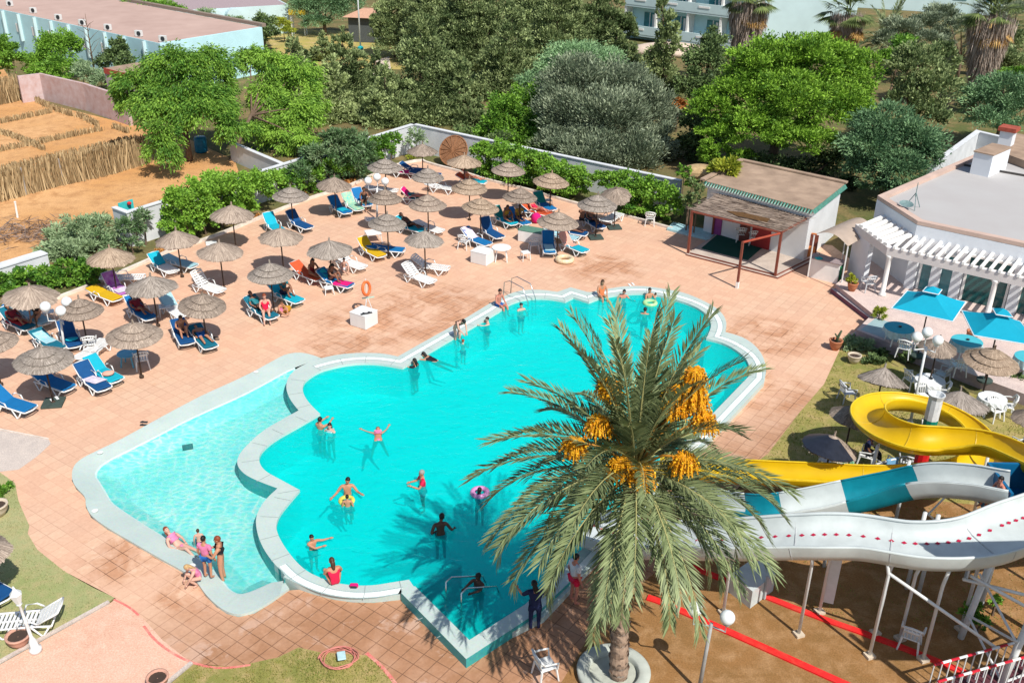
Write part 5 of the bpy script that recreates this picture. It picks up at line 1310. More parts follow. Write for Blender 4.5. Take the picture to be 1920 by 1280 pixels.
b = MB(); b.tube([M @ V3((0.25*math.cos(2*math.pi*i/20), 0.30*math.sin(2*math.pi*i/20), 0)) for i in range(20)], 0.065, 8, closed=True); o = b.build('lifebuoy', mat('orange_lifebuoy', (0.72,0.15,0.04), 0.5), None, smooth=True); o.location = t.location; tag(o, 'orange lifebuoy hanging on the rickety white stand', 'lifebuoy')
def ring_float(px, z, r0, r1, m_, label, tilt=0):
    b = MB(); b.tube([(r0*math.cos(2*math.pi*i/22), r0*math.sin(2*math.pi*i/22), 0) for i in range(22)], r1, 8, closed=True); o = b.build('swim_ring', m_, None, smooth=True); o.location = G(px[0], px[1], z); o.rotation_euler = (R(tilt), 0, 0); return tag(o, label, 'swim ring')
ring_float((1059,486), 0.12, 0.38, 0.13, mat('floral_vinyl', (0.66,0.60,0.50), 0.35, 0.4, 9.0, col2=(0.62,0.45,0.20)), 'pale patterned swim ring lying on the tiles below the peach towel')
ring_float((900,923), ZW+0.03, 0.24, 0.09, mat('pink_vinyl', (0.62,0.28,0.52), 0.35, 0.2, 5.0), 'pink swim ring floating near the date palm fronds')
ring_float((1219,568), ZW+0.03, 0.26, 0.09, mat('lime_vinyl', (0.40,0.66,0.30), 0.35), 'lime green float beside the bathers at the far pool wall')
ring_float((650,938), ZW+0.02, 0.20, 0.07, mat('yellow_vinyl', (0.66,0.56,0.10), 0.35), 'yellow float held between the boy and the woman in the pool')
b = MB(); b.ball((0,0,0.30), 0.30, 16); o = b.build('beach_ball', CUSH['pink'], None, smooth=True); o.location = G(1005,418,0); tag(o, 'hot pink round float between the blue lounger and the green-topped box', 'float')
t = thing('diving_mask', 'small pink and dark diving mask lying on the near pool edge', 'mask', G(664,1100,ZC)); b = MB(); b.rbox((0,0,0.06),(0.24,0.12,0.12),0.04); b.build('mask', CUSH['pink'], t, True); b = MB(); b.rbox((0,-0.07,0.06),(0.18,0.03,0.07),0.015); b.build('lens', DARK, t)
# bins, pots
BING = mat('green_bin_plastic', (0.01,0.15,0.06), 0.5, 0.15, 4.0)
for px_, lb in (((1566,527), 'dark green litter bin beside the white bar counter'), ((898,326), 'green litter bin by the wall near the wicker disc')):
    t = thing('litter_bin', lb, 'bin', G(px_[0], px_[1], 0), R(-30)); b = MB(); b.box((0,0,0.40),(0.45,0.42,0.8), taper=1.15); b.build('body', BING, t); b = MB(); b.rbox((0,0,0.84),(0.56,0.52,0.09),0.03); b.build('lid', BING, t)
    b = MB(); b.lathe([(0.005,0),(0.08,0),(0.08,0.01),(0.005,0.012)], 12, 0, Matrix.Translation((0,-0.235,0.5)) @ Matrix.Rotation(R(90),4,'X')); b.build('emblem', mat('pale_green_emblem', (0.35,0.55,0.35), 0.6), t)
t = thing('plastic_tub', 'pale green plastic tub under the tarpaulin-covered parasol', 'tub', G(1577,890,0)); b = MB(); b.lathe([(0.25,0),(0.33,0.5),(0.35,0.5),(0.35,0.54),(0.3,0.54),(0.24,0.05)], 16); b.build('tub', mat('pale_green_plastic', (0.20,0.48,0.28), 0.5), t, True); b = MB(); b.tube([(-.35,0,.5),(-.4,0,.62),(0,-.02,.7),(.4,0,.62),(.35,0,.5)],0.012,5); b.build('handle', METALW, t)
TERRA = mat('terracotta_pot', (0.42,0.16,0.08), 0.8, 0.2, 5.0); CREAMP = mat('cream_stone_pot', (0.56,0.47,0.36), 0.85, 0.2, 4.0); PINKP = mat('pinkish_clay_pot', (0.55,0.30,0.22), 0.85, 0.2, 4.0)
SOIL = mat('pot_soil', (0.06,0.04,0.03), 0.95)
def pot(px, r_, h, m_, label, z=0.0, plant=None):
    t = thing('plant_pot', label, 'plant pot', G(px[0], px[1], z)); b = MB()
    b.lathe([(r_*.55,0),(r_*.95,h*.55),(r_*1.0,h*.85),(r_*1.08,h*.9),(r_*1.08,h),(r_*.88,h),(r_*.85,h*.8),(0.01,h*.8)], 18); b.build('pot', m_, t, True)
    b = MB(); b.lathe([(0.01,h*.805),(r_*.84,h*.82)], 14, cap=False); b.build('soil', SOIL, t)
    return t
POTS = [pot((1597,545),0.24,0.42,TERRA,'terracotta pot with a bushy yellow-green plant on the terrace steps',0.45), pot((1565,655),0.27,0.45,TERRA,'terracotta pot with a dark cactus stem at the corner of the lawn'),
 pot((1600,680),0.27,0.38,CREAMP,'empty cream stone pot on the right lawn below the round bush'), pot((1820,640),0.24,0.5,TERRA,'tall red-brown pot on the terrace between the turquoise tables',0.45),
 pot((-2,965),0.32,0.42,CREAMP,'cream stone pot on a tuft of grass at the left edge'), pot((38,1208),0.30,0.35,PINKP,'pinkish clay pot on the near lawn beside the ornate lantern'),
 pot((298,1284),0.26,0.3,PINKP,'pinkish clay pot at the bottom edge where kerb meets lawn'), pot((1578,1008),0.20,0.3,TERRA,'small terracotta pot in the shade under the wavy slide')]
# ================================================================== lamps
GLOBE = mat('opal_lamp_globe', (0.72,0.76,0.76), 0.25, 0.03, 2.0, spec=0.5)
def globe_lamp(base, globes, dy, label, r_, top, lean=None, m_=METALW):
    p = G(base[0], base[1], 0); t = thing('globe_lamp', label, 'lamp post', p)
    gl = [A(x, y, p.y+d)-p for (x, y), d in zip(globes, dy)]
    tp = A(top[0], top[1], p.y)-p
    b = MB(); b.tube([(0,0,0),(tp.x*.5,tp.y*.5,tp.z*.5),tp], [0.06,0.05,0.045], 8); b.build('pole', m_, t, True)
    b = MB(); b.lathe([(0.12,0),(0.12,0.08),(0.07,0.14)], 12); b.build('base', m_, t)
    for g in gl:
        b = MB(); b.tube([tp-V3((0,0,.08)), V3((g.x, g.y, tp.z-.12)), V3((g.x, g.y, g.z-r_*.9))], 0.024, 6); ar = b.build('arm', m_, t)
        b = MB(); b.lathe([(0.05,0),(0.09,0.02),(0.09,0.07),(0.05,0.07)], 10, 0, Matrix.Translation((g.x,g.y,g.z-r_-.04))); b.build('collar', m_, ar)
        b = MB(); b.ball(g, r_, 20); b.build('globe', GLOBE, t, True)
globe_lamp((122,662), [(85,575),(114,583),(125,566)], (0,-0.28,0.28), 'leaning white lamp post with three globes at the left of the terrace', 0.215, (113,597))
globe_lamp((707,412), [(690,339),(707,332),(722,340)], (0,0.28,-.1), 'white lamp post with three globes near the far corner', 0.215, (707,352))
globe_lamp((1706,795), [(1719.6,631.7),(1738.7,622.7),(1758.5,638)], (0,0.3,-.2), 'tall lamp post with three globes between lawn and restaurant terrace', 0.19, (1737,650))
globe_lamp((1310,1296), [(1303,1141),(1364,1157)], (0.1,-.15), 'grey lamp post with two globes at the bottom right beside the date palm', 0.185, (1334,1168), m_=mat('grey_lamp_paint', (0.34,0.34,0.33), 0.5))
p = G(68,1220,0); t = thing('ornate_lantern', 'ornate white cast-iron lantern post on the near lawn, lower left', 'lamp post', p); tp = A(50,1112,p.y)-p
b = MB(); b.lathe([(0.16,0),(0.16,0.12),(0.10,0.16),(0.10,0.35),(0.06,0.45),(0.045,0.5),(0.045,0.95),(0.06,1.0),(0.04,1.05),(0.035,1.55),(0.08,1.6)], 14); o = b.build('post', PLASTIC, t, True)
b = MB(); b.lathe([(0.06,1.6),(0.15,1.9),(0.16,1.92),(0.05,2.05),(0.02,2.16)], 6); b.build('lantern_cage', PLASTIC, t); b = MB(); b.lathe([(0.05,1.62),(0.135,1.89)], 6, cap=False); b.build('lantern_glass', mat('lantern_glass', (0.55,0.62,0.62), 0.1, spec=0.6), t)
t.rotation_euler = (0, R(-4), 0)
# ladder rails and hand rails at the pool
def rails(name, lists, label, cat, r_=0.022):
    o0 = lists[0][0]; t = thing(name, label, cat, o0)
    for l in lists:
        b = MB(); b.tube([p-o0 for p in l], r_, 7); b.build('rail', CHROME, t, True)
L0 = G(955,560,ZC); e1 = V3((math.cos(R(-35)), math.sin(R(-35)), 0)); e2 = V3((math.cos(R(55)), math.sin(R(55)), 0))
rails('pool_ladder', [[L0+e2*k-e1*.35, L0+e2*k-e1*.3+V3((0,0,.75)), L0+e2*k+V3((0,0,.9)), L0+e2*k+e1*.75+V3((0,0,.75)), L0+e2*k+e1*1.05+V3((0,0,.1)), L0+e2*k+e1*1.1+V3((0,0,-.8))] for k in (0.0,0.6)], 'curved steel handrails of the steps at the far left pool corner', 'handrail')
h0, h1, h2 = G(834,1135,0.3), G(841,1099,0.5), G(886,1098,0.4)
a0 = G(837,1140,-0.2)
rails('step_rails', [[a0, a0+V3((0,0,.95)), a0+V3((.15,.15,1.0)), a0+V3((1.0,.75,.55)), a0+V3((1.15,.85,.0))], [a0+V3((.45,-.45,0)), a0+V3((.45,-.45,.95)), a0+V3((.6,-.3,1.0)), a0+V3((1.4,.32,.55)), a0+V3((1.55,.43,.0))]], 'dark steel handrails rising from the water in the corner basin', 'handrail')
# floor drain, skimmers
t = thing('floor_drain', 'square dark drain grate on the paddling pool floor', 'drain', G(352,838,-0.39)); b = MB(); b.box((0,0,0.008),(0.36,0.36,0.016), R(20)); b.build('grate', mat('dark_drain', (0.03,0.12,0.12), 0.5), t)
for k in range(4):
    b = MB(); b.box((0.0,0,0.018),(0.3,0.03,0.006), R(20)); o = b.build('bar', mat('drain_bar', (0.10,0.22,0.22), 0.5), t); o.location = (0.07*(k-1.5)*math.sin(R(-20)), 0.07*(k-1.5)*math.cos(R(20)), 0)
for x, y in ((178,957),(360,1060),(188,848),(480,697)):
    b = MB(); b.lathe([(0.01,0),(0.10,0),(0.10,0.012),(0.01,0.014)], 14); o = b.build('skimmer_lid', PLASTIC, None); o.location = G(x,y,0.085); tag(o, 'round white skimmer lid set in the paddling pool rim', 'skimmer lid', 'skimmer lids on the paddling pool rim')
# garden hose
t = thing('garden_hose', 'coiled pink garden hose with a pale rag on the near lawn', 'hose', G(635,1236,0)); b = MB()
pts = [((0.42+0.05*math.sin(i*.5)+0.02*(i//20))*math.cos(i*.32), (0.36+0.05*math.cos(i*.7))*math.sin(i*.32), 0.03+0.0009*i) for i in range(90)]; b.tube(pts, 0.016, 5); b.build('coil', mat('pink_hose', (0.55,0.20,0.16), 0.5), t, True)
b = MB(); b.rbox((0.08,0.0,0.14),(0.22,0.3,0.05),0.02, R(15)); b.build('rag', mat('pale_rag', (0.42,0.60,0.62), 0.9), t)
# round planter ring of the palm
pc = G(1150,1264,0); t = thing('palm_planter', 'round pale concrete ring planter at the foot of the big date palm', 'planter', pc)
b = MB(); b.lathe([(0.92,0),(0.95,0.16),(0.90,0.20),(0.68,0.20),(0.64,0.16),(0.62,0.02)], 40, cap=False); b.build('ring', mat('pale_concrete_ring', (0.44,0.47,0.42), 0.85, 0.15, 3.0, 0.15), t, True)
b = MB(); b.lathe([(0.005,0.03),(0.64,0.03)], 40, cap=False); b.build('bed', mat('pale_planter_bed', (0.42,0.44,0.38), 0.9, 0.15, 6.0, 0.3), t)
# ================================================================== trees, hedges, shrubs
BARK = mat('grey_brown_bark', (0.16,0.11,0.075), 0.95, 0.35, 6.0, 0.5)
LM = {
 'cypress': leafmat('cypress_foliage', (0.088,0.136,0.047), (0.425,0.507,0.218), 0.7, 0.15),
 'pine': leafmat('stone_pine_foliage', (0.059,0.153,0.014), (0.295,0.507,0.053), 0.6, 0.2),
 'olive': leafmat('olive_foliage', (0.118,0.159,0.094), (0.496,0.566,0.378), 0.55, 0.12),
 'blue': leafmat('blue_green_foliage', (0.083,0.171,0.077), (0.295,0.472,0.224), 0.6, 0.15),
 'feather': leafmat('feathery_foliage', (0.071,0.189,0.024), (0.319,0.531,0.071), 0.6, 0.25),
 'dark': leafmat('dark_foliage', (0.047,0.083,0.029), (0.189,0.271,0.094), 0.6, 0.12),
 'green': leafmat('fresh_green_foliage', (0.059,0.165,0.021), (0.236,0.437,0.053), 0.5, 0.22),
 'hedge': leafmat('hedge_foliage', (0.053,0.159,0.021), (0.260,0.472,0.059), 0.5, 0.2),
 'oleander': leafmat('oleander_foliage', (0.083,0.165,0.059), (0.330,0.437,0.236), 0.5, 0.15),
 'yellow': leafmat('yellow_green_foliage', (0.165,0.236,0.024), (0.496,0.519,0.059), 0.6, 0.25),
 'dry': leafmat('dry_orange_foliage', (0.354,0.142,0.035), (0.649,0.330,0.106), 0.8, 0.1),
}
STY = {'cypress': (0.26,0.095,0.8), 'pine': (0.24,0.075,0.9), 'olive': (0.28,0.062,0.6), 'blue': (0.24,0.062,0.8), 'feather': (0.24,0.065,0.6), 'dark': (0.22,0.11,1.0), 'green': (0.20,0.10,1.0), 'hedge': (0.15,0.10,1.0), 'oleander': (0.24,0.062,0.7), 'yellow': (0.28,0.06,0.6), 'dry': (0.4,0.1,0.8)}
def mpp(px, py, Y):
    return (A(px+1, py, Y)-A(px, py, Y)).length
def crown(lobes, kind, seed, dens=1.0, ls=1.0, z_min=0.05):
    """lobes: world centre, radii; foliage in sprays over and through each lobe"""
    rg = np.random.default_rng(seed); Cs, Ds, Ts = [], [], []; tone = rg.normal(0, 0.19)
    ll, lw, jit = STY[kind]
    for c, r in lobes:
        area = (r[0]*r[1]*r[2])**(2/3)*12.6
        n = int(area*dens*{'hedge':290,'cypress':105,'dark':125}.get(kind,175)/(ls*ls)); K = max(22, int(area*(2.6 if kind in ('pine','hedge') else 1.7)))
        d = rg.normal(0, 1, (K, 3)); d /= np.linalg.norm(d, axis=1)[:, None]; d[:, 2] = np.where(d[:, 2] < -0.55, -d[:, 2]*0.5, d[:, 2])
        rad = rg.uniform(0.70, 1.04, K); inner = rg.random(K) < 0.2; rad[inner] = rg.uniform(0.3, 0.7, inner.sum())
        cc = d*rad[:, None]; ct = rg.normal(0, 0.24, K)
        k = rg.integers(0, K, n)
        sp = {'pine': 0.11, 'cypress': 0.12, 'olive': 0.14, 'feather': 0.14, 'hedge': 0.14}.get(kind, 0.16)
        off = rg.normal(0, sp, (n, 3))*np.array([1, 1, 0.8])
        P = cc[k]+off; u = P/(np.linalg.norm(P, axis=1)[:, None]+1e-6)
        W = np.array(c)+P*np.array(r)
        if kind in ('cypress',): D = u*0.7+off*2.0+np.array([0, 0, 0.75])
        elif kind == 'pine': D = off*4.0+u*0.4+np.array([0, 0, 0.3])
        elif kind == 'olive': D = u*0.8+np.array([0, 0, 0.6])+off*1.5
        elif kind == 'feather':
            D = u*0.7+np.array([0, 0, -0.75])+off
            W[:, 2] -= np.abs(rg.normal(0, 0.25, n))
        else: D = u+off*2
        D /= np.linalg.norm(D, axis=1)[:, None]+1e-6
        ok = W[:, 2] > z_min
        Cs.append(W[ok]); Ds.append(D[ok]); Ts.append((0.5+tone+ct[k]+rg.normal(0, 0.20, n))[ok])
    C = np.concatenate(Cs); D = np.concatenate(Ds); T = np.clip(np.concatenate(Ts), 0, 1)
    return leaves(C, D, ll*ls, lw*ls*1.25, rg, jit*0.45), T
KL = [(187,528),(275,490),(385,450),(465,418),(580,372),(640,355),(735,312),(785,303)]; KR = [(803,307),(913,338),(1027,367),(1082,383),(1208,415),(1262,430)]
def kerbY(px):
    K = KL if px < 794 else KR
    return G(px, float(np.interp(px, [k[0] for k in K], [k[1] for k in K]))).y+1.1
seed_ = [100]
def tree(name, label, cat, kind, lobes_px, group=None, base=None, trunk=0.18, dens=1.0, ls=1.0, limbs=True, leafname='crown', lean=None):
    seed_[0] += 1
    lob = []
    for l in lobes_px:
        px, py, rx, ry, Y = l[:5]
        if Y is None: Y = G(px, py+ry*0.8).y+0.4
        elif Y == 'k': Y = kerbY(px)
        s = mpp(px, py, Y); c = A(px, py, Y); lob.append((c, (rx*s, rx*s*0.85, ry*s)))
    if base is None:
        X = sum(c.x for c, r in lob)/len(lob); Yb = sum(c.y for c, r in lob)/len(lob); base = V3((X, Yb, 0))
    t = thing(name, label, cat, base, 0, group)
    loc = [((c-base), r) for c, r in lob]
    loc = [(V3((c.x, c.y, max(c.z, r[2]*0.35))), r) for c, r in loc]
    V, T = crown([(tuple(c), r) for c, r in loc], kind, seed_[0], dens, ls)
    quads_object(leafname, V, T, LM[kind], t)
    top = max(c.z for c, r in loc)
    b = MB()
    if limbs and trunk > 0:
        mid = V3((0, 0, min(2.0, top*0.45)))
        if lean: mid = lean
        b.tube([(0,0,-0.1), tuple(mid*0.5), tuple(mid)], [trunk*1.2, trunk, trunk*0.8], 8); b.build('trunk', BARK, t, True)
        for c, r in loc[:9]:
            q = MB(); m2 = mid.lerp(c, 0.5)+V3((0,0,0.15*r[2])); q.tube([tuple(mid-V3((0,0,.1))), tuple(m2), tuple(c+V3((0,0,r[2]*.3)))], [trunk*.6, trunk*.4, trunk*.12], 6); q.build('limb', BARK, t, True)
    else:
        for i, (c, r) in enumerate(loc[:6]): b.tube([(c.x*.8,c.y*.8,-0.05),(c.x,c.y,max(0.15,c.z))], [0.05,0.02], 5)
        b.build('stems', BARK, t)
    return t
# --- feathery pepper trees, left
tree('pepper_tree', 'broad light green feathery tree over the end of the block wall, left', 'tree', 'feather', [(262,160,48,40,64),(330,120,62,38,65),(395,125,48,42,66),(300,200,60,42,63),(375,205,66,45,63),(420,185,40,50,65),(305,270,38,52,60),(340,165,60,40,64),(240,185,28,26,64),(430,240,30,30,62)], trunk=0.2, dens=1.2)
tree('pepper_tree', 'light green feathery tree with bare leaning limbs, right of the broad one', 'tree', 'feather', [(505,120,48,38,70),(560,150,48,45,70),(500,180,42,40,68),(555,215,48,42,67),(480,240,34,26,66),(530,255,46,34,66),(590,190,26,36,69),(470,110,28,26,70),(570,268,36,26,65)], base=G(432,300), trunk=0.13, lean=V3((1.2,2.0,2.6)), dens=1.2)
# --- behind the sandy lot
tree('broadleaf_tree', 'dense green tree in front of the pale blue annex, left', 'tree', 'green', [(100,95,34,34,86),(125,80,26,26,87),(75,115,30,28,85),(115,130,34,26,84),(80,140,24,20,83)], trunk=0.2)
tree('shrub', 'green shrub at the left edge above the reed fence', 'shrub', 'green', [(8,95,28,24,84),(25,112,22,18,83),(-10,115,30,24,84)], trunk=0)
tree('broadleaf_tree', 'darker small conical tree by the corner of the pale blue annex', 'tree', 'dark', [(218,100,24,24,84),(225,85,14,18,84),(210,118,28,16,83),(235,115,18,18,83)], trunk=0.15)
tree('shrub', 'grey-green scrub behind the block wall beside the brick shed', 'shrub', 'oleander', [(165,140,26,18,81),(190,150,22,16,80),(150,125,18,14,82)], trunk=0)
t = thing('bare_tree', 'leafless grey tree against the pale blue annex', 'tree', G(180,150,0)); b = MB(); b.tube([(0,0,0),(0,0,2.5),(0.05,0,5.6)], [0.09,0.06,0.015], 6)
b.build('trunk', BARK, t, True); rg_ = random.Random(4)
for k in range(16):
    b = MB(); z = 1.6+k*0.22; a = k*2.4; l = 1.5*(1-k/24); b.tube([(0,0,z),(l*.5*math.cos(a),l*.5*math.sin(a),z+.5*l),(l*math.cos(a+.3),l*math.sin(a+.3),z+.8*l)], [0.03,0.018,0.008], 4); b.build('limb', BARK, t, True)
# --- garden by the annex and vaulted block
tree('shrub', 'bright spiky shrub on the edge of the pink roof, top left', 'shrub', 'green', [(262,6,32,16,107),(300,14,34,14,105),(330,18,20,12,104)], trunk=0)
tree('shrub', 'small palm-like shrub in front of the vaulted block', 'shrub', 'oleander', [(385,27,20,10,108),(440,38,18,10,106)], trunk=0)
tree('broadleaf_tree', 'dark green bush between the vaulted block and the yellow hedge', 'tree', 'dark', [(493,42,20,20,103),(505,60,20,18,102),(485,65,16,16,102)], trunk=0.12)
tree('shrub', 'yellowish hedge below the vaulted block', 'hedge', 'yellow', [(530,45,18,12,108),(540,58,14,8,107)], trunk=0, ls=0.8)
tree('broadleaf_tree', 'tall dark green tree at the top edge right of the vaulted block', 'tree', 'blue', [(570,10,30,34,112),(615,12,36,34,112),(650,8,30,30,113),(590,40,28,14,111)], trunk=0.2)
# --- cypress and conifer grove
GR = 'olive-green cypresses of the grove behind the corner wall'
def cyp(px, ytop, ybot, w, Y, label, dens=1.0, ls=1.0, kind='cypress'):
    w *= 0.86
    n = 6; L_ = []
    for i in range(n):
        u = i/(n-1); L_.append((px+rnd.uniform(-.10,.10)*w, ytop+(ybot-ytop)*(0.05+0.86*u), w*(0.16+0.36*u**0.8), (ybot-ytop)*0.14+6, Y))
    for i in range(5):
        u = rnd.uniform(0.3, 0.95); sgn = rnd.choice((-1, 1)); L_.append((px+sgn*w*(0.18+0.28*u), ytop+(ybot-ytop)*u, w*0.20, (ybot-ytop)*0.09+5, Y-1+rnd.random()*2))
    return tree('cypress_tree', label, 'tree', kind, L_, GR, trunk=0.2, dens=dens, ls=ls)
cyp(648,75,245,140,79,'pointed cypress just left of the white flagpole, middle of the grove')
cyp(625,120,270,120,75,'lower cypress in front, above the left garden wall')
cyp(800,48,290,190,76,'broadest cypress of the grove, right behind the white wall corner', 1.1)
cyp(730,130,285,120,74,'cypress directly behind the white wall corner, in front of the grove')
cyp(860,130,290,110,75,'cypress behind the right-hand wall beside the fresh green bush')
cyp(742,-25,95,110,100,'distant cypress at the top edge right of the flagpole')
cyp(815,-40,110,140,97,'distant dense cypress at the top edge, second right of the flagpole')
cyp(880,-50,150,170,92,'dark tall cypress at the top edge in the middle of the grove')
cyp(950,25,230,160,84,'dark cypress behind the fresh green bush and the olive')
cyp(1040,-40,160,170,88,'tall cypress at the top edge left of the hotel wing', 1.1)
cyp(1130,-30,130,150,90,'cypress against the left end of the hotel wing')
cyp(1160,60,150,90,88,'short cypress in front of the hotel balconies')
cyp(1243,8,190,88,84,'narrow twin-topped cypress standing free before the hotel wing', 1.2)
cyp(560,90,190,90,84,'small cypress behind the second feathery tree')
cyp(545,85,215,100,80,'dark small cypress between the two feathery trees and the grove')
cyp(700,110,215,90,83,'middle-row cypress left of the broadest one')
cyp(590,150,250,90,74,'low cypress leaning over the left garden wall')
cyp(985,-30,70,110,104,'distant cypress at the top edge, centre')
cyp(905,20,120,90,99,'distant grey cypress in the back row of the grove')
cyp(605,70,130,60,98,'low distant cypress near the yellow swing frame')
# --- mid trees
tree('broadleaf_tree', 'fresh green bushy tree between the grove and the olive', 'tree', 'green', [(950,215,42,40,71),(985,200,30,40,72),(925,240,28,32,70),(965,265,44,24,69),(1000,240,24,34,70),(905,255,20,20,70)], trunk=0.18)
tree('olive_tree', 'huge silvery olive tree filling the centre behind the right-hand hedge', 'tree', 'olive', [(1085,160,70,50,70),(1160,165,70,48,70),(1060,215,62,56,68),(1140,225,80,60,67),(1215,215,50,60,68),(1100,285,72,44,65),(1185,290,68,44,65),(1235,275,36,44,66),(1045,280,40,40,66)], trunk=0.3, dens=1.5)
tree('casuarina_tree', 'soft blue-green tree top rising behind the olive', 'tree', 'blue', [(1085,110,62,32,76),(1040,130,40,30,76),(1130,115,40,26,77),(1000,165,36,30,75)], trunk=0.2)
tree('stone_pine', 'huge bright green stone pine behind the bar hut', 'tree', 'pine', [(1440,120,70,48,64),(1520,110,76,44,64),(1590,140,56,52,65),(1400,170,62,44,63),(1480,180,80,50,62),(1560,195,66,50,63),(1340,200,48,36,63),(1420,235,60,38,61),(1500,255,64,34,61),(1350,250,44,30,62),(1600,200,40,44,64),(1340,290,30,26,61),(1390,295,26,20,61),(1545,95,44,26,66)], trunk=0.35, dens=1.45)
tree('broadleaf_tree', 'dark deep-green tree between the date palm row and the stone pine, left', 'tree', 'dark', [(1325,120,42,46,78),(1345,165,36,34,76),(1300,160,30,34,77),(1335,80,26,26,80)], trunk=0.2)
tree('broadleaf_tree', 'dark coarse-leaved tree right of the stone pine', 'tree', 'cypress', [(1720,120,52,40,68),(1750,165,50,44,67),(1700,180,42,44,67),(1740,215,44,36,66),(1770,110,30,36,69),(1690,130,30,30,68)], trunk=0.2)
tree('tamarisk_tree', 'soft blue-green feathery tree beside the restaurant roof', 'tree', 'blue', [(1660,235,62,38,58),(1710,270,58,44,57),(1630,275,50,42,57),(1680,315,62,36,56),(1735,300,34,34,57),(1610,310,32,28,57),(1650,345,36,18,56)], trunk=0.2, dens=1.15)
tree('tamarisk_tree', 'dark blue-green tree mass at the right edge above the yard wall', 'tree', 'blue', [(1880,170,52,34,70),(1840,190,44,34,70),(1910,205,48,36,69),(1860,225,46,24,68),(1945,170,40,40,70)], trunk=0.2)
tree('olive_tree', 'pale grey olive beyond the palms, top right', 'tree', 'olive', [(1690,55,40,24,92),(1735,45,36,24,93),(1660,75,26,18,91),(1765,80,26,20,91)], trunk=0.2)
tree('olive_tree', 'grey-green olive bushes filling the gap between the fan palms, top right', 'tree', 'olive', [(1770,25,34,20,96),(1800,50,28,22,92),(1740,75,30,18,90),(1870,50,30,20,94),(1900,20,30,20,97)], trunk=0.15)
tree('broadleaf_tree', 'light green round bush under the second fan palm', 'tree', 'green', [(1690,90,26,20,82),(1665,105,20,16,81),(1700,75,18,12,83)], trunk=0.12)
tree('broadleaf_tree', 'brownish-green scrub right of the rough palm trunk', 'tree', 'cypress', [(1870,110,34,26,84),(1905,120,30,26,84),(1845,135,24,22,82),(1890,75,34,20,88)], trunk=0.12)
tree('shrub', 'bright yellow-green bush at the right edge below the far palms', 'shrub', 'green', [(1905,135,22,14,80),(1885,142,18,12,79)], trunk=0)
tree('shrub', 'dry orange bush glimpsed between the olive and the stone pine', 'shrub', 'dry', [(1272,198,14,12,73)], trunk=0, ls=0.8)
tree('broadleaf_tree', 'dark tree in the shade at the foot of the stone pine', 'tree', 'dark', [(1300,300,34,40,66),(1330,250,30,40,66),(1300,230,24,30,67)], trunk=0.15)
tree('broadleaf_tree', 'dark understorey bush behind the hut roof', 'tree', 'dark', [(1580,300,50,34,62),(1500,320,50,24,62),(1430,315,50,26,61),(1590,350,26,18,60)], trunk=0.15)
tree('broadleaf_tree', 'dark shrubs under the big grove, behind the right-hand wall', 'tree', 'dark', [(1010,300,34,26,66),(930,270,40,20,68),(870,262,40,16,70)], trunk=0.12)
# --- hedges and shrubs along the terrace
tree('hedge', 'tall bright climbing hedge over the left garden wall, behind the fringed parasol', 'hedge', 'hedge', [(335,385,28,40,'k'),(330,415,28,30,'k'),(425,395,30,26,'k'),(375,410,30,30,'k'),(370,375,36,44,'k'),(410,360,38,40,'k'),(445,352,34,36,'k'),(480,350,32,32,'k'),(515,345,26,26,'k'),(350,425,26,24,'k'),(400,405,32,20,'k'),(455,385,28,16,'k')], trunk=0, dens=1.0)
tree('hedge', 'dark green hedge continuing along the left kerb beside a small tiered parasol', 'hedge', 'hedge', [(545,340,24,22,'k'),(580,330,26,24,'k'),(610,318,26,22,'k'),(640,310,24,22,'k'),(585,355,18,10,'k')], trunk=0)
tree('hedge', 'big loose green shrub mass on the left wall near the far corner', 'hedge', 'oleander', [(600,290,32,26,'k'),(560,325,26,22,'k'),(615,322,34,22,'k'),(660,325,30,18,'k'),(640,270,36,28,'k'),(680,280,32,30,'k'),(650,305,40,24,'k'),(690,305,24,20,'k'),(625,255,24,16,'k')], trunk=0, dens=1.3)
tree('hedge', 'yellow-green round shrub against the white wall near the corner', 'hedge', 'green', [(715,272,26,20,'k'),(735,262,16,14,'k'),(700,295,22,16,'k')], trunk=0)
tree('shrub', 'thin greyish shrub in front of the bare white corner wall', 'shrub', 'oleander', [(780,255,18,16,'k'),(792,262,12,10,'k'),(770,268,12,10,'k')], trunk=0, dens=0.5)
tree('hedge', 'long clipped green hedge hanging over the right-hand wall, nearer the corner', 'hedge', 'hedge', [(905,285,24,24,'k'),(940,292,30,28,'k'),(920,318,28,16,'k'),(1000,335,34,22,'k'),(1060,348,32,22,'k'),(980,302,30,28,'k'),(1020,315,30,28,'k'),(1060,328,30,28,'k'),(1090,335,20,24,'k'),(960,330,34,16,'k'),(1040,350,34,18,'k'),(1080,360,24,16,'k')], trunk=0, dens=1.0)
tree('hedge', 'second clipped hedge along the right-hand wall with orange-tipped top, nearer the hut', 'hedge', 'hedge', [(1135,335,24,20,'k'),(1160,370,26,18,'k'),(1185,358,28,28,'k'),(1165,345,28,24,'k'),(1205,355,30,28,'k'),(1240,370,30,28,'k'),(1265,385,16,24,'k'),(1200,385,34,18,'k'),(1230,400,30,14,'k')], trunk=0, dens=1.0)
tree('shrub', 'thin climbing plant on the white wall left of the reed pergola', 'shrub', 'dark', [(1290,380,12,18,51.5),(1300,345,12,14,51.8),(1310,365,10,22,51)], trunk=0, dens=0.6)
tree('shrub', 'tufts of fresh green growing on the wall top at the left end of the hut', 'shrub', 'green', [(1297,345,12,10,52),(1283,322,14,14,54)], trunk=0)
tree('shrub', 'large silvery oleander shrub beside the sandy lot, left', 'shrub', 'oleander', [(110,450,34,28,47.5),(150,430,36,30,48),(185,430,28,28,48.5),(130,480,40,28,46.5),(170,470,38,30,47),(95,480,26,22,46.5)], trunk=0, dens=1.2)
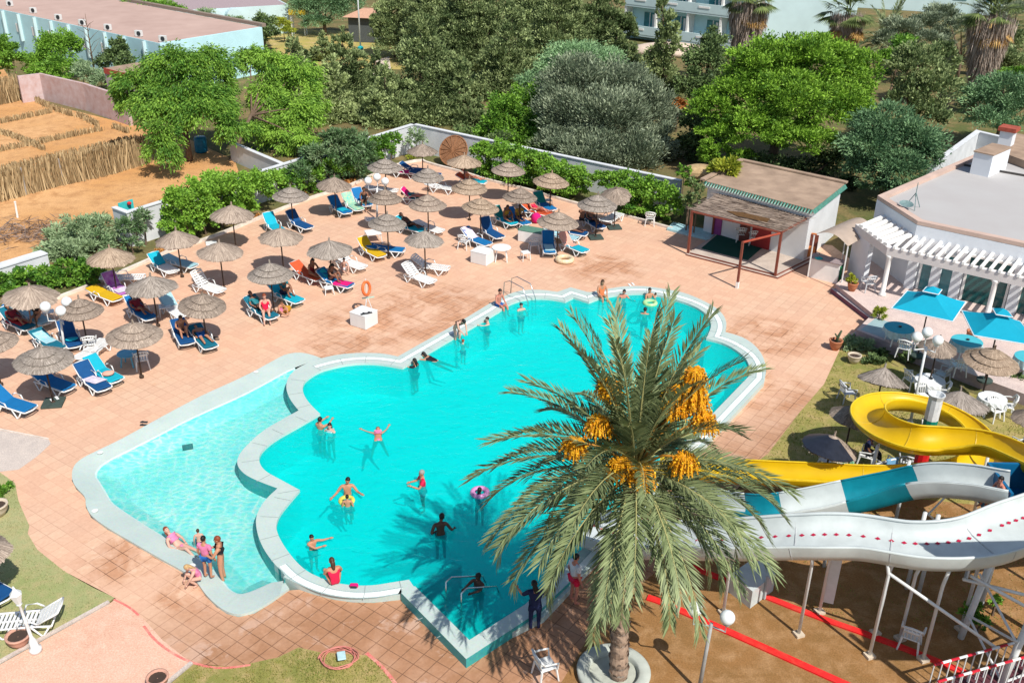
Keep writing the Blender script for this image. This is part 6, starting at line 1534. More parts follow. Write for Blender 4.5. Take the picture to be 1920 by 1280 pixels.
tree('hedge', 'low green hedge below the white wall stub, far left', 'hedge', 'hedge', [(10,528,30,22,None),(50,525,32,24,None),(-25,540,30,22,None),(95,520,30,26,None),(130,515,32,30,None),(165,515,26,30,None),(-50,552,26,18,None),(30,545,30,14,None)], trunk=0)
tree('shrub', 'sparse oleander with one red flower in front of the small turquoise board', 'shrub', 'oleander', [(230,430,20,24,47.5),(255,425,20,26,48),(270,405,14,18,48.5),(245,455,18,14,47)], trunk=0, dens=0.7)
tree('shrub', 'dark low plant at the kerb beside the yellow lounger foot', 'shrub', 'dark', [(178,545,12,10,44),(190,550,10,8,44)], trunk=0)
for i, (x, y, k) in enumerate(((300,478,'a'),(470,415,'b'),(560,372,'c'),(650,348,'d'),(770,300,'e'),(860,318,'f'),(1000,352,'g'))):
    tree('flower_clump', ['dry flower clump on the kerb bed behind the turquoise-cushioned lounger','orange flower clump on the kerb bed below the climbing hedge','orange flower clump on the kerb bed behind the navy lounger','dry flower clump on the kerb bed behind three towelled loungers','yellow flower clump on the kerb bed under the farthest parasol','dry grass clump on the kerb bed beside the wicker disc','low green clump on the kerb bed under the pointed parasol'][i], 'plant', ('dry','dry','dry','dry','yellow','dry','green')[i], [(x,y,9,5,G(x,y).y+0.3),(x+10,y-4,8,4,G(x+10,y-4).y+.3)], trunk=0, ls=0.6)
# right side planting
tree('shrub', 'round clipped bush with white flowers at the corner of the right lawn', 'shrub', 'oleander', [(1600,645,22,18,None),(1620,650,20,16,None),(1588,650,14,14,None)], trunk=0, ls=0.8, dens=1.3)
tree('shrub', 'dark low shrub along the terrace edge, left of the globe lamp', 'shrub', 'dark', [(1650,668,16,12,None),(1640,680,20,12,None)], trunk=0, ls=0.8, dens=1.3)
tree('shrub', 'dark shrub with variegated tips behind the right-hand globe lamp', 'shrub', 'dark', [(1700,672,14,18,None),(1712,665,12,16,None)], trunk=0, ls=0.8, dens=1.3)
tree('shrub', 'speckled dark hedge at the right edge below the tiered parasol', 'hedge', 'dark', [(1870,715,26,16,None),(1905,720,28,18,None),(1940,730,26,18,None)], trunk=0, ls=0.8, dens=1.3)
tree('topiary', 'clipped yellow-green ball bush at the foot of the terrace column', 'topiary', 'yellow', [(1650,586,12,12,G(1650,598,0.45).y)], trunk=0, ls=0.5, dens=2.0)
tree('potted_plant', 'bushy yellow-green plant growing in the terracotta step pot', 'plant', 'yellow', [(1597,525,9,8,G(1597,545,.45).y),(1597,518,6,6,G(1597,545,.45).y)], trunk=0, ls=0.5, dens=1.4)
b = MB(); b.tube([(0,0,.3),(.05,0,.6),(.15,0,.9)],[.06,.06,.04],7); b.tube([(.05,0,.55),(-.1,0,.75)],[.05,.03],6); o = b.build('cactus', mat('dark_cactus', (0.05,0.08,0.04), 0.7), None, True); o.location = POTS[1].location; tag(o, 'dark cactus stem standing in the terracotta pot by the lawn corner', 'cactus')
tree('roof_plant', 'spiky yellow-green plant growing on the left end of the hut roof', 'plant', 'yellow', [(1362,314,26,20,53.0),(1345,316,16,13,53.2)], trunk=0, ls=1.1, dens=2.2)
tree('shrub', 'leafy plant in the shadow under the wavy slide, right', 'shrub', 'green', [(1822,1140,20,26,20.7),(1840,1165,16,18,20.4)], trunk=0, ls=0.7)
tree('shrub', 'small bush with orange flowers near the slide tower', 'shrub', 'green', [(1868,1128,10,16,21.2)], trunk=0, ls=0.7)
tree('grass_tuft', 'dark grass tuft round the cream pot at the left edge', 'plant', 'green', [(8,960,18,10,26.2),(25,945,10,8,26.5),(5,985,14,8,25.6)], trunk=0, ls=0.5, dens=1.5)
# roof plant needs to stand on the roof, lift it
for o in bpy.data.objects:
    if o.name == 'potted_plant': pass
# --- play corner glimpsed through the grove
t = thing('flagpole', 'tall thin white pole rising through the grove', 'pole', G(676,92,0)); b = MB(); b.tube([(0,0,0),(0,0,9.0)], [0.09,0.06], 8); b.build('pole', METALW, t, True); b = MB(); b.lathe([(0.3,0),(0.3,0.2),(0.12,0.3)], 10); b.build('base', mat('turquoise_cloth', (0.01,0.36,0.40)), t)
t = thing('play_frame', 'small yellow play frame on the dry grass behind the grove', 'play frame', G(562,66,0)); 
for sx in (-0.7, 0.7):
    for sy in (-0.5, 0.5): b = MB(); b.tube([(sx,sy,0),(sx,sy,2.2)], 0.07, 6); b.build('post', METALW, t)
b = MB(); b.prism([V3((-.9,-.7,0)),V3((.9,-.7,0)),V3((.9,.7,0)),V3((-.9,.7,0))], 2.2, 2.7, bottom=True); b.build('roof_panel', mat('yellow_panel', (0.60,0.42,0.04), 0.6), t)
t = thing('grove_kiosk', 'salmon-roofed kiosk glimpsed between the distant cypresses', 'kiosk', G(690,75,0)); b = MB(); b.box((0,0,1.3),(3.2,3.0,2.6), R(-10)); b.build('wall_body', mat('kiosk_wall', (0.08,0.09,0.09), 0.8), t); b = MB(); b.box((0,0,2.9),(4.2,4.0,0.7), R(-10), taper=0.2); b.build('roof', mat('salmon_roof', (0.52,0.30,0.20), 0.8), t)
DRYG = ground_mat('dry_park_grass', (0.42,0.34,0.10), (0.30,0.28,0.09), (0.50,0.36,0.17), 0.2, 1.0, 10.0)
sheet('dry_grass', poly([(500,70),(560,55),(700,60),(760,80),(760,130),(640,130),(520,110)]), -0.02, DRYG)
sheet('park_path', poly([(700,115),(730,105),(740,190),(700,200)]), -0.018, mat('pale_path', (0.60,0.50,0.42), 0.9))
# --- fan palms with shaggy skirts, top right
SKIRT = leafmat('dead_palm_skirt', (0.15,0.10,0.075), (0.60,0.50,0.42), 0.95, 0.0); FAN = leafmat('fan_palm_leaf', (0.06,0.10,0.03), (0.24,0.30,0.10), 0.6, 0.2); DEADF = leafmat('dead_fan_leaf', (0.40,0.20,0.05), (0.66,0.44,0.16), 0.8, 0.2)
def fan_quads(rg, O, az, el, l, nb=16, spread=2.4, w=0.07):
    Q = []; d = np.array([math.cos(az)*math.cos(el), math.sin(az)*math.cos(el), math.sin(el)]); s = np.array([-math.sin(az), math.cos(az), 0]); tip0 = O+d*l*0.55
    Q.append([O-s*.03, O+s*.03, tip0+s*.03, tip0-s*.03])
    for i in range(nb):
        a = (i/(nb-1)-.5)*spread; e = d*math.cos(a)+s*math.sin(a); e[2] -= 0.12+0.2*abs(a)/spread; q = np.cross(e, d)+np.array([0,0,.01]); pr = np.cross(e, np.array([0,0,1.0])); pr /= np.linalg.norm(pr)+1e-6
        m = tip0+e*l*.28; p = tip0+e*l*.55+np.array([0,0,-.08*l])
        Q.append([tip0, m+pr*w, p, m-pr*w])
    return Q
def fan_palm(px, ybase, ytop, Y, label, h_skirt, r_sk, r_cr):
    b0 = A(px, ybase, Y); b0.z = 0; top = A(px, ytop, Y).z; rg = np.random.default_rng(int(px)); t = thing('fan_palm', label, 'palm', b0, 0, 'fan palms with shaggy dead skirts')
    b = MB(); b.tube([(0,0,0),(0.1,0,top*.5),(0,0,top)], [0.42,0.34,0.30], 10); b.build('trunk', BARK, t, True)
    n = 3600; z = top-rg.random(n)*h_skirt; u = (top-z)/h_skirt; rr = r_sk*(1.0-0.80*u)*rg.uniform(.55,1.05,n)+.25; a = rg.random(n)*6.283
    C = np.stack([rr*np.cos(a), rr*np.sin(a), z-0.4], 1); D = np.stack([.12*np.cos(a), .12*np.sin(a), -np.ones(n)], 1); quads_object('dead_skirt', leaves(C, D, 1.5, 0.06, rg, 0.10), np.clip(rg.normal(.5,.25,n),0,1), SKIRT, t)
    O = np.array([0,0,top]); Q = []; 
    for i in range(34): Q += fan_quads(rg, O+rg.normal(0,.15,3), rg.random()*6.28, rg.uniform(-.35,1.3), r_cr*rg.uniform(.8,1.1))
    quads_object('crown', np.array(Q), rg.random(len(Q)), FAN, t)
    Q = []
    for i in range(18): Q += fan_quads(rg, O+np.array([0,0,-.4]), rg.random()*6.28, rg.uniform(-1.2,-.5), r_cr*rg.uniform(.7,.9))
    quads_object('dead_fans', np.array(Q), rg.random(len(Q)), DEADF, t)
fan_palm(1393,118,2,88,'shaggy-skirted fan palm in front of the hotel gable',5.6,1.55,2.4)
fan_palm(1580,95,28,92,'shorter fan palm with orange dead fans left of the olive, top right',2.2,1.3,2.6)
fan_palm(1836,150,26,80,'shaggy-skirted fan palm with a pale fibrous trunk at the far right',5.6,1.6,2.5)
# ================================================================== date palms
FROND = leafmat('date_palm_leaflet', (0.05,0.085,0.03), (0.35,0.41,0.195), 0.5, 0.15, 0.35)
RACH = mat('frond_rib', (0.36,0.34,0.14), 0.6); DATE = leafmat('orange_dates', (0.62,0.20,0.008), (0.95,0.60,0.03), 0.5, 0.15); STALK = mat('orange_date_stalk', (0.62,0.28,0.04), 0.6)
PTRUNK = mat('palm_trunk_boots', (0.42,0.30,0.215), 0.95, 0.45, 9.0, 0.6, col2=(0.20,0.135,0.10))
def frond(rg, az, el, Lf, droop, nleaf=58, lw=0.020, ll=0.46, tone=0.0):
    n = 14; P = [np.zeros(3)]; e = el; pos = np.array([0.12*math.cos(az), 0.12*math.sin(az), 0.0]); P = [pos.copy()]; tw = rg.normal(0, .05)
    for i in range(n):
        d = np.array([math.cos(az)*math.cos(e), math.sin(az)*math.cos(e), math.sin(e)]); pos = pos+d*Lf/n; P.append(pos.copy()); e -= droop*(0.35+1.3*i/n)/n; e = max(e, -1.5); az += tw/n
    P = np.array(P); Q = []; T = []
    def at(u):
        x = u*n; i = min(int(x), n-1); f = x-i; return P[i]*(1-f)+P[i+1]*f, (P[i+1]-P[i])/np.linalg.norm(P[i+1]-P[i])
    side0 = np.array([-math.sin(az), math.cos(az), 0])
    for k in range(nleaf):
        u = 0.14+0.86*(k+rg.random()*.6)/nleaf
        if u > 1: u = 1
        p, t = at(u); up = np.cross(side0, t); up /= np.linalg.norm(up)+1e-6; up = up if up[2] > 0 or abs(t[2]) > .9 else -up
        l = ll*(0.55+0.9*math.sin(min(1, u*1.25+.12)*math.pi*.86))*rg.uniform(.85,1.12)
        for s in (-1, 1):
            ang = R(52-26*u)+rg.normal(0,.07); v = R(26)+rg.normal(0,.12)
            d = t*math.cos(ang)+(side0*s*math.cos(v)+up*math.sin(v))*math.sin(ang); d /= np.linalg.norm(d)
            tip = p+d*l+np.array([0,0,-.10*l]); m = p+d*l*.45; w = np.cross(d, up); w /= np.linalg.norm(w)+1e-6
            Q.append([p-w*lw*.3, m-w*lw, tip, m+w*lw]); T.append(np.clip(rg.normal(.5+tone,.20)+.25*max(0,u-.8)*2, 0, 1))
    return np.array(Q), np.array(T), P
def date_palm(base, topz, label, nfr, Lf, lean=(0,0), bunches=(), seed=1, rt=0.20, droop=1.0, nleaf=62, ll=0.46, lw=0.023):
    rg = np.random.default_rng(seed); t = thing('date_palm', label, 'palm', base); tp = V3((lean[0], lean[1], topz))
    b = MB(); n = 34; pts = []; rs = []
    for i in range(n+1):
        u = i/n; p = V3((tp.x*(u**1.6)-0.10*math.sin(u*math.pi)*(1 if lean[0] else 0), tp.y*u, tp.z*u)); pts.append(p); rs.append(rt*(1.12-.25*u)+(0.025 if i % 2 else -.01)+(0.10*max(0,u-.85)/.15))
    b.tube(pts, rs, 14); b.build('trunk', PTRUNK, t)
    # old leaf bases
    Q = []
    for i in range(420):
        u = rg.random(); a = i*2.39996; j = min(int(u*n), n-1); c = np.array(pts[j]); r_ = rs[j]; o_ = np.array([math.cos(a), math.sin(a), 0]); s = np.array([-math.sin(a), math.cos(a), 0])
        q = c+o_*r_*.95; Q.append([q-s*.05, q+s*.05, q+o_*.05+s*.028+np.array([0,0,.12]), q+o_*.05-s*.028+np.array([0,0,.12])])
    quads_object('leaf_bases', np.array(Q), rg.random(len(Q)), SKIRT, t)
    for i in range(nfr):
        u = (i+.5)/nfr; el = R(float(np.interp(u, [0,.17,.36,1], [89,64,18,-36])))+rg.normal(0,.06); az = i*2.39996+rg.normal(0,.12)
        lf = Lf*rg.uniform(.88,1.06)*(0.80+.25*math.sin(min(1,u*1.6)*math.pi*.6))*(1.22 if u < .17 else 1); dr = (0.32+0.82*math.cos(el))*droop
        Qf, Tf, P = frond(rg, az, el, lf, dr, nleaf, lw, ll, rg.normal(0,.08)); 
        o = quads_object('frond', Qf, Tf, FROND, t); o.location = tp+V3((0,0,-.25+.45*(1-u)))
        b = MB(); b.tube([tuple(p) for p in P[::2]], [0.028-0.022*k/7 for k in range(len(P[::2]))], 5); b.build('rib', RACH, o, True)
    for k, bp in enumerate(bunches):
        c = bp-base; b = MB(); mid = tp.lerp(c, 0.55)+V3((0,0,.22)); b.tube([tuple(tp+V3((0,0,-.1))), tuple(mid), tuple(c+V3((0,0,.16)))], [.035,.03,.02], 6); st = b.build('date_stalk', STALK, t, True)
        Q = []; T = []
        for i in range(105):
            a = rg.random()*6.28; s_ = rg.uniform(.3,1.0); d = np.array([math.cos(a)*s_, math.sin(a)*s_, 0]); p0 = np.array(c)+np.array([0,0,.15]); p1 = p0+d*.22+np.array([0,0,.03]); p2 = p0+d*.36+np.array([0,0,-.20-.26*rg.random()])
            sd_ = np.array([-math.sin(a), math.cos(a), 0])*.010
            Q.append([p0-sd_,p0+sd_,p1+sd_,p1-sd_]); Q.append([p1-sd_,p1+sd_,p2+sd_,p2-sd_]); T += [.4,.5]
            for m in range(9):
                f = rg.random(); q = p1*(1-f)+p2*f+rg.normal(0,.012,3); r_ = .024; x = rg.normal(0,1,3); x /= np.linalg.norm(x); y = np.cross(x, rg.normal(0,1,3)); y /= np.linalg.norm(y)
                Q.append([q-x*r_*1.4,q+y*r_,q+x*r_*1.4,q-y*r_]); T.append(rg.random())
        quads_object('date_bunch', np.array(Q), np.array(T), DATE, st)
    return t
pb = G(1160,1268,0); pY = pb.y
bpx = [(1143,735,.15),(1122,805,-.1),(1078,846,-0.3),(1162,885,-.9),(1204,900,-1.1),(1284,875,-.9),(1270,750,0.0),(1303,715,.2),(1322,800,-.2),(1308,765,.05),(1262,770,-.15),(1300,745,-.1)]
bun = [A(x, y-8, pY+d) for x, y, d in bpx]
tpw = A(1190,872,pY+.05)
date_palm(pb, tpw.z, 'big date palm with orange date bunches in the foreground', 84, 3.55, (tpw.x-pb.x, tpw.y-pb.y), bun, 5)
q0 = G(1852,120,0); date_palm(q0, 3.4, 'grey-green date palm behind the rough palm trunk, top right', 34, 4.6, (.1,0), (), 8, .3, 1.1, 30, .7, .05)
q0 = G(1655,110,0); date_palm(q0, 2.0, 'young date palm between the two fan palms, top right', 26, 4.2, (.1,0), (), 9, .3, .9, 30, .7, .05)
# ================================================================== water slides
def spline(P, n=10):
    P = [V3(p) for p in P]; out = []
    for i in range(len(P)-1):
        p0, p1, p2, p3 = P[max(i-1,0)], P[i], P[i+1], P[min(i+2,len(P)-1)]
        for k in range(n):
            t = k/n; out.append(0.5*((2*p1)+(p2-p0)*t+(2*p0-5*p1+4*p2-p3)*t*t+(3*p1-p0-3*p2+p3)*t**3))
    out.append(P[-1]); return out
def frames(path):
    F = []
    for i, p in enumerate(path):
        t = (path[min(i+1,len(path)-1)]-path[max(i-1,0)]).normalized(); s = V3((t.y,-t.x,0)).normalized(); u = s.cross(t).normalized(); F.append((p, t, s, u))
    return F
def chute(path, prof, mats, segs=None, bank=None, name='chute', parent=None, lo=0, hi=None, thick=0.03):
    """prof: (across, up) open section; swept with an outer skin"""
    F = frames(path); hi = len(F) if hi is None else hi; b = MB(); m = len(prof); 
    cen = (0, max(h for a, h in prof))
    outer = []
    for a, h_ in prof:
        d = math.hypot(a, h_-cen[1]-.25); outer.append((a+a/d*thick*1.5, h_+(h_-cen[1]-.25)/d*thick*1.5))
    full = prof+outer[::-1]; k = len(full)
    for i in range(lo, hi):
        p, t, s, u = F[i]; bk = bank(i/(len(F)-1)) if bank else 0; s2 = s*math.cos(bk)+u*math.sin(bk); u2 = u*math.cos(bk)-s*math.sin(bk)
        for a, h_ in full: q = p+s2*a+u2*h_; b.v.append(tuple(q))
    for i in range(hi-lo-1):
        for j in range(k): b.f.append((i*k+j, (i+1)*k+j, (i+1)*k+(j+1) % k, i*k+(j+1) % k)); b.m.append(0)
    b.f.append(tuple(range(k))); b.m.append(0); b.f.append(tuple((hi-lo-1)*k+j for j in range(k))[::-1]); b.m.append(0)
    return b.build(name, mats, parent, smooth=False)
def smooth_by_angle(o, a=40):
    me = o.data
    me.polygons.foreach_set('use_smooth', [True]*len(me.polygons))
    try: me.set_sharp_from_angle(angle=R(a))
    except Exception: pass
YEL = mat('yellow_fibreglass', (0.66,0.43,0.005), 0.35, 0.10, 1.5, 0, 0.4, col2=(0.58,0.37,0.004)); WFG = mat('white_fibreglass', (0.535,0.585,0.58), 0.35, 0.13, 1.6, 0, 0.4); TFG = mat('teal_fibreglass', (0.006,0.22,0.29), 0.35, 0.2, 2.0, 0, 0.4); BFG = mat('blue_fibreglass', (0.004,0.12,0.27), 0.4, 0.15, 2.0, 0, 0.4)
SEAM = mat('fibreglass_flange', (0.50,0.34,0.02), 0.5)
U_ = lambda w, h, n=10: [(w/2*math.cos(math.pi+math.pi*i/n), h+h*math.sin(math.pi+math.pi*i/n)) for i in range(n+1)]
def rim(path, prof, m_, parent, bank=None, lo=0, hi=None, r_=0.03):
    F = frames(path); hi = len(F) if hi is None else hi
    for e in (prof[0], prof[-1]):
        P = []
        for i in range(lo, hi):
            p, t, s, u = F[i]; bk = bank(i/(len(F)-1)) if bank else 0; s2 = s*math.cos(bk)+u*math.sin(bk); u2 = u*math.cos(bk)-s*math.sin(bk); P.append(p+s2*e[0]+u2*e[1])
        b = MB(); b.tube(P, r_, 6); b.build('lip', m_, parent, True)
def flanges(path, prof, idx, m_, parent, bank=None):
    F = frames(path)
    for i in idx:
        p, t, s, u = F[i]; bk = bank(i/(len(F)-1)) if bank else 0; s2 = s*math.cos(bk)+u*math.sin(bk); u2 = u*math.cos(bk)-s*math.sin(bk)
        b = MB(); b.tube([p+s2*a*1.03+u2*(h_-.012*0) for a, h_ in prof], 0.022, 5); b.build('flange', m_, parent)
# --- yellow spiral
cx_, cy_, rr = 13.35, 27.1, 1.72
path = [(15.3,18.5,4.6),(14.95,21.4,3.9),(14.6,23.4,3.4),(14.15,24.75,3.05)]
for k in range(0, 13):
    a = R(-92-29.8*k); path.append((cx_+rr*math.cos(a), cy_+rr*math.sin(a), 2.75-k*0.105))
path += [(11.6,25.25,1.42),(9.8,25.75,1.15),(8.0,26.3,0.85),(6.2,26.9,0.55),(4.9,27.4,0.40)]
path = spline(path, 6); pf = U_(1.05,0.46,10)
t = thing('spiral_slide', 'yellow spiral water slide winding round a striped mast', 'water slide', (cx_,cy_,0)); o0 = V3((cx_,cy_,0)); pth = [p-o0 for p in path]
bankf = lambda u: R(16)*max(0, min(1, (u-.12)*8))*max(0, min(1, (.80-u)*8))
N1 = len(pth); o = chute(pth, pf, YEL, bank=bankf, parent=t); smooth_by_angle(o); rim(pth, pf, mat('yellow_rim', (0.72,0.50,0.02), 0.4), t, bankf); flanges(pth, pf, range(8, N1-4, 12), SEAM, t, bankf)
b = MB(); 
STR = [(0,0.9,'white_mast_paint',(0.62,0.64,0.64)),(0.9,1.5,'red_mast_paint',(0.62,0.015,0.02)),(1.5,2.15,'white_mast_paint',(0.62,0.64,0.64)),(2.15,2.75,'green_mast_paint',(0.005,0.20,0.14)),(2.75,3.5,'white_mast_paint',(0.62,0.64,0.64))]
for z0, z1, nm, c in STR:
    b = MB(); b.lathe([(0.22,z0),(0.22,z1-.002)], 10, 0, Matrix.Translation((0.15,0.1,0))); b.build('mast_band', mat(nm, c, 0.45), t)
b = MB(); b.lathe([(0.22,3.5),(0.27,3.66),(0.23,3.66),(0.10,3.35)], 10, 0, Matrix.Translation((0.15,0.1,0)), cap=False); b.build('mast_cup', mat('white_mast_paint', (0.62,0.64,0.64)), t)
for k, a in enumerate((-80,-150,140,70,10)):
    q = V3((rr*math.cos(R(a)), rr*math.sin(R(a)), 2.62-0.0*k)); zz = 2.7-.105*((-90-a) % 360)/30; q.z = zz-.02
    b = MB(); b.tube([(0.15,0.1,zz-.55),(q.x*.9,q.y*.9,q.z-.03)], 0.035, 6); b.build('strut', METALW, t)
for x, y in ((-1.9,-1.0),(-1.2,-1.9),(1.6,-1.2),(1.6,-3.6)):
    zt = 2.4 if x < 1 else 3.0; b = MB(); b.tube([(x,y,0),(x*.97,y*.97,zt if x<0 else zt-.1)], 0.055, 7); b.build('support_post', METALW, t, True)
# --- teal and white straight slide
tpx = [(2010,950,3.7),(1890,938,3.45),(1815,925,3.3),(1740,922,3.0),(1660,938,2.35),(1590,952,1.9),(1510,968,1.5),(1430,978,1.15),(1350,968,0.8),(1290,948,0.5),(1258,935,0.42)]
path = spline([tuple(G(x, y, z)) for x, y, z in tpx], 8); o0 = V3((path[30].x, path[30].y, 0)); t = thing('flume_slide', 'straight teal and white water slide running under the yellow one', 'water slide', o0); pth = [p-o0 for p in path]; pf = [(-.52,.62),(-.50,.30),(-.42,.10),(-.25,.0),(0,-.02),(.25,.0),(.42,.10),(.50,.30),(.52,.62)]
cuts = [(8,26,WFG),(26,40,TFG),(40,52,WFG),(52,60,TFG),(60,len(pth)-1,WFG)]
for a, c, m_ in cuts: o = chute(pth, pf, m_, parent=t, lo=a, hi=c+1); smooth_by_angle(o); rim(pth, pf, m_, t, None, a, c+1, 0.028)
b = MB(); 
for x, y, z in ((1735,960,2.7),(1760,965,2.8),(1560,985,1.5)):
    p = G(x,y,z)-o0; b = MB(); b.tube([(p.x,p.y,0),(p.x,p.y,z)], 0.06, 7); b.build('support_post', METALW, t, True)
p = G(1735,985,1.6)-o0; q = G(1768,975,1.6)-o0
for k in range(4):
    b = MB(); z0 = 0.2+k*.6; a_, c_ = (p, q) if k % 2 else (q, p); b.tube([(a_.x,a_.y,z0),(c_.x,c_.y,z0+.6)], 0.03, 5); b.build('brace', METALW, t)
# start tub, blue
tb = G(1935,935,3.2); t = thing('slide_start_deck', 'blue fibreglass start tub of the teal and white slide at the right edge', 'slide deck', V3((tb.x, tb.y, 0)))
b = MB(); wall_run(b, [V3((-1.0,-.75,0)),V3((-1.0,.65,0)),V3((1.6,.65,0)),V3((1.6,-.75,0))], -0.08, 2.6, 3.9); b.build('tub_wall', BFG, t); b = MB(); b.box((.3,-.05,3.05),(2.6,1.4,.12)); b.box((.3,-.75,2.9),(2.6,.08,.7)); b.build('tub_floor', BFG, t)
for x, y in ((-.9,-.6),(-.9,.5),(1.5,-.6),(1.5,.5)):
    b = MB(); b.tube([(x,y,0),(x,y,3.0)], 0.06, 7); b.build('leg', METALW, t)
# --- white wavy slide with red diamonds
path = spline([(18.5,21.6,3.75),(15.6,21.2,3.65),(13.4,20.55,3.4),(11.8,19.95,3.2),(10.4,19.95,3.05),(9.0,20.45,2.9),(7.7,20.75,2.65),(6.2,21.3,2.1),(4.8,22.1,1.4),(3.6,22.9,.8),(2.7,23.6,.55),(2.1,24.1,.52)], 9)
o0 = V3((9.5,20.3,0)); pth = [p-o0 for p in path]; t = thing('wave_slide', 'wide white wavy water slide with a line of red diamonds along its bed', 'water slide', o0)
pf = [(-.86,.60),(-.82,.34),(-.72,.14),(-.50,.02),(0,0),(.50,.02),(.70,.10),(.80,.24),(.84,.42)]
o = chute(pth, pf, WFG, parent=t, thick=0.025); smooth_by_angle(o); rim(pth, pf, WFG, t, None, 0, None, 0.045); flanges(pth, pf, range(10, len(pth)-4, 15), mat('grey_flange', (0.42,0.44,0.45), 0.5), t)
F = frames(pth); b = MB(); REDD = mat('red_diamond_decal', (0.42,0.01,0.05), 0.4)
acc = 0.0; last = None
for i in range(len(F)-1):
    acc += (F[i+1][0]-F[i][0]).length
    if acc > 0.2:
        acc = 0; p, t_, s, u = F[i]
        for side in (-1,):
            c = p+s*(.44)+u*.030; 
            b.add([c-t_*.075, c+s*.05+u*.022, c+t_*.075, c-s*.05-u*.006], [(0,1,2,3)])
b.build('diamond_marks', REDD, t)
def post(x, y, z, lip, nm='support_post'):
    b = MB(); b.tube([(x-o0.x,y-o0.y,0),(x-o0.x,y-o0.y,z),(lip[0]-o0.x,lip[1]-o0.y,lip[2])], 0.047, 8); b.build(nm, METALW, t, True)
    b = MB(); b.box((x-o0.x,y-o0.y,.04),(.24,.24,.08), R(20)); b.build('footing', CREAMP, t)
post(7.89,20.3,2.45,(7.7,19.95,3.05)); post(9.57,19.55,2.75,(9.4,19.5,3.35)); post(10.95,19.45,2.5,(10.9,19.2,3.5)); post(8.7,21.2,2.4,(8.7,21.1,2.6)); post(10.0,20.4,2.2,(10.0,20.2,2.85)); post(10.6,20.2,2.2,(10.6,20.0,2.9)); post(6.0,21.1,1.7,(6.0,20.9,2.1)); post(12.4,20.6,2.8,(12.4,20.5,3.0))
b = MB(); b.box((8.95-o0.x,21.4-o0.y,1.3),(.32,.06,2.2), R(-20)); b.build('brace_plate', METALW, t)
for p, q in (((9.55,19.55,2.8),(12.4,18.9,1.0)),((11.5,19.6,2.6),(13.6,19.6,2.0)),((11.6,19.5,2.8),(13.6,19.3,1.7))):
    b = MB(); b.tube([V3(p)-o0, V3(q)-o0], 0.045, 6); b.build('brace', METALW, t, True)
# run-out box at the end of another slide behind the palm
t = thing('slide_runout', 'white upturned run-out shell standing on the earth beside the red kerb', 'slide end', G(1410,1122,0)); b = MB()
M = Matrix.Rotation(R(35), 4, 'Z')
b.prism([V3((-.35,-.25,0)),V3((.75,-.1,0)),V3((.95,.3,0)),V3((.85,.75,0)),V3((-.35,.6,0))], 0.0, 0.62); b.v = [tuple(M @ V3(v)) for v in b.v]; b.build('shell', WFG, t)
b = MB(); b.box((.25,-.22,.45),(.06,.06,.8), M=M); b.build('rib', mat('grey_flange', (0.42,0.44,0.45), 0.5), t)
# tower at the right edge
t = thing('slide_tower', 'white steel lattice tower of the slides at the lower right edge', 'tower', V3((12.6,18.6,0)))
LEG = [(0,0),(1.9,.3),(-.35,1.7),(1.7,2.0)]
for i, (x, y) in enumerate(LEG):
    b = MB(); b.tube([(x,y,-.5),(x+.25*(1 if i % 2 == 0 else -.4),y,2.5)], 0.09, 8); b.build('leg', METALW, t, True)
for k in range(3):
    z = .1+k*.7
    for (a, c) in ((0,1),(0,2)):
        pa, pc = LEG[a], LEG[c]; 
        if k % 2: pa, pc = pc, pa
        b = MB(); b.tube([(pa[0]+.05,pa[1],z),(pc[0]+.05,pc[1],z+.7)], 0.035, 6); b.build('brace', METALW, t)
o_ = V3((12.6,18.6,0))  # unseen legs, platform and rail added to shade the ground under the slides
for i, (x, y) in enumerate(((12.5,15.4),(15.6,15.4),(12.5,17.4),(15.6,17.4))):
    b = MB(); b.tube([(x-o_.x,y-o_.y,0),(x-o_.x,y-o_.y,7.1)], 0.09, 8); b.build('leg', METALW, t, True)
b = MB(); b.box((14.0-o_.x,16.5-o_.y,6.0),(3.4,2.4,.12)); b.build('shade_platform', METALW, t)
b = MB(); b.box((14.0-o_.x,17.6-o_.y,6.6),(3.3,.05,1.0)); b.build('shade_platform_rail', METALW, t)
# red and white railing, bottom right
ra, rb_ = G(1752,1246,1.05), G(1990,1180,1.05); t = thing('stair_railing', 'red and white banded railing at the bottom right corner', 'railing', V3((ra.x, ra.y, 0))); o0 = V3((ra.x, ra.y, 0))
REDR = mat('red_rail_band', (0.55,0.02,0.04), 0.4)
back_ = V3((.25,.75,0)); 
for kk, off in enumerate((V3((0,0,0)), V3((-.12,-.55,0)))):
    d = (rb_-ra); n_ = 16; b = MB(); b2 = MB()
    for i in range(n_):
        p, q = ra.lerp(rb_, i/n_)-o0+off, ra.lerp(rb_, (i+1)/n_)-o0+off; (b if i % 2 else b2).tube([p, q], 0.035, 6)
    b.build('rail_white_bands', METALW, t); b2.build('rail_red_bands', REDR, t)
    for i in range(n_):
        p = ra.lerp(rb_, i/n_)-o0+off; b = MB(); b.tube([(p.x,p.y,0.05),(p.x,p.y,1.03)], 0.018, 5); b.build('baluster', METALW, t)
b = MB(); m_ = ra.lerp(rb_, .5)-o0; b.box((m_.x-.05,m_.y-.28,0.06),((rb_-ra).length,.8,.08), math.atan2((rb_-ra).y,(rb_-ra).x)); b.build('walkway', mat('dark_red_walkway', (0.10,0.03,0.04), 0.8), t)
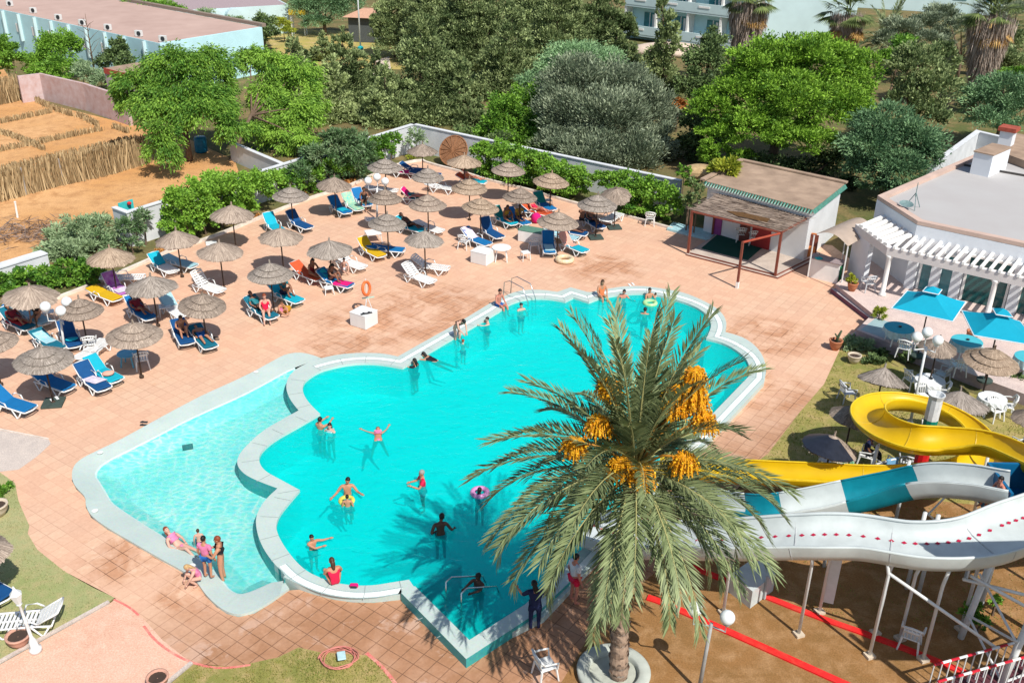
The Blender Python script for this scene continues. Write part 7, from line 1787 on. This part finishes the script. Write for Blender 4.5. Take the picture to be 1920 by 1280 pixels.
# ================================================================== people
SK = {'fair': mat('fair_skin', (0.56,0.33,0.25), 0.55, 0.06, 4.0), 'tan': mat('tanned_skin', (0.46,0.22,0.13), 0.55, 0.08, 4.0), 'red': mat('sunburnt_skin', (0.50,0.20,0.14), 0.55, 0.08, 4.0), 'dark': mat('dark_skin', (0.085,0.04,0.025), 0.5, 0.1, 4.0), 'brown': mat('brown_skin', (0.24,0.11,0.065), 0.55, 0.1, 4.0)}
HR = {'black': mat('black_hair', (0.012,0.010,0.009), 0.5), 'brown': mat('brown_hair', (0.06,0.03,0.015), 0.5), 'red': mat('auburn_hair', (0.22,0.05,0.02), 0.5), 'blond': mat('fair_hair', (0.46,0.30,0.14), 0.5), 'grey': mat('grey_hair', (0.3,0.28,0.26), 0.6)}
CL = {'black': mat('black_swimwear', (0.012,0.012,0.016), 0.6), 'navy': mat('navy_cloth', (0.010,0.016,0.06), 0.8), 'blue': mat('blue_swimwear', (0.01,0.10,0.33), 0.7), 'red': mat('red_swimwear', (0.66,0.01,0.06), 0.6), 'pink': mat('pink_swimwear', (0.66,0.20,0.36), 0.6), 'orange': mat('orange_swimwear', (0.66,0.19,0.07), 0.6), 'dkred': mat('dark_red_cloth', (0.20,0.012,0.02), 0.8), 'teal': mat('teal_swimwear', (0.01,0.16,0.19), 0.6), 'white': mat('white_cloth', (0.66,0.66,0.68), 0.8), 'ochre': mat('ochre_cloth', (0.42,0.25,0.03), 0.8), 'floral': mat('floral_cloth', (0.30,0.10,0.14), 0.8, 0.5, 12.0)}
J0 = dict(pel=(0,0,.95), spn=(0,.01,1.14), che=(0,0,1.31), nek=(0,.01,1.46), hed=(0,-.015,1.60), sL=(-.185,.01,1.39), sR=(.185,.01,1.39), eL=(-.25,.03,1.11), eR=(.25,.03,1.11), wL=(-.27,-.05,.87), wR=(.27,-.05,.87), hL=(-.10,0,.90), hR=(.10,0,.90), kL=(-.11,-.02,.49), kR=(.11,-.02,.49), aL=(-.11,.03,.09), aR=(.11,.03,.09), tL=(-.13,-.13,.03), tR=(.13,-.13,.03), face=(0,-1,0))
RAD = dict(pel=.125, spn=.115, che=.13, nek=.052, hed=.06, s=.062, e=.043, w=.030, h=.095, k=.058, a=.038, t=.030)
EDG = [('pel','spn'),('spn','che'),('che','nek'),('nek','hed'),('che','sL'),('che','sR'),('sL','eL'),('sR','eR'),('eL','wL'),('eR','wR'),('pel','hL'),('pel','hR'),('hL','kL'),('hR','kR'),('kL','aL'),('kR','aR'),('aL','tL'),('aR','tR')]
POSE = {
 'stand': {}, 'stand_out': dict(eL=(-.36,-.06,1.17), wL=(-.50,-.27,1.16), eR=(.34,-.12,1.18), wR=(.46,-.34,1.24), hed=(.03,-.03,1.60)),
 'hold': dict(eL=(-.27,-.16,1.15), wL=(-.12,-.40,1.22), eR=(.27,-.16,1.15), wR=(.12,-.40,1.20)),
 'reach': dict(eL=(-.20,-.26,1.36), wL=(-.14,-.50,1.42), eR=(.22,-.24,1.34), wR=(.15,-.50,1.40)),
 'side_arms': dict(eR=(.42,-.05,1.32), wR=(.66,-.12,1.33), eL=(-.02,-.27,1.28), wL=(.24,-.34,1.30)),
 'back_bent': dict(eL=(-.34,.06,1.14), wL=(-.46,-.16,1.02), eR=(.30,.10,1.14), wR=(.14,-.12,1.02), hed=(-.06,-.06,1.58), face=(-.6,-.8,0)),
 'bow': dict(pel=(0,.10,.88), spn=(0,-.03,1.03), che=(0,-.20,1.14), nek=(0,-.34,1.22), hed=(0,-.44,1.26), sL=(-.18,-.24,1.20), sR=(.18,-.24,1.20), eL=(-.20,-.36,.95), wL=(-.10,-.52,.78), eR=(.20,-.36,.95), wR=(.10,-.52,.78), hL=(-.10,.10,.84), hR=(.10,.10,.84), face=(0,-.8,-.6)),
 'sit': dict(pel=(0,0,.12), spn=(0,.0,.32), che=(0,-.04,.49), nek=(0,-.05,.64), hed=(0,-.09,.78), sL=(-.18,-.03,.57), sR=(.18,-.03,.57), eL=(-.24,-.10,.32), wL=(-.16,-.30,.22), eR=(.24,-.10,.32), wR=(.16,-.30,.22), hL=(-.10,-.02,.10), hR=(.10,-.02,.10), kL=(-.12,-.44,.14), kR=(.12,-.44,.14), aL=(-.12,-.50,-.27), aR=(.12,-.50,-.27), tL=(-.13,-.64,-.33), tR=(.13,-.64,-.33)),
 'sit_fold': dict(pel=(0,0,.12), spn=(0,.02,.32), che=(0,-.05,.48), nek=(0,-.10,.62), hed=(0,-.15,.75), sL=(-.18,-.07,.56), sR=(.18,-.07,.56), eL=(-.27,-.16,.34), wL=(-.20,-.38,.20), eR=(.26,-.18,.34), wR=(.10,-.34,.34), hL=(-.10,-.02,.10), hR=(.10,-.02,.10), kL=(-.26,-.36,.22), kR=(.20,-.34,.40), aL=(-.10,-.52,.06), aR=(.12,-.46,.05), tL=(.02,-.60,.04), tR=(.14,-.60,.04), face=(0,-.9,-.4)),
 'lounge': dict(pel=(0,0,.11), spn=(0,.15,.22), che=(0,.28,.33), nek=(0,.40,.44), hed=(0,.50,.54), sL=(-.18,.33,.37), sR=(.18,.33,.37), eL=(-.27,.16,.20), wL=(-.20,-.04,.16), eR=(.27,.16,.20), wR=(.20,-.04,.16), hL=(-.10,-.02,.10), hR=(.10,-.02,.10), kL=(-.12,-.44,.30), kR=(.12,-.46,.12), aL=(-.12,-.78,.08), aR=(.13,-.88,.08), tL=(-.13,-.88,.16), tR=(.14,-.95,.18), face=(0,-.7,.7)),
 'hug': dict(pel=(0,.05,.12), spn=(0,.10,.30), che=(0,.08,.47), nek=(0,.02,.60), hed=(0,-.04,.72), sL=(-.18,.05,.54), sR=(.18,.05,.54), eL=(-.25,-.12,.38), wL=(-.10,-.36,.30), eR=(.25,-.12,.38), wR=(.10,-.36,.30), hL=(-.10,.03,.10), hR=(.10,.03,.10), kL=(-.12,-.30,.44), kR=(.12,-.30,.44), aL=(-.12,-.46,.06), aR=(.12,-.46,.06), tL=(-.12,-.60,.05), tR=(.12,-.60,.05), face=(0,-.8,-.6)),
 'flat': dict(pel=(0,0,.11), spn=(0,.20,.12), che=(0,.36,.13), nek=(0,.51,.13), hed=(0,.66,.14), sL=(-.19,.43,.12), sR=(.19,.43,.12), eL=(-.28,.20,.09), wL=(-.26,-.03,.08), eR=(.28,.20,.09), wR=(.26,-.03,.08), hL=(-.10,-.04,.10), hR=(.10,-.04,.10), kL=(-.14,-.46,.10), kR=(.14,-.46,.10), aL=(-.16,-.86,.06), aR=(.16,-.86,.06), tL=(-.20,-.94,.12), tR=(.20,-.94,.12), face=(0,0,1)),
 'float': dict(pel=(0,0,0), spn=(0,.20,.0), che=(0,.37,.0), nek=(0,.51,.02), hed=(0,.64,.05), sL=(-.19,.44,.0), sR=(.19,.44,.0), eL=(-.42,.58,0), wL=(-.62,.74,.03), eR=(.34,.66,0), wR=(.42,.90,.03), hL=(-.10,-.04,-.01), hR=(.10,-.04,-.01), kL=(-.18,-.44,-.08), kR=(.20,-.42,-.08), aL=(-.26,-.80,-.22), aR=(.34,-.74,-.25), tL=(-.28,-.90,-.22), tR=(.38,-.84,-.25), face=(0,-.3,.95)),
 'prone': dict(pel=(0,0,0), spn=(0,.20,.03), che=(0,.36,.05), nek=(0,.49,.10), hed=(0,.58,.18), sL=(-.18,.42,.06), sR=(.18,.42,.06), eL=(-.24,.66,.02), wL=(-.14,.88,.05), eR=(.26,.62,.0), wR=(.20,.86,.05), hL=(-.10,-.04,-.02), hR=(.10,-.04,-.02), kL=(-.12,-.44,-.10), kR=(.14,-.44,-.06), aL=(-.12,-.84,-.16), aR=(.18,-.84,-.12), tL=(-.12,-.98,-.18), tR=(.2,-.98,-.14), face=(0,1,.2)),
 'crouch': dict(pel=(0,.08,.30), spn=(0,.04,.47), che=(0,-.08,.60), nek=(0,-.16,.70), hed=(0,-.25,.79), sL=(-.17,-.10,.66), sR=(.17,-.10,.66), eL=(-.24,-.26,.46), wL=(-.16,-.38,.22), eR=(.24,-.26,.46), wR=(.16,-.38,.22), hL=(-.10,.06,.28), hR=(.10,.06,.28), kL=(-.18,-.32,.42), kR=(.18,-.32,.42), aL=(-.14,-.04,.08), aR=(.14,-.04,.08), tL=(-.16,-.20,.03), tR=(.16,-.20,.03), face=(0,-.8,-.6)),
}
def radof(k): return RAD.get(k, RAD.get(k[0], .05))
def skin_mesh(J, edges, sc, name, root):
    keys = []
    for a, c in edges:
        for k in (a, c):
            if k not in keys: keys.append(k)
    me = bpy.data.meshes.new(name); me.from_pydata([J[k] for k in keys], [(keys.index(a), keys.index(c)) for a, c in edges], [])
    o = bpy.data.objects.new(name, me); COL.objects.link(o)
    m = o.modifiers.new('skin', 'SKIN'); m.use_smooth_shade = True
    s_ = o.modifiers.new('sub', 'SUBSURF'); s_.levels = 2; s_.render_levels = 2
    for i, k in enumerate(keys):
        d = me.skin_vertices[0].data[i]; r_ = radof(k)*sc; d.radius = (r_, r_*(0.80 if k in ('pel','spn','che','hL','hR','bL','bR','uM','qM','rM') else 1)); d.use_root = (k == root)
    dg = bpy.context.evaluated_depsgraph_get(); dg.update(); ev = o.evaluated_get(dg); r = bpy.data.meshes.new_from_object(ev)
    bpy.data.objects.remove(o); bpy.data.meshes.remove(me); return r
_pm = {}
CLOTHS = {'trunks': ([('pel','hL'),('pel','hR'),('hL','xL'),('hR','xR')], 1.16, 'pel'), 'brief': ([('uM','pel'),('pel','gL'),('pel','gR')], 1.08, 'pel'), 'top': ([('qM','che'),('che','rM')], 1.12, 'che'), 'suit': ([('pel','spn'),('spn','che'),('che','sL'),('che','sR'),('pel','hL'),('pel','hR')], 1.20, 'pel'), 'shirt': ([('pel','spn'),('spn','che'),('che','sL'),('che','sR'),('sL','mL'),('sR','mR')], 1.26, 'pel'), 'leggings': ([('pel','hL'),('pel','hR'),('hL','kL'),('hR','kR'),('kL','aL'),('kR','aR')], 1.16, 'pel'), 'tunic': ([('pel','spn'),('spn','che'),('che','sL'),('che','sR'),('sL','eL'),('sR','eR'),('pel','hL'),('pel','hR'),('hL','xL'),('hR','xR')], 1.30, 'pel')}
def pose_mesh(p):
    if p in _pm: return _pm[p]
    J = dict(J0); J.update(POSE[p])
    for s in 'LR':
        J['x'+s] = tuple(V3(J['h'+s]).lerp(V3(J['k'+s]), .55)); J['m'+s] = tuple(V3(J['s'+s]).lerp(V3(J['e'+s]), .6)); J['b'+s] = tuple(V3(J['che']).lerp(V3(J['s'+s]), .45))
    for s in 'LR': J['g'+s] = tuple(V3(J['h'+s]).lerp(V3(J['k'+s]), .10))
    J['uM'] = tuple(V3(J['pel']).lerp(V3(J['spn']), .22)); J['qM'] = tuple(V3(J['spn']).lerp(V3(J['che']), .55)); J['rM'] = tuple(V3(J['che']).lerp(V3(J['nek']), .15))
    RAD.update(g=.088, u=.122, q=.124, r=.118, x=.080, m=.056, b=.062)
    body = skin_mesh(J, EDG, 1.0, 'person_body', 'pel')
    b = MB(); b.v = [v.co[:] for v in body.vertices]; b.f = [tuple(f.vertices) for f in body.polygons]; b.m = [0]*len(b.f)
    h = V3(J['hed']); f = V3(J['face']).normalized(); up = (h-V3(J['nek'])).normalized(); up = (up-f*up.dot(f)*.6).normalized(); x = up.cross(f).normalized(); f = x.cross(up).normalized()
    M = Matrix((( x.x, -f.x, up.x, h.x),(x.y, -f.y, up.y, h.y),(x.z, -f.z, up.z, h.z),(0,0,0,1)))   # head frame: -Y is the face
    b.ball((0,0,.02), (.076,.094,.115), 14, 0, M); b.ball((0,-.03,-.055), (.052,.058,.05), 10, 0, M)
    b.add([(-.014,-.088,.0),(.014,-.088,.0),(0,-.118,-.012),(0,-.09,.045)], [(0,1,2),(1,3,2),(3,0,2)], 0, M)
    for s in (-1, 1):
        b.ball((s*.078,.005,.01), (.012,.026,.032), 8, 0, M); b.ball((s*.030,-.084,.03), (.013,.009,.009), 8, 1, M)
    b.box((0,-.086,-.045), (.045,.012,.012), 0, 2, M)
    for s, w_, e_ in (('L', J['wL'], J['eL']), ('R', J['wR'], J['eR'])):
        w_, e_ = V3(w_), V3(e_); d = (w_-e_).normalized(); sd_ = d.cross(V3((0,0,1))); sd_ = sd_.normalized() if sd_.length > .1 else V3((1,0,0)); nr = sd_.cross(d)
        pm = w_+d*.05; b.tube([w_, w_+d*.045, w_+d*.09], [.027,.038,.034], 8)
        for k in range(4):
            o_ = w_+d*.085+sd_*((k-1.5)*.019); l = (.068,.078,.074,.058)[k]; b.tube([o_, o_+d*l*.55-nr*.006, o_+d*l-nr*.026], [.0095,.0085,.006], 5)
        b.tube([w_+d*.03+sd_*.03, w_+d*.06+sd_*.058, w_+d*.09+sd_*.062-nr*.01], [.012,.010,.007], 5)
    ob = b.build('person_body', [SK['tan'], HR['black'], SK['red']], None, True, recalc=False); me = ob.data; bpy.data.objects.remove(ob)
    cl = {}
    for k, (ed, sc, rt) in CLOTHS.items(): cl[k] = skin_mesh(J, ed, sc, 'clothing', rt)
    hb = MB(); hb.ball((0,.012,.045), (.086,.102,.105), 14, 0, M)
    hb.f = [q for q in hb.f]; keep = []
    Mi = M.inverted()
    for q in hb.f:
        c = sum((Mi @ V3(hb.v[i]) for i in q), V3())/len(q)
        if not (c.y < -.035 and c.z < .075): keep.append(q)
    hb.f = keep; hb.m = [0]*len(keep); short = hb.build('hair', HR['black'], None, True, recalc=False)
    hb2 = MB(); hb2.v = list(hb.v); hb2.f = list(hb.f); hb2.m = list(hb.m); hb2.ball((0,.085,-.06), (.075,.05,.13), 10, 0, M); hb2.ball((0,.095,-.16), (.055,.035,.10), 8, 0, M); lng = hb2.build('hair', HR['black'], None, True, recalc=False)
    r = (me, cl, short.data, lng.data); bpy.data.objects.remove(short); bpy.data.objects.remove(lng); _pm[p] = r; return r
def person(pose, loc, yaw, label, skin, hair, clothes, sc=1.0, long=False, group=None):
    """yaw in degrees: 0 faces the camera side (-Y), positive turns towards +X"""
    me, cl, sh, ln = pose_mesh(pose); t = thing('person', label, 'person', loc, R(yaw), group); t.scale = (sc,)*3
    link('body', me, t, [SK[skin], HR['black'], SK['red']]); link('hair', ln if long else sh, t, [HR[hair]])
    for k, c in clothes: link({'trunks':'trunks','brief':'bikini_bottom','top':'bikini_top','suit':'swimsuit','shirt':'shirt','leggings':'leggings','tunic':'tunic'}[k], cl[k], t, [CL[c]])
    return t
def swim(px, depth, yaw, pose, label, skin, hair, clothes, sc=1.0, long=False, zw=ZW):
    p = G(px[0], px[1], zw); return person(pose, (p.x, p.y, zw-depth*.96-.07), yaw, label, skin, hair, clothes, sc*.95, long)
swim((601,803),1.15,150,'reach','dark-haired man reaching up to the pool divider corner','tan','black',[('trunks','teal')])
swim((619,808),1.2,-20,'hold','dark-haired woman in the water beside the man at the divider corner','fair','black',[('top','white'),('brief','white')],.95,True)
p = G(709,822,ZW); person('float',(p.x,p.y,ZW-.03),8,'girl floating on her back in a pink bikini, arms spread','tan','brown',[('top','pink'),('brief','pink')],.92,True)
swim((652,926),.95,10,'stand_out','bare-chested man with outspread arms facing the camera in the pool','tan','black',[('trunks','teal')],1.0)
swim((652,948),.72,185,'stand','small boy seen from behind before the man with outspread arms','tan','black',[('trunks','navy')],.72)
swim((792,908),1.05,-75,'hold','man in a red rash top standing in the middle of the pool','tan','grey',[('shirt','red'),('trunks','navy')])
swim((826,1000),.98,195,'back_bent','dark-skinned man seen from behind, waist deep in the shaded water','dark','black',[('trunks','black')],1.05)
swim((586,1028),.85,40,'side_arms','boy stretching both arms sideways near the curved divider','tan','black',[('trunks','teal')],.85)
swim((899,928),1.25,170,'hold','dark-haired girl inside the floating pink swim ring','fair','black',[('suit','black')],.95,True)
swim((897,1100),1.12,-35,'reach','dark man in the corner basin holding the handrail','dark','black',[('trunks','black')])
p = G(628,1094,ZC); person('sit_fold',(p.x,p.y,ZC-.02),205,'girl in a bright red swimsuit sitting on the near pool edge','tan','brown',[('suit','red')],.95,True)
p = G(1002,1181,0); person('stand_out',(p.x,p.y,0),185,'woman in a long navy tunic and leggings standing beside the corner basin','tan','black',[('tunic','navy'),('leggings','navy')],.98,True)
p = G(1075,1130,0); person('stand',(p.x,p.y,0),120,'man in red shorts standing on the tiles behind the palm fronds','red','black',[('trunks','red'),('shirt','white')])
swim((778,686),1.28,-120,'reach','person in black leaning on the notch of the long pool edge','tan','black',[('shirt','black'),('trunks','black')],1.0,True)
p = G(816,676,ZW); person('prone',(p.x,p.y,ZW-.04),62,'swimmer in black stretching to the edge with legs trailing','tan','black',[('suit','black')],.95,True)
p = G(858,632,ZC); person('bow',(p.x,p.y,ZC-.35),40,'woman in a striped bikini bending over a child at the long pool edge','fair','black',[('top','black'),('brief','red')],.98)
swim((868,644),1.0,150,'hold','small child in the water held by the bending woman','fair','red',[('trunks','navy')],.75)
swim((914,606),1.15,-70,'reach','pale boy in the water reaching to the long edge below the steps','fair','black',[('trunks','navy')],.9)
p = G(935,572,ZC); person('sit',(p.x,p.y,ZC-.08),45,'sunburnt man in bright blue shorts sitting by the curved handrails','red','black',[('trunks','blue')])
swim((977,581),1.2,30,'hold','swimmer with dark hair beside the curved handrails','fair','black',[('trunks','navy')],.95)
p = G(1127,555,ZC); person('sit',(p.x,p.y,ZC-.05),20,'woman in an orange swimsuit sitting at the far pool notch','tan','brown',[('suit','orange')],1.0,True)
swim((1168,558),1.2,10,'stand_out','man leaning back on the far pool wall right of the seated woman','red','black',[('trunks','navy')])
swim((1217,558),1.12,25,'hold','dark-haired man with the lime float at the far pool wall','tan','black',[('trunks','navy')])
swim((1229,556),.75,200,'stand','toddler beside the man with the lime float','fair','brown',[('trunks','red')],.6)
swim((1209,588),1.32,170,'hold','swimmer with only dark head and shoulders showing above the palm tips','tan','black',[('trunks','black')])
swim((1146,684),1.40,80,'hold','lone dark-headed swimmer left of the upright palm fronds','dark','black',[('trunks','black')])
# paddling pool
p = G(337,1023,ZS); person('lounge',(p.x,p.y,ZS-.12),60,'red-haired woman reclining in the paddling pool in a pink bikini','fair','red',[('top','pink'),('brief','pink')],.95,True)
swim((374,1015),.5,200,'stand','small fair child standing in the paddling pool','fair','brown',[('trunks','navy')],.62,zw=ZS)
p = G(392,1082,.05); person('stand',(p.x,p.y,.03),165,'boy in blue shorts and a pink top standing on the paddling pool rim','tan','black',[('trunks','blue'),('shirt','pink')],.86)
p = G(420,1090,-.2); person('hold',(p.x,p.y,-.26),-85,'woman in a black bikini standing in the paddling pool, hair in a bun','tan','red',[('top','black'),('brief','black')],.98)
p = G(371,1092,.04); person('crouch',(p.x,p.y,.0),-60,'fair-haired girl in pink crouching on the paddling pool rim','fair','blond',[('suit','pink')],.85,True)
p = G(1872,930,3.5); person('sit',(p.x,p.y,3.42),-80,'dark-haired child sitting at the top of the teal and white slide','red','black',[('trunks','navy')],.8)
# on the loungers
def on(key, pose, label, skin, hair, clothes, x=-.10, z=.42, yaw=90, sc=1.0, long=False):
    c, yw, ang = LO[key]; q = V3((math.cos(yw)*x, math.sin(yw)*x, 0)); return person(pose, (c.x+q.x, c.y+q.y, z), math.degrees(yw)+yaw, label, skin, hair, clothes, sc, long)
on('b3','lounge','person wrapped in dark red lying on a blue lounger','brown','black',[('shirt','dkred'),('trunks','dkred')])
on('a9','sit','woman in a bikini sitting on a grey-blue lounger, far left','tan','brown',[('top','black'),('brief','black')],x=.25,yaw=40,long=True)
on('a8','lounge','man in dark clothes half hidden behind the red towel, far left','brown','black',[('shirt','dkred'),('trunks','dkred')])
on('c1','hug','sunbather hugging bent knees on a navy lounger','tan','brown',[('trunks','navy')],x=.0)
on('c2','flat','sunbather in blue trunks lying flat on a teal lounger','tan','black',[('trunks','blue')],x=-.15)
on('c3','lounge','dark-haired person leaning back on the patterned towel','brown','black',[('shirt','teal'),('trunks','black')],x=-.25)
on('c3','sit','pale woman sitting at the side of the teal lounger with several people','fair','red',[('suit','red')],x=.35,yaw=60,long=True)
on('c4','hug','person in dark green in the shade behind the teal lounger group','brown','black',[('shirt','teal'),('trunks','navy')],x=-.1)
p = G(527,592,0); person('sit_fold',(p.x,p.y,.12),60,'child in pink sitting at the foot of the teal lounger group','tan','brown',[('suit','pink')],.75)
on('c5','sit_fold','long-haired woman in dark clothes sitting on the orange-red towel','brown','black',[('suit','dkred')],x=.35,long=True)
on('c6','hug','dark-haired woman on the blue lounger with pink and turquoise towels','brown','black',[('suit','black')],x=-.15,long=True)
p = G(645,512,0); person('sit_fold',(p.x,p.y,.15),30,'pale child sitting between the pink towel and a white lounger','fair','black',[('trunks','white')],.8)
on('d7','sit','woman in black sitting at the foot of the rightmost towelled lounger','brown','black',[('suit','black')],x=.45,yaw=60,long=True)
on('e4','lounge','person in coral lying beside the green bin','red','brown',[('suit','orange')])
on('e6','flat','sunbather lying on the sea-green towel, upper centre','red','brown',[('suit','teal')],x=-.1)
on('e8','lounge','dark-skinned sunbather reclining with bent knees, upper centre','dark','black',[('trunks','black')])
on('f3','sit_fold','long-haired woman sitting left on a turquoise lounger, seen from behind','brown','brown',[('top','ochre'),('brief','black')],x=.2,yaw=80,long=True)
on('f4','sit_fold','person in an ochre shirt sitting beside the long-haired woman','brown','black',[('shirt','ochre'),('trunks','navy')],x=.1,yaw=80)
on('f7','lounge','sunburnt woman in red reclining by the hot pink float','red','brown',[('suit','red')],long=True)
on('g2','flat','person lying in the shade on the navy lounger by the dark slab','brown','black',[('trunks','navy')])
p = G(1092,424,0); person('hug',(p.x,p.y,.35),160,'broad-backed man seen from behind under the parasol with a dark slab','brown','grey',[('trunks','black')],1.05)
on('g3','lounge','person leaning back on the dark green towel','brown','black',[('trunks','navy')])
p = G(1620,868,0); person('sit',(p.x,p.y,.36),60,'person in dark clothes sitting under the tarpaulin-covered parasol','brown','black',[('shirt','navy'),('leggings','black')])
# ================================================================== grass blades on the near lawns, leaf litter
def grass(name, px, n, h, matl, seed):
    P = [G(x, y, 0) for x, y in px]; xs = [p.x for p in P]; ys = [p.y for p in P]; rg = np.random.default_rng(seed)
    X = rg.uniform(min(xs), max(xs), n*3); Y = rg.uniform(min(ys), max(ys), n*3); ins = np.zeros(len(X), bool); j = len(P)-1
    for i in range(len(P)):
        xi, yi, xj, yj = P[i].x, P[i].y, P[j].x, P[j].y
        c = ((yi > Y) != (yj > Y)) & (X < (xj-xi)*(Y-yi)/(yj-yi+1e-9)+xi); ins ^= c; j = i
    X, Y = X[ins][:n], Y[ins][:n]; k = len(X)
    gate = np.sin(X*1.7+3*np.sin(Y*.9))*np.sin(Y*2.1+2*np.sin(X*1.3)); keep = rg.random(k) < 0.45+0.5*gate; X, Y = X[keep], Y[keep]; k = len(X); gt = gate[keep]
    C = np.stack([X, Y, np.full(k, h*.45)], 1); D = np.tile([0,0,1.0], (k,1))
    o = quads_object(name, leaves(C, D, h*1.2, h*.35, rg, .5), np.clip(.45+.25*gt+rg.normal(0,.2,k),0,1), matl); return tag(o, kind='stuff', label='short dry grass growing on the lawn', cat='grass')
GRM = leafmat('lawn_blades', (0.33,0.26,0.07), (0.18,0.25,0.05), 0.8, 0.2); GRM2 = leafmat('pale_lawn_blades', (0.40,0.34,0.17), (0.24,0.32,0.12), 0.8, 0.2)
grass('grass', [(-150,870),(0,885),(28,905),(35,940),(55,985),(52,1000),(70,1030),(120,1070),(172,1100),(212,1120),(200,1130),(-60,1270),(-250,1350),(-300,1000)], 16000, .05, GRM2, 1)
grass('grass', [(370,1247),(440,1251),(520,1235),(560,1216),(600,1225),(690,1232),(718,1253),(740,1278),(775,1330),(700,1400),(300,1400),(322,1284)], 16000, .055, GRM, 2)
grass('grass', [(1575,660),(1620,645),(1700,695),(1960,790),(2050,850),(2050,960),(1960,960),(1440,900),(1440,855),(1500,776),(1545,724)], 22000, .07, GRM, 3)
grass('grass', [(1450,905),(1700,935),(1960,955),(2050,1100),(1960,1200),(1640,1190),(1400,1080)], 9000, .06, GRM, 4)
